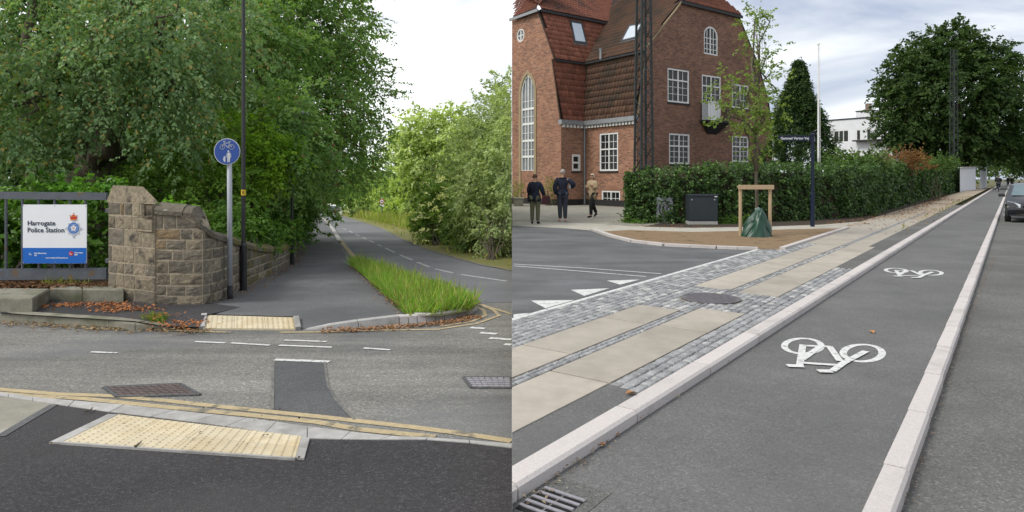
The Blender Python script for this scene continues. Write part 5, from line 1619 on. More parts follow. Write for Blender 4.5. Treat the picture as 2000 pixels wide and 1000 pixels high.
wall_panel('wing_facade', PO, UU, B_OUT, [(0, -.1), (aM, -.1), (aM, p2[1]), p2, (p1[0] - .16, p1[1] + .02), p1, (0, Z0)], [gothic(), oval], m_brick_warm)
arch_window(Ap_, gothic(), m_wood_white, .085, 4, [(gz0 + (gza - gz0) * t, .12 if k % 2 == 0 else .03) for k, t in enumerate((.145, .215, .31, .39, .485, .56, .64, .72))], m_glass_c)
arch_window(Ap_, oval, m_wood_white, .07, 2, [(rz_, .05)], m_glass_c)
sur = MB(); oo = gothic(.17, -.0); ii = gothic(.0, -.0); n = len(oo)
sur.add([Ap_.pt(a, z, d) for d in (.0, .05) for o in (oo, ii) for a, z in o], [(2 * n + i, 2 * n + (i + 1) % n, 3 * n + (i + 1) % n, 3 * n + i) for i in range(1, n)] + [(i, (i + 1) % n, 2 * n + (i + 1) % n, 2 * n + i) for i in range(1, n)] + [(n + i, 3 * n + i, 3 * n + (i + 1) % n, n + (i + 1) % n) for i in range(1, n)])
sur.build('window_surround', m_sandtrim, house)
pl_ = MB()
for P__, a0, a1 in ((Bp_, -.02, aQ), (Rp_, bP - .02, 0), (Ap_, -.02, aM), (Cp_, 0, CW)): P__.box(pl_, a0, a1, -.15, .40, -.02, .035 if P__ is not Cp_ else .03)
pl_.build('plinth', m_plinth, house)
for n_, sg_ in enumerate((1, -1)):
    pass

# gutters with dentils, downpipe
gt = MB(); Bp_.box(gt, -.08, aQ, Z0 - .04, Z0 + .20, -.05, .26); Rp_.box(gt, bP - .1, 0, Z0 - .04, Z0 + .20, -.05, .22); gt.build('gutter', m_zinc, house)
dn = MB()
a = .04
while a < aQ - .1: Bp_.box(dn, a, a + .10, Z0 - .20, Z0 - .045, .0, .16); a += .20
a = bP + .02
while a < -.06: Rp_.box(dn, a, a + .08, Z0 - .20, Z0 - .045, 0, .14); a += .16
tag(dn.build('dentils', m_wood_white, house), kind='stuff')
m2 = MB(); qp = QO + B_OUT * .10 + C_OUT * .10; m2.tube([qp + Zw * .1, qp + Zw * Z0], .055, 10); m2.build('downpipe', m_zinc, house)

# balcony on the gable
b0, b1 = onp(KO, VV, 1366), onp(KO, VV, 1413); zb_ = r2[2]
bal = MB(); Cp_.box(bal, b0, b1, zb_ - .12, zb_ - .005, 0, .55)
bal.add([Cp_.pt(b0 + .08, zb_ - .12, 0), Cp_.pt(b1 - .08, zb_ - .12, 0), Cp_.pt(b1 - .08, zb_ - .12, .5), Cp_.pt(b0 + .08, zb_ - .12, .5), Cp_.pt((b0 * .7 + b1 * .3), zb_ - .75, 0), Cp_.pt((b0 * .3 + b1 * .7), zb_ - .75, 0)], [(0, 1, 2, 3), (3, 2, 5, 4), (0, 3, 4), (1, 5, 2)])
balo = bal.build('balcony', m_plinth, house)
rb_ = MB()
for t in range(7): Cp_.box(rb_, b1 - .035, b1 - .012, zb_, zb_ + 1.0, .06 + t * .075, .075 + t * .075)
for t in range(7): Cp_.box(rb_, b0 + .012, b0 + .03, zb_, zb_ + 1.0, .06 + t * .075, .075 + t * .075)
Cp_.box(rb_, b1 - .04, b1 - .008, zb_ + 1.0, zb_ + 1.05, .0, .54); Cp_.box(rb_, b0 + .008, b0 + .034, zb_ + 1.0, zb_ + 1.05, 0, .54)
tag(rb_.build('railing', m_dk, balo), kind='stuff')

# roofs: profile points (offset, height) for the two wings, extruded along the other axis
zA1, zA2 = p1[1], p2[1]
al1, al2 = aQ + p1[0], aQ + p2[0]
be1, be2 = c1[0], c2[0]; zB1, zB2 = c1[1], c3[1]
profB = [(-.10, Z0 + .12), (be1, zB1), (be1 - .12, zB1 + .02), (be2, zB2), (be2 + 3.4, zB2 + 4.2)]
profA = [(aQ - .10, Z0 + .12), (al1, zA1), (al1 - .16, zA1 + .02), (al2, zA2), (al2 - .22, zA2 + .03), (al2 + 4.4, zA2 + 4.4)]


def prof_at(prof, z, keyed):
    zs = [q[1] for q in prof]; return float(np.interp(z, zs, [q[0] for q in prof]))


under = MB(); aEnd = aQ + 5.0
for (o0, z0), (o1, z1) in zip(profB[:-1], profB[1:]):
    under.add([HP(-.03, o0, z0), HP(aEnd, o0, z0), HP(aEnd, o1, z1), HP(-.03, o1, z1)], [(0, 1, 2, 3)])
for (o0, z0), (o1, z1) in zip(profA[:-1], profA[1:]):
    under.add([HP(o0, bP + .02, z0), HP(o0, 6, z0), HP(o1, 6, z1), HP(o1, bP + .02, z1)], [(0, 1, 2, 3)])
# half hips over both gables
zh = zA2 + .03
hipA = [HP(aQ + aM, bP - .12, zh), HP(al2 - .10, bP - .12, zh), HP(al2 + 1.6, bP + 1.1, zh + 2.2), HP(aQ + aM, bP + 1.1, zh + 2.2)]
hipC = [HP(-.14, be2 - .12, zB2 + .03), HP(-.14, c3[0] + .12, zB2 + .03), HP(1.0, c3[0] - 1.1, zB2 + 1.9), HP(1.0, be2 + 1.0, zB2 + 1.9)]
under.add(hipA, [(0, 1, 2, 3)]); under.add(hipC, [(0, 1, 2, 3)])
# the far slope of the gable roof, seen edge-on
for q0, q1 in ((c6, c5), (c5, c4), (c4, c3)):
    under.add([HP(-.05, q0[0] + .03, q0[1]), HP(9, q0[0] + .03, q0[1]), HP(9, q1[0] + .03, q1[1]), HP(-.05, q1[0] + .03, q1[1])], [(0, 1, 2, 3)])
under.v = [(max(v[0], EPS), v[1], v[2]) for v in under.v]
roof = under.build('roof', m_underlay, house)
fa = MB()
fa.bar(hipC[0] - Zw * .08, hipC[1] - Zw * .08, .06, .16); fa.build('eaves_board_or_shade', m_dk, roof)
fa = MB(); fa.bar(HP(al2 - .2, bP - .14, zh - .10), Vector(hipA[0]) + Vector((0.01, 0, -.10)), .08, .16); fa.build('eaves_board_or_shade', m_zinc, roof)
fa = MB(); fa.bar(HP(al1 - .18, bP, zA1 - .05), HP(al1 - .18, be1 + .1, zA1 - .05), .05, .10); fa.build('eaves_board_or_shade', m_dk, roof)  # dark strip standing in for the shadow below the wing's lower overhang
fa = MB(); fa.bar(HP(al2 - .24, bP, zA2 - .06), HP(al2 - .24, be2 + 1, zA2 - .06), .05, .14); fa.build('eaves_board_or_shade', m_dk, roof)  # shadow below the wing's upper overhang, drawn as a dark bar
fa = MB(); fa.bar(HP(-.02, be1 - .14, zB1 - .05), HP(al1, be1 - .14, zB1 - .05), .05, .10); fa.build('eaves_board_or_shade', m_dk, roof)  # shadow line under the front roof's overhang, added as a dark bar
vg = MB()
for q0, q1 in (((0, Z0), c1), ((c1[0] - .12, c1[1]), (c2[0], c3[1]))): vg.bar(Cp_.pt(*q0, .02), Cp_.pt(*q1, .02), .06, .09)
vg.build('verge', m_sandtrim, roof)
vg = MB()
for q0, q1 in (((0, Z0), p1), ((p1[0] - .16, p1[1]), p2)): vg.bar(Ap_.pt(*q0, .02), Ap_.pt(*q1, .02), .05, .08)
vg.build('verge', m_tile_d, roof)

# pantiles: one mesh, many objects
TWd, TLn = .235, .345


def tile_mesh():
    mb = MB(); xs = [0, .25, .5, .75, 1.0]; zz = [.028, .004, .0, .022, .046]
    vs = []
    for row, (y, dz) in enumerate(((-.02, .018), (TLn + .02, -.006))):
        vs += [Vector(((x - .5) * TWd * 1.03, y, z + dz)) for x, z in zip(xs, zz)]
    vs += [v - Vector((0, 0, .022)) for v in vs[:5]]
    fs = [(i, i + 1, 6 + i, 5 + i) for i in range(4)] + [(10 + i, 11 + i, i + 1, i) for i in range(4)]
    return vs, fs


tv, tf = tile_mesh()
tmesh = []
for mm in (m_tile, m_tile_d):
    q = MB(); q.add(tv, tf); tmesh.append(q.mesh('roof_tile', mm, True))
restT = [MB(), MB()]; ntile = 0
hl = Vector(house.location)


def patch(o, rdir, top, mi, test, along, drop=0.0):
    """cover the strip from o (eave end) along rdir, up to the point top above it"""
    global ntile
    up = (top - o) - rdir * (top - o).dot(rdir); h = up.length; up.normalize(); nn = rdir.cross(up)
    if nn.dot(Vector((0, -1, .2))) < 0: nn = -nn
    rd = up.cross(nn)
    M3 = Matrix((rd, up, nn)).transposed()
    rg_ = random.Random(int(h * 1000))
    nr = max(1, round(h / TLn)); step = h / nr
    for r in range(nr):
        c = 0
        while (c + .5) * TWd < along:
            p = o + rdir * ((c + .5) * TWd) + up * (r * step) + nn * .035; c += 1
            pc = p + up * step * .5
            if pc.x < .15 or not test(pc): continue
            k = 0.0
            Mx = Matrix.Translation(p + nn * rg_.uniform(-.006, .006) - hl) @ M3.to_4x4() @ Matrix.Rotation(rg_.uniform(-.02, .02), 4, 'Z')
            if ntile < 300:
                link('roof_tile', tmesh[mi], roof, Mx); ntile += 1
            else:
                restT[mi].add([Mx @ v for v in tv], tf)


def hab(p):                                 # world -> (alpha, beta)
    d = p - KO; det = UU.x * VV.y - UU.y * VV.x
    return ((d.x * VV.y - d.y * VV.x) / det, (UU.x * d.y - UU.y * d.x) / det)


tA = lambda p: hab(p)[1] < prof_at(profB, p.z, 0) + .05 and hab(p)[1] > bP + .04
tB = lambda p: hab(p)[0] < prof_at([(q[0], q[1]) for q in profA], p.z, 0) + .05 and hab(p)[0] > .02
patch(HP(profA[0][0], bP, profA[0][1]), VN, HP(profA[1][0], bP, profA[1][1]), 0, tA, 9)
patch(HP(profA[2][0], bP, profA[2][1]), VN, HP(profA[3][0], bP, profA[3][1]), 0, tA, 11)
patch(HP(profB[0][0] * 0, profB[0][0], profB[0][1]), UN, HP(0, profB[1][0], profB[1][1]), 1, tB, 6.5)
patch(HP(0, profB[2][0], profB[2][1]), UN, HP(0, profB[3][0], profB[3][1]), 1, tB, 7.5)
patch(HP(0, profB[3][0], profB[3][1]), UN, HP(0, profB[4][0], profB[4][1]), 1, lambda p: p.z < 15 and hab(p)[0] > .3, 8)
patch(HP(profA[4][0], bP, profA[4][1]), VN, HP(profA[5][0], bP, profA[5][1]), 0, lambda p: p.z < 15, 12)
patch(hipC[0], VN, hipC[0] + UU * 1.14 + Zw * 1.9, 0, lambda p: hab(p)[1] < c3[0] + .1 - (p.z - zB2) * .64 and hab(p)[1] > be2 + (p.z - zB2) * .4, 8)
patch(HP(al2 - .1, bP - .12, zh), UN, HP(al2 - .1, bP + 1.1, zh + 2.2), 0, lambda p: p.x > .2, 4)
for i in (0, 1):
    if restT[i].v:
        o = bpy.data.objects.new('roof_tiles', restT[i].mesh('roof_tiles', (m_tile, m_tile_d)[i], True)); COL.objects.link(o); o.parent = roof; o['kind'] = 'stuff'


def px_plane(x, y, O, n):
    d = Vector(((x - 1000) / F, 1, (HY - y) / F)); o = Vector((0, 0, H)); t = (O - o).dot(n) / d.dot(n); return o + d * t


def skylight(px, O, n, lift):
    q = [px_plane(x, y, O, n) + n * lift for x, y in px]; c = sum(q, Vector()) / 4
    m2 = MB(); m2.add([p - n * .2 for p in q] + q + [c + (p - c) * .80 + n * .0 for p in q], [(k + i, k + (i + 1) % 4, k + 4 + (i + 1) % 4, k + 4 + i) for k in (0, 4) for i in range(4)])
    w = m2.build('skylight', m_dk, roof)
    m2 = MB(); m2.add([c + (p - c) * .80 - n * .015 for p in q], [(0, 1, 2, 3)]); m2.build('pane', m_skyglass, w) if False else None
    o = m2.build('skylight_pane', m_skyglass, roof)
    m2 = MB(); m2.bar(q[3] - n * .06, q[2] - n * .06, .10, .05, up=n); m2.build('flashing', m_zinc, roof)


def nrm3(a, b, c):
    n = (b - a).cross(c - a).normalized(); return n if n.dot(Vector((0, -1, .3))) > 0 else -n


O_ = HP(profA[2][0], bP, profA[2][1]); nA = nrm3(O_, HP(profA[2][0], 2, profA[2][1]), HP(profA[3][0], bP, profA[3][1]))
skylight([(1111, 41), (1134, 45), (1145, 89), (1120, 86)], O_, nA, .13)
O_ = HP(0, profB[2][0], profB[2][1]); nB = nrm3(O_, HP(3, profB[2][0], profB[2][1]), HP(0, profB[3][0], profB[3][1]))
skylight([(1231, 51), (1258, 47), (1243, 78), (1213, 85)], O_, nB, .13)
vp_ = px_plane(1173, 116, O_, nB); m2 = MB(); m2.tube([vp_, vp_ + Zw * .55], .07, 8); m2.tube([vp_ + Zw * .55, vp_ + Zw * .60], .10, 8); m2.build('vent_pipe', m_zinc, roof)

# ================================================================== RIGHT: HEDGE, TREES
def hedge(name, label, path, h, depth, n, leaf, cA, cB, seed, top_c=None):
    rng = np.random.default_rng(seed); cum = cumul(path); root = thing(name, label, 'hedge', path[0])
    core = MB(); vs = []
    for i, p in enumerate(path):
        _, nn = path_at(path, cum, max(cum[i], .001)); hh = h[i]
        vs += [p - nn * .16 + Zw * -.1, p - nn * .2 + Zw * (hh - .2), p - nn * (depth - .15) + Zw * (hh - .2), p - nn * (depth - .15) - Zw * .1]
    n_ = len(path); core.add(vs, [(i * 4 + k, (i + 1) * 4 + k, (i + 1) * 4 + k + 1, i * 4 + k + 1) for i in range(n_ - 1) for k in range(3)] + [(0, 1, 2, 3), tuple(4 * (n_ - 1) + k for k in (3, 2, 1, 0))])
    core.build('dark_core', m_soil, root)  # solid dark filler: the hedge's inner shade is put into its colour
    # leaves: sprays on front, top and end
    ns = n // 14; dens = np.cumsum([0] + [((b - a).length) / (max(a.y, 1) / 25) ** 1.5 for a, b in zip(path[:-1], path[1:])]); u = rng.random(ns) * dens[-1]
    s = np.interp(u, dens, cum); kind = rng.random(ns); P_ = np.zeros((ns, 3)); D = np.zeros((ns, 3)); isTop = np.zeros(ns)
    for i in range(ns):
        p, nn = path_at(path, cum, s[i]); hh = float(np.interp(s[i], cum, h))
        lump = .09 * math.sin(s[i] * 2.1) + .07 * math.sin(s[i] * 5.3 + 1)
        if kind[i] < .16:
            q = p - nn * (rng.random() * depth) + Zw * (hh - .12 + lump * .6); d = Vector((0, 0, 1)); isTop[i] = 1
        elif kind[i] < .24:
            p, nn = path_at(path, cum, 0.0); t_ = Vector((-nn.y, nn.x, 0)); q = p - nn * (rng.random() * depth) + Zw * (rng.random() * h[0] - .05) - t_ * -.0; d = -Vector((-nn.y, nn.x, 0)) if False else Vector((nn.y, -nn.x, 0)); q = q + d * .0
        else:
            z = rng.random() ** .85 * hh * 1.0; q = p + nn * (-.14 + lump + .06 * math.sin(z * 4 + s[i])) + Zw * (z - .06); d = nn
            if z > hh * .9: isTop[i] = .6
        P_[i] = q; D[i] = d
    per = 14
    E_ = unit(D * .6 + rng.normal(size=(ns, 3)) * .55 + np.array([0, 0, -.25]) + isTop[:, None] * np.array([0, 0, .7]))
    t = rng.random((ns, per)); L = leaf * 3.6
    C = P_[:, None] + E_[:, None] * (t * L)[..., None] + rng.normal(size=(ns, per, 3)) * leaf * .55
    A = unit(E_[:, None] + rng.normal(size=C.shape) * .7 + np.array([0, 0, -.3])); Nn = unit(D[:, None] * .9 + np.array([0, 0, .5]) + rng.normal(size=C.shape) * .45)
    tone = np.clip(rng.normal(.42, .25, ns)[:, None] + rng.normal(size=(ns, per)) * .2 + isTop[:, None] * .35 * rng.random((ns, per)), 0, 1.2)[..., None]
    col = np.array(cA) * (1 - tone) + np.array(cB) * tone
    k_ = max(1.0, 1.0); far_ = np.clip(P_[:, 1] / 26, 1, 2.2)[:, None] * np.ones((1, per))
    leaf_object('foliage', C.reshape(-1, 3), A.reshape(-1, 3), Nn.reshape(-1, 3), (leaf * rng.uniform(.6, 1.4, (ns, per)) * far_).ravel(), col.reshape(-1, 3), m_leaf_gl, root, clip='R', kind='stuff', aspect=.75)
    return root


hp = [GR(1237, 438.5), GR(1350, 440), GR(1480, 437), GR(1600, 432), GR(1690, 425.5), GR(1730, 414), GR(1780, 398), GR(1830, 383), GR(1874, 371)]
hh = [H + p.y * (HY - y) / F - .14 for p, y in zip(hp, (331, 320, 318, 320, 318, 318, 318, 320, 321))]
hedge('hedge', 'long thick clipped hedge of dark green leaves in front of the brick house', hp, hh, 1.6, 105000, .085, (.016, .040, .012), (.085, .155, .036), 71)


def leafcone(rng):
    n = 1700; t = rng.random(n) ** .9; th = rng.random(n) * 2 * math.pi; Y = 32
    k = Y / F; r = (1 - t) * 84 * k * (.75 + .25 * np.sin(th * 3 + t * 9)) + .03
    rad = np.sqrt(rng.random(n)) * .45 + .55; P_ = np.c_[PV(1560, 0, Y).x + np.cos(th) * r * rad, Y + np.sin(th) * r * rad, PV(0, 326, Y).z + t * (326 - 124) * k]
    per = 22; E_ = unit(np.c_[np.cos(th), np.sin(th), -.25 + 0 * th] + rng.normal(size=(n, 3)) * .3)
    tt = rng.random((n, per)); C = P_[:, None] + E_[:, None] * (tt * .38 * (.25 + .75 * (1 - t[:, None])))[..., None] + rng.normal(size=(n, per, 3)) * .09
    A = unit(E_[:, None] + rng.normal(size=C.shape) * .5); Nn = unit(np.array([0, 0, .8]) + E_[:, None] * .5 + rng.normal(size=C.shape) * .5)
    tone = np.clip(rng.normal(.4, .25, n)[:, None] + rng.normal(size=(n, per)) * .2, 0, 1)[..., None]
    return C.reshape(-1, 3), A.reshape(-1, 3), Nn.reshape(-1, 3), np.full(n * per, .15) * rng.uniform(.6, 1.4, n * per), (np.array((.012, .028, .012)) * (1 - tone) + np.array((.05, .085, .03)) * tone).reshape(-1, 3)


cz_ = thing('conifer_tree', 'dark conical evergreen behind the hedge beside the white flagpole', 'tree', ((1560 - 1000) / F * 32, 32, 0))
m2 = MB(); m2.tube([((560) / F * 32, 32, -.1), ((560) / F * 32, 32, 4.5), ((560) / F * 32, 32, 6.6)], [.22, .12, .03], 8); m2.build('trunk', m_bark, cz_)
leaf_object('crown', *leafcone(np.random.default_rng(72)), m_leaf, cz_, clip='R', kind='stuff', aspect=.4)

bt = [Bp(1852, 195, 88, 118, 112), Bp(1790, 150, 88, 62, 62), Bp(1850, 105, 88, 70, 48), Bp(1925, 135, 88, 55, 62), Bp(1775, 230, 88, 55, 60), Bp(1950, 230, 88, 55, 70), Bp(1860, 275, 88, 105, 40), Bp(1775, 265, 88, 45, 25), Bp(1850, 75, 88, 28, 30, 900)]
tree('broadleaf_tree', 'very large round dark green tree rising beyond the hedge end', (Vector(((1893 - 1000) / F * 90, 90, 0))), PV(1870, 200, 89), .5, .36, bt, 3000, 26, 2.0, .40, (.012, .028, .009), (.045, .078, .022), 73, limbs=14, clip='R', shell=.45, droop=.3)
st_ = [Bp(1475, 60, 17.6, 14, 50), Bp(1497, 105, 17.6, 18, 28, 350), Bp(1512, 135, 17.5, 18, 20, 300), Bp(1462, 190, 17.5, 34, 40), Bp(1425, 152, 17.4, 34, 10, 450), Bp(1398, 196, 17.4, 26, 7, 260), Bp(1425, 232, 17.5, 28, 8, 300), Bp(1500, 205, 17.7, 26, 36, 900), Bp(1478, 270, 17.6, 24, 32, 500), Bp(1455, 240, 17.6, 30, 20, 500), Bp(1480, 20, 17.6, 12, 24, 300)]
tree('street_tree', 'slender young street tree held by wooden stakes over the green bag', GR(1477, 463), PV(1474, 40, 17.6), .05, .022, st_, 240, 17, .40, .075, (.06, .10, .024), (.16, .22, .06), 74, bark=m_bark_l, limbs=11, clip='R', droop=.2, shell=.3, flare=1.1)
for i, (x, y, Y, rx, rz, a, b, lb) in enumerate(((1655, 300, 30, 40, 14, (.03, .06, .02), (.10, .16, .05), 'loose garden shrub in front of the white house'), (1700, 297, 31, 38, 18, (.035, .06, .025), (.11, .15, .06), 'grey green garden shrub near the large round tree'), (1775, 303, 38, 48, 17, (.10, .045, .025), (.17, .10, .05), 'reddish brown garden shrub behind the hedge'), (1830, 308, 44, 40, 12, (.03, .06, .02), (.08, .13, .04), 'low green garden shrub at the hedge end'))):
    bush('garden_shrub', lb, [Bp(x, y + (22 if i < 2 else 14), Y, rx, rz * .7), Bp(x - rx * .3, y + (28 if i < 2 else 20), Y, rx, rz * .7)], 150, 20, .55, .12, a, b, 80 + i, clip='R', base=Vector(((x - 1000) / F * Y, Y, 0)), group='shrubs behind the hedge', shell=.3, droop=-.4)
for i, (x0, x1, y, lb) in enumerate(((1405, 1482, 440, 'low ground cover between the dark cabinet and the stakes'), (1215, 1282, 439, 'straggling ivy at the foot of the lattice mast'))):
    Y = GR(0, y).y; bush('ground_cover', lb, [(GR((x0 + x1) / 2, y) + Zw * .1, ((x1 - x0) / 2 * Y / F, .35, .16), 1)], 120, 16, .3, .07, (.03, .07, .015), (.10, .18, .04), 90 + i, clip='R', base=GR((x0 + x1) / 2, y), cat_='plant', shell=.2)
bush('mast_ivy', 'ivy bush climbing round the foot of the lattice mast', [Bp(1256, 385, 23.4, 16, 55), Bp(1246, 425, 23, 22, 16)], 150, 20, .3, .08, (.018, .042, .014), (.075, .135, .035), 93, mat=m_leaf_gl, clip='R', base=GR(1256, 438), shell=.5)
far_b = [Bp(1960, 326, 130, 60, 16), Bp(1900, 318, 120, 50, 14), Bp(1990, 322, 180, 50, 16), Bp(1960, 300, 110, 70, 28), Bp(2010, 280, 90, 50, 60), Bp(1925, 305, 105, 40, 14), Bp(1990, 308, 150, 60, 20)]
tag(leaf_object('distant_trees', *sprays(np.random.default_rng(95), far_b, 700, 20, 2.2, .45, (.025, .05, .018), (.08, .12, .04), shell=.2), m_leaf, clip='R'), kind='stuff')
for i, (x, lb) in enumerate(((1011, 'thin rose bush trained beside the tall church-like window'), (1071, 'thin rose bush against the wing wall between two men'))):
    bush('rose_bush', lb, [Bp(x, 362, 36.5, 11, 16), Bp(x + 2, 382, 36.4, 8, 12)], 45, 12, .35, .085, (.08, .11, .03), (.20, .20, .07), 97 + i, clip='R', base=Vector(((x - 1000) / F * 36.4, 36.4, 0)))

# ================================================================== RIGHT: STREET FURNITURE
def lattice(label, px, py, w0, w1, ytop, cat_='mast'):
    b = GR(px, py); Y = b.y; ht = H + Y * (HY - ytop) / F; root = thing('lattice_mast', label, cat_, b, rz=.35)
    def cor(z): w = (w0 + (w1 - w0) * z / ht) / 2; return [Vector((sx_ * w, sy * w, z)) for sx_, sy in ((-1, -1), (1, -1), (1, 1), (-1, 1))]
    lo, hi = cor(0), cor(ht); t = .065 if w0 > .4 else .09
    for a, b_ in zip(lo, hi):
        m2 = MB(); m2.bar(a - Zw * .1, b_, t, t, up=(1, 0, 0)); m2.build('leg', m_steel, root, world=False)
    br = MB(); z = .2; k = 0; st = .42 if w0 > .4 else .8
    while z < ht - st:
        A_, B_ = cor(z), cor(z + st)
        for i in range(4):
            j = (i + 1) % 4
            br.bar(A_[i], B_[j], .035, .012) if k % 2 == 0 else br.bar(A_[j], B_[i], .035, .012)
        z += st; k += 1
    tag(br.build('bracing', m_steel, root, world=False), kind='stuff')
    m2 = MB(); m2.box((0, 0, ht), (w1 * 2.6, .1, .1)); m2.build('cross_arm', m_steel, root, world=False)


lattice('tall dark lattice steel mast standing in front of the house corner', 1257, 436, .50, .31, -110)
lattice('distant lattice mast in front of the large round tree', 1863, 374, .60, .42, 98)

cb = thing('electric_cabinet', 'charcoal electrical cabinet on a concrete base before the hedge', 'cabinet', GR(1373.5, 442)); Y = cb.location.y
k = Y / F; w = 57 * k
m2 = MB(); m2.box((0, .2, .06), (w, .40, .22)); m2.build('concrete_base', m_concrete, cb, world=False)
m2 = MB(); m2.box((0, .2, .17 + 25 * k), (w, .40, 50 * k), bev=.015); m2.build('housing', m_cab, cb, world=False)
m2 = MB(); m2.box((0, -.012, .17 + 23.5 * k), (w * .95, .02, 43 * k)); d_ = m2.build('door', m_cab, cb, world=False)
m2 = MB(); m2.box((0, .19, .17 + 50 * k + .015), (w * 1.03, .44, .05), bev=.012); m2.build('lid', m_cab, cb, world=False)
for xx in (-.40, .38):
    m2 = MB(); m2.tube([(xx * w, -.022, .17 + 42 * k), (xx * w, -.045, .17 + 42 * k)], .022, 10); m2.build('lock', m_galv, d_, world=False)
m2 = MB(); m2.box((w * .43, -.012, .17 + 48 * k), (.09, .025, .03)); m2.build('label_plate', m_signwhite, cb, world=False)
c2_ = thing('utility_box', 'small grey utility box covered in dark graffiti, half sunk in the hedge', 'cabinet', GR(1299, 439.5)); k = c2_.location.y / F
m2 = MB(); m2.box((0, .15, .05), (30 * k, .3, .2)); m2.build('plinth', m_concrete, c2_, world=False)
m2 = MB(); m2.box((0, .15, .12 + 24 * k), (32 * k, .30, 46 * k), bev=.012); m2.build('housing', m_cabgrey, c2_, world=False)
m2 = MB(); m2.box((0, -.008, .12 + 22 * k), (28 * k, .012, 38 * k)); hd = m2.build('door', m_cabgrey, c2_, world=False)
gr = MB(); rr_ = random.Random(5)
for st in (((-10, 34), (-11, 20), (-7, 12), (-4, 30), (-1, 14)), ((1, 36), (8, 30), (2, 24), (9, 14), (3, 10)), ((-9, 38), (0, 40), (10, 37)), ((-2, 8), (6, 6), (10, 9))):
    pts = [Vector((x * k, -.016, .12 + y * k)) for x, y in st]
    for a, b_ in zip(pts[:-1], pts[1:]): gr.bar(a, b_, .004, .05, up=(0, -1, 0) if False else (1, 0, 0))
gr.build('graffiti', m_dk, hd, world=False)
hd.children[0].parent = hd

sf = thing('tree_stakes', 'raw timber stakes with crossbar supporting the young street tree', 'tree support', GR(1475, 467)); Y = sf.location.y; k = Y / F
for xx in (-29, 29):
    m2 = MB(); m2.tube([(xx * k, 0, -.1), (xx * k, 0, 102 * k)], .044, 12); m2.build('stake', m_timber, sf, world=False)
m2 = MB(); m2.box((0, -.06, 101.5 * k), (69 * k, .045, 8.5 * k), bev=.006); m2.build('crossbar', m_timber, sf, world=False)
m2 = MB(); m2.box((0, .06, 102 * k), (66 * k, .03, 4 * k)); m2.build('rear_crossbar', m_timber, sf, world=False)
m2 = MB(); m2.box((.02, -.0, 101 * k), (.16, .10, .035)); m2.build('tie', m_blacktube, sf, world=False)
bg_ = thing('watering_bag', 'dark green watering bag slumped around the young tree trunk', 'bag', GR(1477, 468)); m2 = MB(); nu, nv = 36, 16; vs = []
for j in range(nv + 1):
    t = j / nv; z = t * .80
    for i in range(nu):
        th = 2 * math.pi * i / nu
        rx = .345 * (1 - t ** 1.5) ** .8 + .05; ry = .27 * (1 - t) ** .5 + .05
        fold = 1 + .09 * math.sin(th * 4 + t * 5) * (.35 + t) + .05 * math.sin(th * 7 - t * 9)
        sag = .06 * math.sin(t * 3.1) * math.sin(th * 2 + .6)
        vs.append(Vector((math.cos(th) * rx * fold + sag + .10 * t * t, math.sin(th) * ry * fold, z * (1 - .05 * math.cos(th * 3)) + .0)))
m2.add(vs, [(j * nu + i, j * nu + (i + 1) % nu, (j + 1) * nu + (i + 1) % nu, (j + 1) * nu + i) for j in range(nv) for i in range(nu)] + [tuple(nv * nu + i for i in range(nu))])
m2.build('body', m_bag, bg_, sm=True, world=False)
for sx_, zz in ((-.17, .56), (.10, .76), (.02, .80)):
    m2 = MB(); m2.box((sx_, -.12 if sx_ < 0 else -.02, zz), (.12, .05, .07), Matrix.Rotation(.5 if sx_ < 0 else -.3, 3, 'Y'), bev=.015); m2.build('strap', MAT('pale_strap', (.20, .27, .24), (.14, .2, .18), 6, .6), bg_, world=False)
m2 = MB(); m2.bar((-.36, -.13, .06), (.03, -.16, .62), .022, .012); m2.bar((.05, -.17, .60), (.37, -.12, .10), .022, .012); m2.build('seam', m_bag, bg_, world=False)

ns_ = thing('street_name_sign', 'dark blue post carrying two street name blades before the hedge', 'street sign', GR(1587, 447)); Y = ns_.location.y; k = Y / F
m_nblue = MAT('dark_blue_enamel', (.008, .014, .035), (.006, .012, .03), 4, .45)
m2 = MB(); m2.tube([(0, 0, -.05), (0, 0, (447 - 378) * k), (0, 0, (447 - 377) * k)], [.066, .066, .052], 14); m2.build('lower_post', m_nblue, ns_, world=False)
m2 = MB(); m2.tube([(0, 0, (447 - 378) * k), (0, 0, (447 - 262) * k)], .052, 14); m2.build('post', m_nblue, ns_, world=False)
m2 = MB(); m2.tube([(0, 0, (447 - 265) * k), (0, 0, (447 - 261) * k), (0, 0, (447 - 259.5) * k)], [.07, .07, .02], 14); m2.build('post_cap', m_nblue, ns_, world=False)


def blade(x0, x1, y0, y1, ang, txt, size, tx, ty):
    L = abs(x1 - x0) * k / math.cos(ang); hgt = (y1 - y0) * k; z = (447 - (y0 + y1) / 2) * k
    Rm = Matrix.Rotation(ang, 4, 'Z'); side_ = -1 if x1 <= 0 else 1
    m2 = MB(); m2.box((side_ * (L / 2 + .05), 0, 0), (L, .022, hgt), bev=.004); me = m2.mesh('name_blade', m_nblue); me.transform(Matrix.Translation((0, 0, z)) @ Rm); b_ = link('name_blade', me, ns_)
    t_ = text_mesh(txt, size, m_signwhite, bold=.0012, align='CENTER'); t_.transform(Matrix.Translation((0, 0, z)) @ Rm @ Matrix.Translation((side_ * (L / 2 + .05), -.0135, -size * .34)) @ Matrix.Rotation(R(90), 4, 'X')); link('lettering', t_, b_)


blade(-69, -5, 264.5, 275.5, 0.0, 'Gammel Vartov Vej', .112, 0, 0)
blade(4, 24, 265, 276, 1.05, 'Ehlersvej', .12, 0, 0)

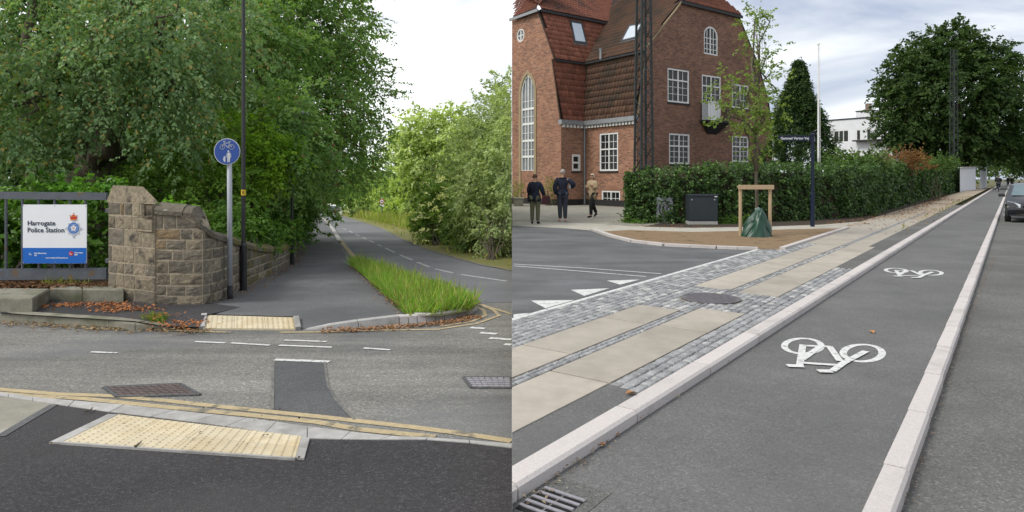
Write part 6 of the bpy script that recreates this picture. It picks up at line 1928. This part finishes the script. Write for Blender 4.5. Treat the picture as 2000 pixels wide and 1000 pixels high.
fp_ = thing('flagpole', 'slender white flagpole rising behind the hedge', 'flagpole', ((1598.5 - 1000) / F * 30, 30, 0)); ht = H + 30 * (HY - 88) / F
m2 = MB(); m2.tube([(0, 0, -.1), (0, 0, ht * .5), (0, 0, ht)], [.055, .045, .028], 12); m2.build('pole', m_wood_white, fp_, world=False)
m2 = MB(); m2.tube([(0, 0, ht), (0, 0, ht + .06), (0, 0, ht + .12)], [.05, .06, .01], 10); m2.build('finial', m_wood_white, fp_, world=False)
m2 = MB(); m2.tube([(.07, -.05, 1.2), (.05, -.04, ht - .1)], .008, 5); m2.build('halyard', m_wood_white, fp_, world=False)

# white modernist house
wo = Vector((750 / F * 112, 112, 0)); we = Vector((-.677, 1, 0)); wn = Vector((-1, -.677, 0)).normalized()
wh = thing('white_house', 'flat roofed white rendered house beyond the hedge', 'house', wo); house_sv = house; house = wh
wl = onp(wo, we, 1617); wz = onp(wo, we, 1745, 227)[1]
wins = [rect(wo, we, 1628, 1658, 255, 279), rect(wo, we, 1672, 1681.5, 253, 275), rect(wo, we, 1692, 1702, 251, 274)]
wall_panel('wall', wo, we, wn, [(0, -.1), (wl, -.1), (wl, wz), (0, wz)], [hole(r) for r in wins], m_render)
WP = Pl(wo, we, wn)
window(WP, *wins[0], cols=3, rows=(0, 1), bars=1, hbars=(0,), sill=False, fw=.16); window(WP, *wins[1], cols=1, rows=(0, 1), bars=1, hbars=(0,), sill=False, fw=.16); window(WP, *wins[2], cols=1, rows=(0, 1), bars=1, hbars=(0,), sill=False, fw=.16)
m2 = MB(); WP.box(m2, 0, wl, wz, wz + .22, -8, .12); m2.build('roof_edge', m_dk, wh)
m2 = MB(); WP.box(m2, 0, wl, -.1, wz - .02, -8, -.2); m2.build('rear_block', m_render, wh)
m2 = MB(); a_, z_ = onp(wo, we, 1672, 274); WP.box(m2, -1, a_, z_ - .26, z_ - .02, .0, 1.3); bo = m2.build('balcony_slab', m_dk, wh)
m2 = MB(); aL_, zt_ = onp(wo, we, 1660, 224); aR_ = onp(wo, we, 1691); WP.box(m2, aR_, aL_, wz + .1, zt_ + .6, -5, -2); m2.build('roof_block', m_render, wh)
m2 = MB(); WP.box(m2, aR_ - .05, aL_ + .05, zt_ + .6, zt_ + .78, -5.1, -1.9); m2.build('block_edge', m_dk, wh)
m2 = MB(); aL_, zt_ = onp(wo, we, 1674, 207); aR_ = onp(wo, we, 1682); WP.box(m2, aR_, aL_, wz + .3, zt_ + .6, -3.6, -2.7); m2.build('chimney', m_brick_shaded, wh)
m2 = MB(); aL_, zt_ = onp(wo, we, 1706, 217); aR_ = onp(wo, we, 1735); WP.box(m2, aR_, aL_, wz + .1, zt_ + .2, -6, -2); m2.build('roof_block', m_render, wh)
m2 = MB(); aa_, zt_ = onp(wo, we, 1690, 195); b_ = WP.pt(aa_, wz, -2.5); m2.tube([b_, b_ + Zw * (zt_ - wz + .2)], .05, 6)
for q in (.1, .45, .8): m2.tube([b_ + Zw * (zt_ - wz - q) - we * .7, b_ + Zw * (zt_ - wz - q) + we * .7], .035, 5)
m2.build('aerial', m_zinc, wh); house = house_sv

# white garden walls and gate posts down the street
for i, (x0, y0, x1, y1, t0, t1, lb) in enumerate(((1875, 355, 1905, 351.5, 328, 327, 'low white garden wall just past the hedge end'), (1914, 348.5, 1927, 347.4, 326, 325, 'second short white garden wall further down the street'))):
    Y0 = 72 if i == 0 else 86; Y1 = Y0 * 1.12
    A0, A1 = PV(x0, y0, Y0), PV(x1, y1, Y1); T0, T1 = PV(x0, t0, Y0), PV(x1, t1, Y1)
    w_ = thing('garden_wall', lb, 'wall', Vector((A0.x, A0.y, 0)), group='white garden walls')
    bk = Vector((.25, .3, 0)); m2 = MB(); q = [Vector((A0.x, A0.y, -.1)), Vector((A1.x, A1.y, -.1)), T1, T0]; m2.add(q + [v + bk for v in q], [(0, 1, 2, 3), (7, 6, 5, 4), (3, 2, 6, 7), (0, 3, 7, 4), (1, 5, 6, 2)]); m2.build('wall_body', m_render, w_)
    m2 = MB(); m2.bar(T0 + bk * .5 + Zw * .05, T1 + bk * .5 + Zw * .05, .42, .09); m2.build('coping', m_concrete, w_)
BG = Vector((28 / F * 0, 0, 0))
m2 = MB(); pb_ = thing('stone_planter', 'small grey planter standing at the foot of the wing wall', 'planter', ((1013 - 1000) / F * 35.8, 35.8, 0))
m2.add([(-.22, -.2, 0), (.22, -.2, 0), (.22, .2, 0), (-.22, .2, 0), (-.28, -.26, .5), (.28, -.26, .5), (.28, .26, .5), (-.28, .26, .5)], [(0, 1, 5, 4), (1, 2, 6, 5), (2, 3, 7, 6), (3, 0, 4, 7), (4, 5, 6, 7)]); m2.build('pot', m_concrete_old, pb_, world=False)
m2 = MB(); m2.box((0, 0, .50), (.60, .56, .06), bev=.01); m2.build('rim', m_concrete_old, pb_, world=False)

# ================================================================== RIGHT: PEOPLE
def skin(joints, edges, sub=1):
    me = bpy.data.meshes.new('skeleton'); me.from_pydata([j[0] for j in joints], edges, [])
    o = bpy.data.objects.new('skeleton', me); COL.objects.link(o)
    sk = o.modifiers.new('skin', 'SKIN'); sk.use_smooth_shade = True; sk.branch_smoothing = .4
    for v, j in zip(me.skin_vertices[0].data, joints):
        r = j[1]; v.radius = r if hasattr(r, '__len__') else (r, r)
    me.skin_vertices[0].data[0].use_root = True
    sb = o.modifiers.new('sub', 'SUBSURF'); sb.levels = sub; sb.render_levels = sub
    bpy.context.view_layer.update()
    res = bpy.data.meshes.new_from_object(o.evaluated_get(bpy.context.evaluated_depsgraph_get()))
    bpy.data.objects.remove(o); smooth(res); return res


def put(me, name, m, parent, extra=None):
    if extra is not None:
        b = bmesh.new(); b.from_mesh(me); t_ = bpy.data.meshes.new('t'); t_.from_pydata([tuple(v) for v in extra.v], [], extra.f); b.from_mesh(t_); b.to_mesh(me); b.free(); smooth(me)
    me.materials.clear(); me.materials.append(m); me.name = name
    return link(name, me, parent)


m_skin = MAT('skin', (.50, .30, .21), (.44, .25, .17), 9, .6)


def hand(mb, w, d, up):
    """palm and five fingers hanging from the wrist w along d"""
    d = Vector(d).normalized(); up = Vector(up); s_ = d.cross(up).normalized(); up = s_.cross(d)
    mb.bar(w - d * .01, w + d * .09, .03, .075, up=s_)
    for i, L in enumerate((.065, .08, .075, .055)):
        o = w + d * .085 + s_ * (-.03 + i * .02); mb.tube([o, o + d * L * .55 + up * .006, o + d * L + up * .022], [.0095, .009, .006], 6)
    o = w + d * .02 + s_ * -.036; mb.tube([o, o + d * .035 - s_ * .02 + up * .01, o + d * .065 - s_ * .018 + up * .02], [.012, .011, .007], 6)


def person(label, loc, rz, ht, J, cols, group=None, hair='short', coat=None, head_dir=(0, -1, 0), extra=None, bare_ankle=False):
    """local frame: faces -Y. J overrides joint positions (for a height of 1.75 m)"""
    s = ht / 1.75
    D = dict(pel=(0, 0, .95), wai=(0, .0, 1.08), che=(0, .0, 1.30), nec=(0, .01, 1.47), jaw=(0, -.01, 1.555), hea=(0, -.005, 1.635), cro=(0, .0, 1.70),
             shL=(.18, .0, 1.42), elL=(.25, .03, 1.14), wrL=(.25, -.04, .90), shR=(-.18, 0, 1.42), elR=(-.25, .03, 1.14), wrR=(-.25, -.04, .90),
             hiL=(.09, 0, .91), knL=(.10, -.01, .50), anL=(.10, .02, .09), toL=(.12, -.14, .045), hiR=(-.09, 0, .91), knR=(-.10, -.01, .50), anR=(-.10, .02, .09), toR=(-.12, -.14, .045))
    D.update(J); D = {k: Vector(v) * s for k, v in D.items()}
    root = thing('person', label, 'person', loc, rz, group)
    rad = dict(pel=(.11, .085), wai=(.105, .08), che=(.125, .09), nec=(.05, .05), jaw=(.055, .062), hea=(.076, .088), cro=(.056, .066), shL=.058, elL=.04, wrL=.027, shR=.058, elR=.04, wrR=.027, hiL=.08, knL=.055, anL=.036, toL=.028, hiR=.08, knR=.055, anR=.036, toR=.028)
    E_ = [('pel', 'wai'), ('wai', 'che'), ('che', 'nec'), ('nec', 'jaw'), ('jaw', 'hea'), ('hea', 'cro'), ('che', 'shL'), ('shL', 'elL'), ('elL', 'wrL'), ('che', 'shR'), ('shR', 'elR'), ('elR', 'wrR'), ('pel', 'hiL'), ('hiL', 'knL'), ('knL', 'anL'), ('anL', 'toL'), ('pel', 'hiR'), ('hiR', 'knR'), ('knR', 'anR'), ('anR', 'toR')]
    def sub(keys, grow=1.0, add=0.0, ends=None):
        idx = {k: i for i, k in enumerate(keys)}; js = []
        for k in keys:
            r = rad[k]; r = r if hasattr(r, '__len__') else (r, r); js.append((D[k], tuple((q * grow + add) * s for q in r)))
        return skin(js, [(idx[a], idx[b]) for a, b in E_ if a in idx and b in idx])
    hd = MB(); hdv = Vector(head_dir).normalized()
    for w, e_ in (('wrL', 'elL'), ('wrR', 'elR')): hand(hd, D[w], D[w] - D[e_], hdv)
    hc = D['hea']; sd_ = hdv.cross(Zw)
    hd.tube([hc + hdv * .075 * s + Zw * .015, hc + hdv * .105 * s - Zw * .02, hc + hdv * .085 * s - Zw * .03], [.008, .016, .012], 6)
    for q in (-1, 1):
        hd.box(hc + sd_ * q * .08 * s - Zw * .005, (.022, .03, .055), bev=.006)
    body = sub(list(rad), .92)
    bo = put(body, 'body', cols.get('skin', m_skin), root, hd)
    ey = MB()
    for q in (-1, 1): ey.box(hc + hdv * .082 * s + sd_ * q * .033 * s + Zw * .018 * s, (.018, .018, .010))
    ey.box(hc + hdv * .078 * s - Zw * .058 * s, (.045, .02, .008)); ey.build('face_features', m_dk, root, world=False)
    # hair: a cap over crown and back of the head
    hm = MB(); nu, nv = 16, 8; vs = []
    for j in range(nv + 1):
        for i in range(nu):
            th = 2 * math.pi * i / nu; ph = (math.pi * (.55 if hair != 'long' else .60)) * j / nv
            dirv = Vector((math.cos(th) * math.sin(ph), math.sin(th) * math.sin(ph), math.cos(ph)))
            front = max(0, dirv.dot(hdv)); r_ = Vector((.090, .103, .108)) * s
            zz = dirv.z * r_.z
            if front > .35 and zz < .035 * s: zz = .035 * s + front * .02
            if hair == 'long' and dirv.dot(hdv) < -.1 and j > nv - 2: zz -= .14 * s
            vs.append(hc + Vector((dirv.x * r_.x, dirv.y * r_.y, zz + .018 * s)) - hdv * .010)
    hm.add(vs, [(j * nu + i, j * nu + (i + 1) % nu, (j + 1) * nu + (i + 1) % nu, (j + 1) * nu + i) for j in range(nv) for i in range(nu)]); hm.build('hair', cols['hair'], root, sm=True, world=False)
    tr = sub(['pel', 'hiL', 'knL', 'anL', 'hiR', 'knR', 'anR'], 1.22, .022); put(tr, 'trousers', cols['trousers'], root)
    jk = sub(['pel', 'wai', 'che', 'nec', 'shL', 'elL', 'wrL', 'shR', 'elR', 'wrR'], 1.30, .034); put(jk, cols.get('top_name', 'jacket'), cols['top'], root)
    if coat:
        cm = MB(); nu = 18; rings = [(1.10, .175, .135), (.98, .19, .15), (coat, .215, .17), (coat + .01, .19, .15)]; vs = []
        for z, rx, ry in rings: vs += [Vector((math.cos(2 * math.pi * i / nu) * rx * (1 + .04 * math.sin(i * 2.5)), math.sin(2 * math.pi * i / nu) * ry, z)) * s for i in range(nu)]
        cm.add(vs, [(j * nu + i, j * nu + (i + 1) % nu, (j + 1) * nu + (i + 1) % nu, (j + 1) * nu + i) for j in range(len(rings) - 1) for i in range(nu)]); cm.build('coat_skirt', cols['top'], root, sm=True, world=False)
    for q in 'LR':
        a, t = D['an' + q], D['to' + q]; dv = (t - a); dv.z = 0; dv.normalize()
        me = skin([(a - dv * .045 * s - Zw * .03 * s, .048 * s), (a + dv * .05 * s - Zw * .035 * s, .047 * s), (t - Zw * .0, .040 * s), (t + dv * .05 * s, .028 * s)], [(0, 1), (1, 2), (2, 3)]); put(me, 'shoe', cols['shoes'], root)
    if extra: extra(root, D, s)
    return root


c_navy = MAT('navy_jacket', (.010, .014, .030), (.007, .010, .022), 12, .85); c_navy2 = MAT('dark_blue_jacket', (.014, .018, .034), (.009, .012, .024), 12, .8)
c_olive = MAT('olive_trousers', (.11, .11, .065), (.08, .08, .048), 10, .9); c_slate = MAT('slate_trousers', (.040, .045, .060), (.028, .032, .044), 10, .9)
c_beige = MAT('beige_coat', (.42, .32, .20), (.34, .25, .155), 10, .9); c_blackw = MAT('black_wool', (.010, .010, .011), (.014, .014, .015), 10, .9)
c_brownhair = MAT('brown_hair', (.07, .035, .018), (.045, .022, .012), 30, .7); c_greyhair = MAT('grey_hair', (.34, .31, .28), (.24, .22, .20), 30, .7); c_fair = MAT('fair_hair', (.52, .42, .30), (.42, .33, .22), 30, .7)
c_pink = MAT('pale_pink_shoe', (.52, .32, .30), (.46, .28, .26), 8, .7); c_bagr = MAT('dark_red_bag', (.06, .010, .014), (.02, .008, .01), 6, .6)


def bag1(root, D, s):
    m2 = MB(); m2.box(Vector((.13, -.20, .93)) * s, (.36 * s, .13 * s, .30 * s), bev=.03); o = m2.build('shoulder_bag', MAT('dark_bag', (.018, .022, .026), (.012, .015, .018), 8, .6), root, world=False)
    m2 = MB(); m2.tube([Vector((.2, -.17, 1.05)) * s, Vector((.0, -.13, 1.28)) * s, Vector((-.13, -.02, 1.50)) * s, Vector((-.02, .13, 1.3)) * s, Vector((.18, .13, 1.0)) * s], .014, 6); m2.build('strap', c_blackw, root, world=False)
    m2 = MB(); m2.box(Vector((-.40, .02, .86)) * s, (.26 * s, .12 * s, .30 * s), bev=.03); m2.build('red_bag', c_bagr, root, world=False)


yA = R(180)
person('man in navy jacket and olive trousers with a dark shoulder bag, seen from behind', GR(1045, 437.5, .07), yA - .25, GR(1045, 437.5).y * 93 / F, dict(elR=(-.27, -.02, 1.15), wrR=(-.30, -.16, .98), elL=(.24, -.03, 1.15), wrL=(.20, -.17, 1.02)),
       dict(top=c_navy, trousers=c_olive, shoes=c_blackw, hair=c_brownhair), group='people on the forecourt', coat=.80, extra=bag1)


def held(root, D, s):
    m2 = MB(); m2.box(D['wrR'] + Vector((.03, .04, .03)), (.05, .20, .14), bev=.012); m2.build('grey_parcel', m_galv, root, world=False)


person('tall grey haired man in dark jacket with one elbow bent, seen from behind', GR(1099, 433, .07), yA, GR(1099, 433).y * 98 / F, dict(elR=(-.40, .06, 1.22), wrR=(-.27, -.12, 1.14), elL=(.27, .0, 1.14), wrL=(.22, -.03, .90), knL=(.09, -.01, .5), anL=(.085, .0, .09), knR=(-.08, 0, .5), anR=(-.085, 0, .09)),
       dict(top=c_navy2, trousers=c_slate, shoes=c_pink, hair=c_greyhair), group='people on the forecourt', coat=.88, extra=held)
person('fair haired woman in a beige coat and black trousers stepping past the downpipe', GR(1157, 425, .07), R(-50), GR(1157, 425).y * 82 / F, dict(elL=(.24, -.02, 1.18), wrL=(.16, -.14, 1.25), elR=(-.24, .02, 1.18), wrR=(-.15, -.16, 1.22), knL=(.08, -.16, .52), anL=(.09, -.18, .10), toL=(.10, -.34, .045), knR=(-.07, .10, .5), anR=(-.08, .32, .16), toR=(-.08, .22, .05)),
       dict(top=c_beige, top_name='coat', trousers=c_blackw, shoes=c_blackw, hair=c_fair), group='people on the forecourt', coat=.72, hair='long')

# cyclist riding away, and two far walkers
cb_ = GR(1950, 360); cY = 72; cx_ = (1950 - 1000) / F * cY; cyc = thing('bicycle', 'dark bicycle ridden away down the cycle track', 'bicycle', (cx_, cY, 0), rz=-.62); cyc.location.z = 0
for yy in (-.52, .52):
    m2 = MB(); nn_ = 24
    m2.tube([(0, yy + .34 * math.cos(2 * math.pi * i / nn_), .36 + .34 * math.sin(2 * math.pi * i / nn_)) for i in range(nn_ + 1)], .022, 6, cap=False)
    wv = m2.build('wheel', m_black, cyc, world=False)
    m2 = MB()
    for i in range(8): m2.tube([(0, yy, .36), (0, yy + .33 * math.cos(i * .785), .36 + .33 * math.sin(i * .785))], .005, 4)
    tag(m2.build('spokes', m_galv, wv, world=False), kind='stuff')
m2 = MB(); a_, b_, c_, d_, e_ = Vector((0, -.52, .36)), Vector((0, -.08, .33)), Vector((0, -.2, .85)), Vector((0, .36, .88)), Vector((0, .52, .36))
for p, q in ((a_, b_), (a_, c_), (b_, c_), (c_, d_), (b_, d_), (d_, e_)): m2.tube([p, q], .018, 8)
m2.build('frame', m_black, cyc, world=False)
m2 = MB(); m2.tube([(-.28, .28, 1.06), (-.1, .36, 1.08), (.1, .36, 1.08), (.28, .28, 1.06)], .014, 8); m2.tube([(0, .36, .88), (0, .36, 1.08)], .016, 8); m2.build('handlebar', m_galv, cyc, world=False)
m2 = MB(); m2.box((0, -.22, .92), (.15, .26, .06), bev=.02); m2.build('saddle', m_black, cyc, world=False)
sit = dict(pel=(0, .15, .98), wai=(0, .10, 1.12), che=(0, -.02, 1.36), nec=(0, -.08, 1.52), jaw=(0, -.11, 1.60), hea=(0, -.11, 1.68), cro=(0, -.10, 1.75), shL=(.18, -.03, 1.46), shR=(-.18, -.03, 1.46), elL=(.26, -.20, 1.24), elR=(-.26, -.20, 1.24), wrL=(.24, -.36, 1.10), wrR=(-.24, -.36, 1.10),
           hiL=(.09, .13, .93), knL=(.11, -.15, .62), anL=(.11, .12, .25), toL=(.11, -.06, .20), hiR=(-.09, .13, .93), knR=(-.11, -.22, .72), anR=(-.11, .0, .42), toR=(-.11, -.15, .38))
person('cyclist in a dark top riding away down the cycle track', (cx_, cY, .02), math.pi - .62, 1.72, sit, dict(top=c_blackw, trousers=c_slate, shoes=m_signwhite, hair=c_brownhair))
for px, Y, lb in ((1977, 98, 'far walker in dark clothes on the track at the street end'), (1969, 112, 'more distant walker left of the other one at the street end')):
    person(lb, ((px - 1000) / F * Y, Y, 0), math.pi, 1.72, dict(anL=(.10, -.12, .09), toL=(.10, -.27, .045), anR=(-.09, .15, .1), toR=(-.09, .0, .05)), dict(top=c_blackw, trousers=c_slate, shoes=c_blackw, hair=c_brownhair), group='walkers at the street end')

# ================================================================== RIGHT: PARKED CAR
def car():
    ang = math.atan2(LD.x, LD.y)                                  # street direction, clockwise from +Y
    base = LA(29.2, -2.82, -.09)
    root = thing('parked_car', 'glossy black car parked against the granite kerb at the picture edge', 'car', base, rz=-ang)
    # local: front faces -Y rotated to the viewer; length 4.2, width 1.75
    paint = MAT('black_car_paint', (.008, .009, .012), (.010, .011, .014), 2, .12, spec=.6)
    prof = [(-2.05, .28), (-2.1, .48), (-2.05, .66), (-1.85, .76), (-1.05, .94), (-.35, 1.38), (.15, 1.47), (1.0, 1.46), (1.75, 1.22), (2.0, 1.02), (2.08, .6), (2.0, .28)]
    xs = [(-.88, .0), (-.80, 1.0), (.80, 1.0), (.88, .0)]
    rows = []
    for y, z in prof:
        t = max(0, (z - .85) / .65); nose = .10 * max(0, -(y + 1.5) / .6) + .08 * max(0, (y - 1.6) / .5)
        wd = .88 * (1 - .23 * t ** .9) - nose; bulge = .03 if .35 < z < .9 else 0
        rows.append([Vector((-wd - bulge, y, z - .02)), Vector((-wd * .82, y, z + .02)), Vector((0, y * 1.005, z + .045)), Vector((wd * .82, y, z + .02)), Vector((wd + bulge, y, z - .02))])
    m2 = MB(); n = len(prof); vs = [v for r in rows for v in r]
    m2.add(vs, [(i * 5 + k, i * 5 + k + 1, (i + 1) * 5 + k + 1, (i + 1) * 5 + k) for i in range(n - 1) for k in range(4)])
    # flanks down to the sill, split at the shoulder
    for side in (0, 4):
        b0 = len(m2.v); low = [Vector((rows[i][side].x * .97, prof[i][0] * .985, .24)) for i in range(n)]; mid = [Vector((math.copysign(.90, rows[i][side].x) * (1 - (.10 if abs(prof[i][0]) > 1.9 else 0)), prof[i][0], min(rows[i][side].z, .62))) for i in range(n)]
        m2.v += [tuple(rows[i][side]) for i in range(n)] + [tuple(v) for v in mid] + [tuple(v) for v in low]
        m2.f += [(b0 + k * n + i, b0 + k * n + i + 1, b0 + (k + 1) * n + i + 1, b0 + (k + 1) * n + i) for k in (0, 1) for i in range(n - 1)]
    m2.build('body', paint, root, sm=True, world=False)
    g = MB(); g.add([(-.70, -1.00, .985), (.70, -1.00, .985), (.60, -.37, 1.405), (-.60, -.37, 1.405)], [(0, 1, 2, 3)]); g.v = [(x, y - .012, z + .03) for x, y, z in g.v]
    wsm = MAT('windscreen_glass', (.16, .22, .24), (.12, .17, .19), 2, .04, spec=.9, metal=.35); g.build('windscreen', wsm, root, world=False)
    for sx_ in (-1, 1):
        g = MB(); g.add([(sx_ * .875, -.85, .95), (sx_ * .885, 1.5, 1.0), (sx_ * .76, 1.0, 1.37), (sx_ * .735, -.25, 1.36)], [(0, 1, 2, 3)]); g.build('side_window', m_glass, root, world=False)
        h_ = MB(); h_.add([(sx_ * .80, -1.92, .56), (sx_ * .42, -2.10, .56), (sx_ * .40, -2.08, .68), (sx_ * .60, -1.98, .76), (sx_ * .80, -1.62, .80), (sx_ * .86, -1.60, .72)], [(0, 1, 2, 3, 4, 5)]); h_.v = [(x * 1.02, y - .03, z + .01) for x, y, z in h_.v]
        h_.build('headlight', MAT('headlamp_lens', (.55, .58, .62), (.40, .43, .47), 12, .08, spec=.9, metal=.3), root, world=False)
        mr = MB(); mr.box((sx_ * 1.00, -.62, 1.01), (.22, .12, .14), bev=.04); mr.bar((sx_ * .86, -.60, .96), (sx_ * .95, -.61, .99), .05, .03); mr.build('mirror', paint, root, sm=False, world=False)
        for yy in (-1.33, 1.28):
            wh_ = MB(); wh_.tube([(sx_ * .70, yy, .32), (sx_ * .895, yy, .32), (sx_ * .905, yy, .32)], [.32, .32, .29], 24); wo_ = wh_.build('wheel', m_blacktube, root, world=False)
            rm = MB(); rm.tube([(sx_ * .88, yy, .32), (sx_ * .912, yy, .32)], [.20, .19], 16)
            for q in range(5): rm.bar((sx_ * .915, yy, .32), (sx_ * .915, yy + .19 * math.cos(q * 1.2566), .32 + .19 * math.sin(q * 1.2566)), .04, .02, up=(1, 0, 0))
            rm.build('rim', m_galv, wo_, world=False)
    gr_ = MB(); gr_.box((0, -2.115, .40), (1.1, .04, .16)); gr_.box((0, -2.10, .60), (.7, .04, .08)); gr_.build('grille', m_hole, root, world=False)
    np_ = MB(); np_.box((0, -2.145, .42), (.50, .015, .11)); np_.build('number_plate', m_signwhite, root, world=False)
    bm_ = MB(); bm_.box((0, -2.06, .27), (1.5, .1, .06)); bm_.build('bumper_lip', m_blacktube, root, world=False)


car()

# leaves and small litter on the right
for i, (x, y, lb) in enumerate(((1152, 874, 'brown curled leaf lying lowest against the kerb foot'), (1187, 849, 'brown leaf in the small clump at the kerb foot'), (1240, 817, 'yellow leaf lying alone by the kerb foot'), (1433, 679, 'brown leaf lying at the kerb edge left of the near bicycle symbol'), (1703, 649, 'tan leaf on the cycle track above the near bicycle symbol'), (1232, 769, 'tan leaf lying on top of the kerb by the setts'))):
    p = GR(x, y, .006 if i < 5 else .085); rr_ = random.Random(i); root = MB()
    a = rr_.random() * 6; L = .055
    for q in range(2 if i < 2 else 1):
        c = p + Vector((q * .05, q * .03, 0)); d = Vector((math.cos(a + q), math.sin(a + q), 0)); s_ = Vector((-d.y, d.x, 0))
        root.add([c - d * L, c + s_ * L * .6 + Zw * .025, c + d * L + Zw * .012, c - s_ * L * .55 + Zw * .02, c + Zw * .002], [(0, 4, 1), (1, 4, 2), (2, 4, 3), (3, 4, 0)])
        if i < 2 and q == 0: pass
    o = root.build('fallen_leaf', MAT('tan_leaf_%d' % i if False else 'tan_leaf', (.42, .22, .09), (.30, .14, .05), 20, .85), None); tag(o, lb, 'leaf', 'fallen leaves on the cycle track')
litter('gutter_debris', [[(1030, 985), (1200, 846), (1400, 707)], [(1030, 985), (1200, 848)]], 160, .04, .022, (.10, .07, .045), (.30, .24, .16), 68, 0, 'R', .004)
litter('bed_leaves', [[(1240, 441), (1300, 443), (1400, 444)], [(1620, 437), (1750, 418), (1850, 385)]], 700, .25, .08, (.14, .06, .03), (.28, .14, .07), 69, 0, 'R', .08)
litter('verge_litter', [[(1690, 440), (1760, 420), (1850, 380)], [(1720, 455), (1800, 425), (1870, 385)]], 700, .35, .08, (.16, .09, .04), (.32, .20, .10), 70, 0, 'R', .082)
KV = [LA(14.5, .45, .08), LA(14.5, .85, .08), LA(60, 1.0, .08), LA(60, .4, .08)]
grass('verge_grass', [LA(17, .35, .08), LA(17, .60, .08), LA(60, .85, .08), LA(60, .30, .08)], lambda x, y: .078, 3000, .04, .14, (.10, .13, .03), (.24, .22, .08), 57, .03, 'R', .6)
grass('verge_grass', [GR(1500, 438, .07), GR(1690, 428, .07), GR(1860, 374, .07), GR(1845, 374, .07), GR(1700, 421, .07), GR(1500, 434, .07)], lambda x, y: .07, 1200, .06, .25, (.06, .11, .02), (.16, .20, .06), 58, .03, 'R', .6)

litter('kerb_grit', [[(1762, 999), (1806, 857), (1862, 705), (1942, 500)]], 1500, .022, .014, (.16, .11, .085), (.34, .27, .22), 66, 0, 'R', -.088)

# the two places meet on a retaining edge
mb = MB(); prof = [(-8, .0), (2.0, -.012), (2.35, .06), (4.2, .06), (40, .06), (420, -.1)]
mb.add([(.002, y, z) for y, z in prof] + [(.002, y, -22) for y, z in prof], [(i, i + 1, len(prof) + i + 1, len(prof) + i) for i in range(len(prof) - 1)])
tag(mb.build('retaining_edge', m_concrete_old), kind='structure')
mb = MB(); ribbon(mb, [GL(*p, .0075) for p in densify([(534, 706), (533, 760), (532, 800)], 4)], .022); ribbon(mb, [GL(*p, .0075) for p in densify([(634, 706), (640, 752), (658, 784), (692, 819)], 4)], .022)
tag(mb.build('patch_seam', m_white_seam), kind='structure')
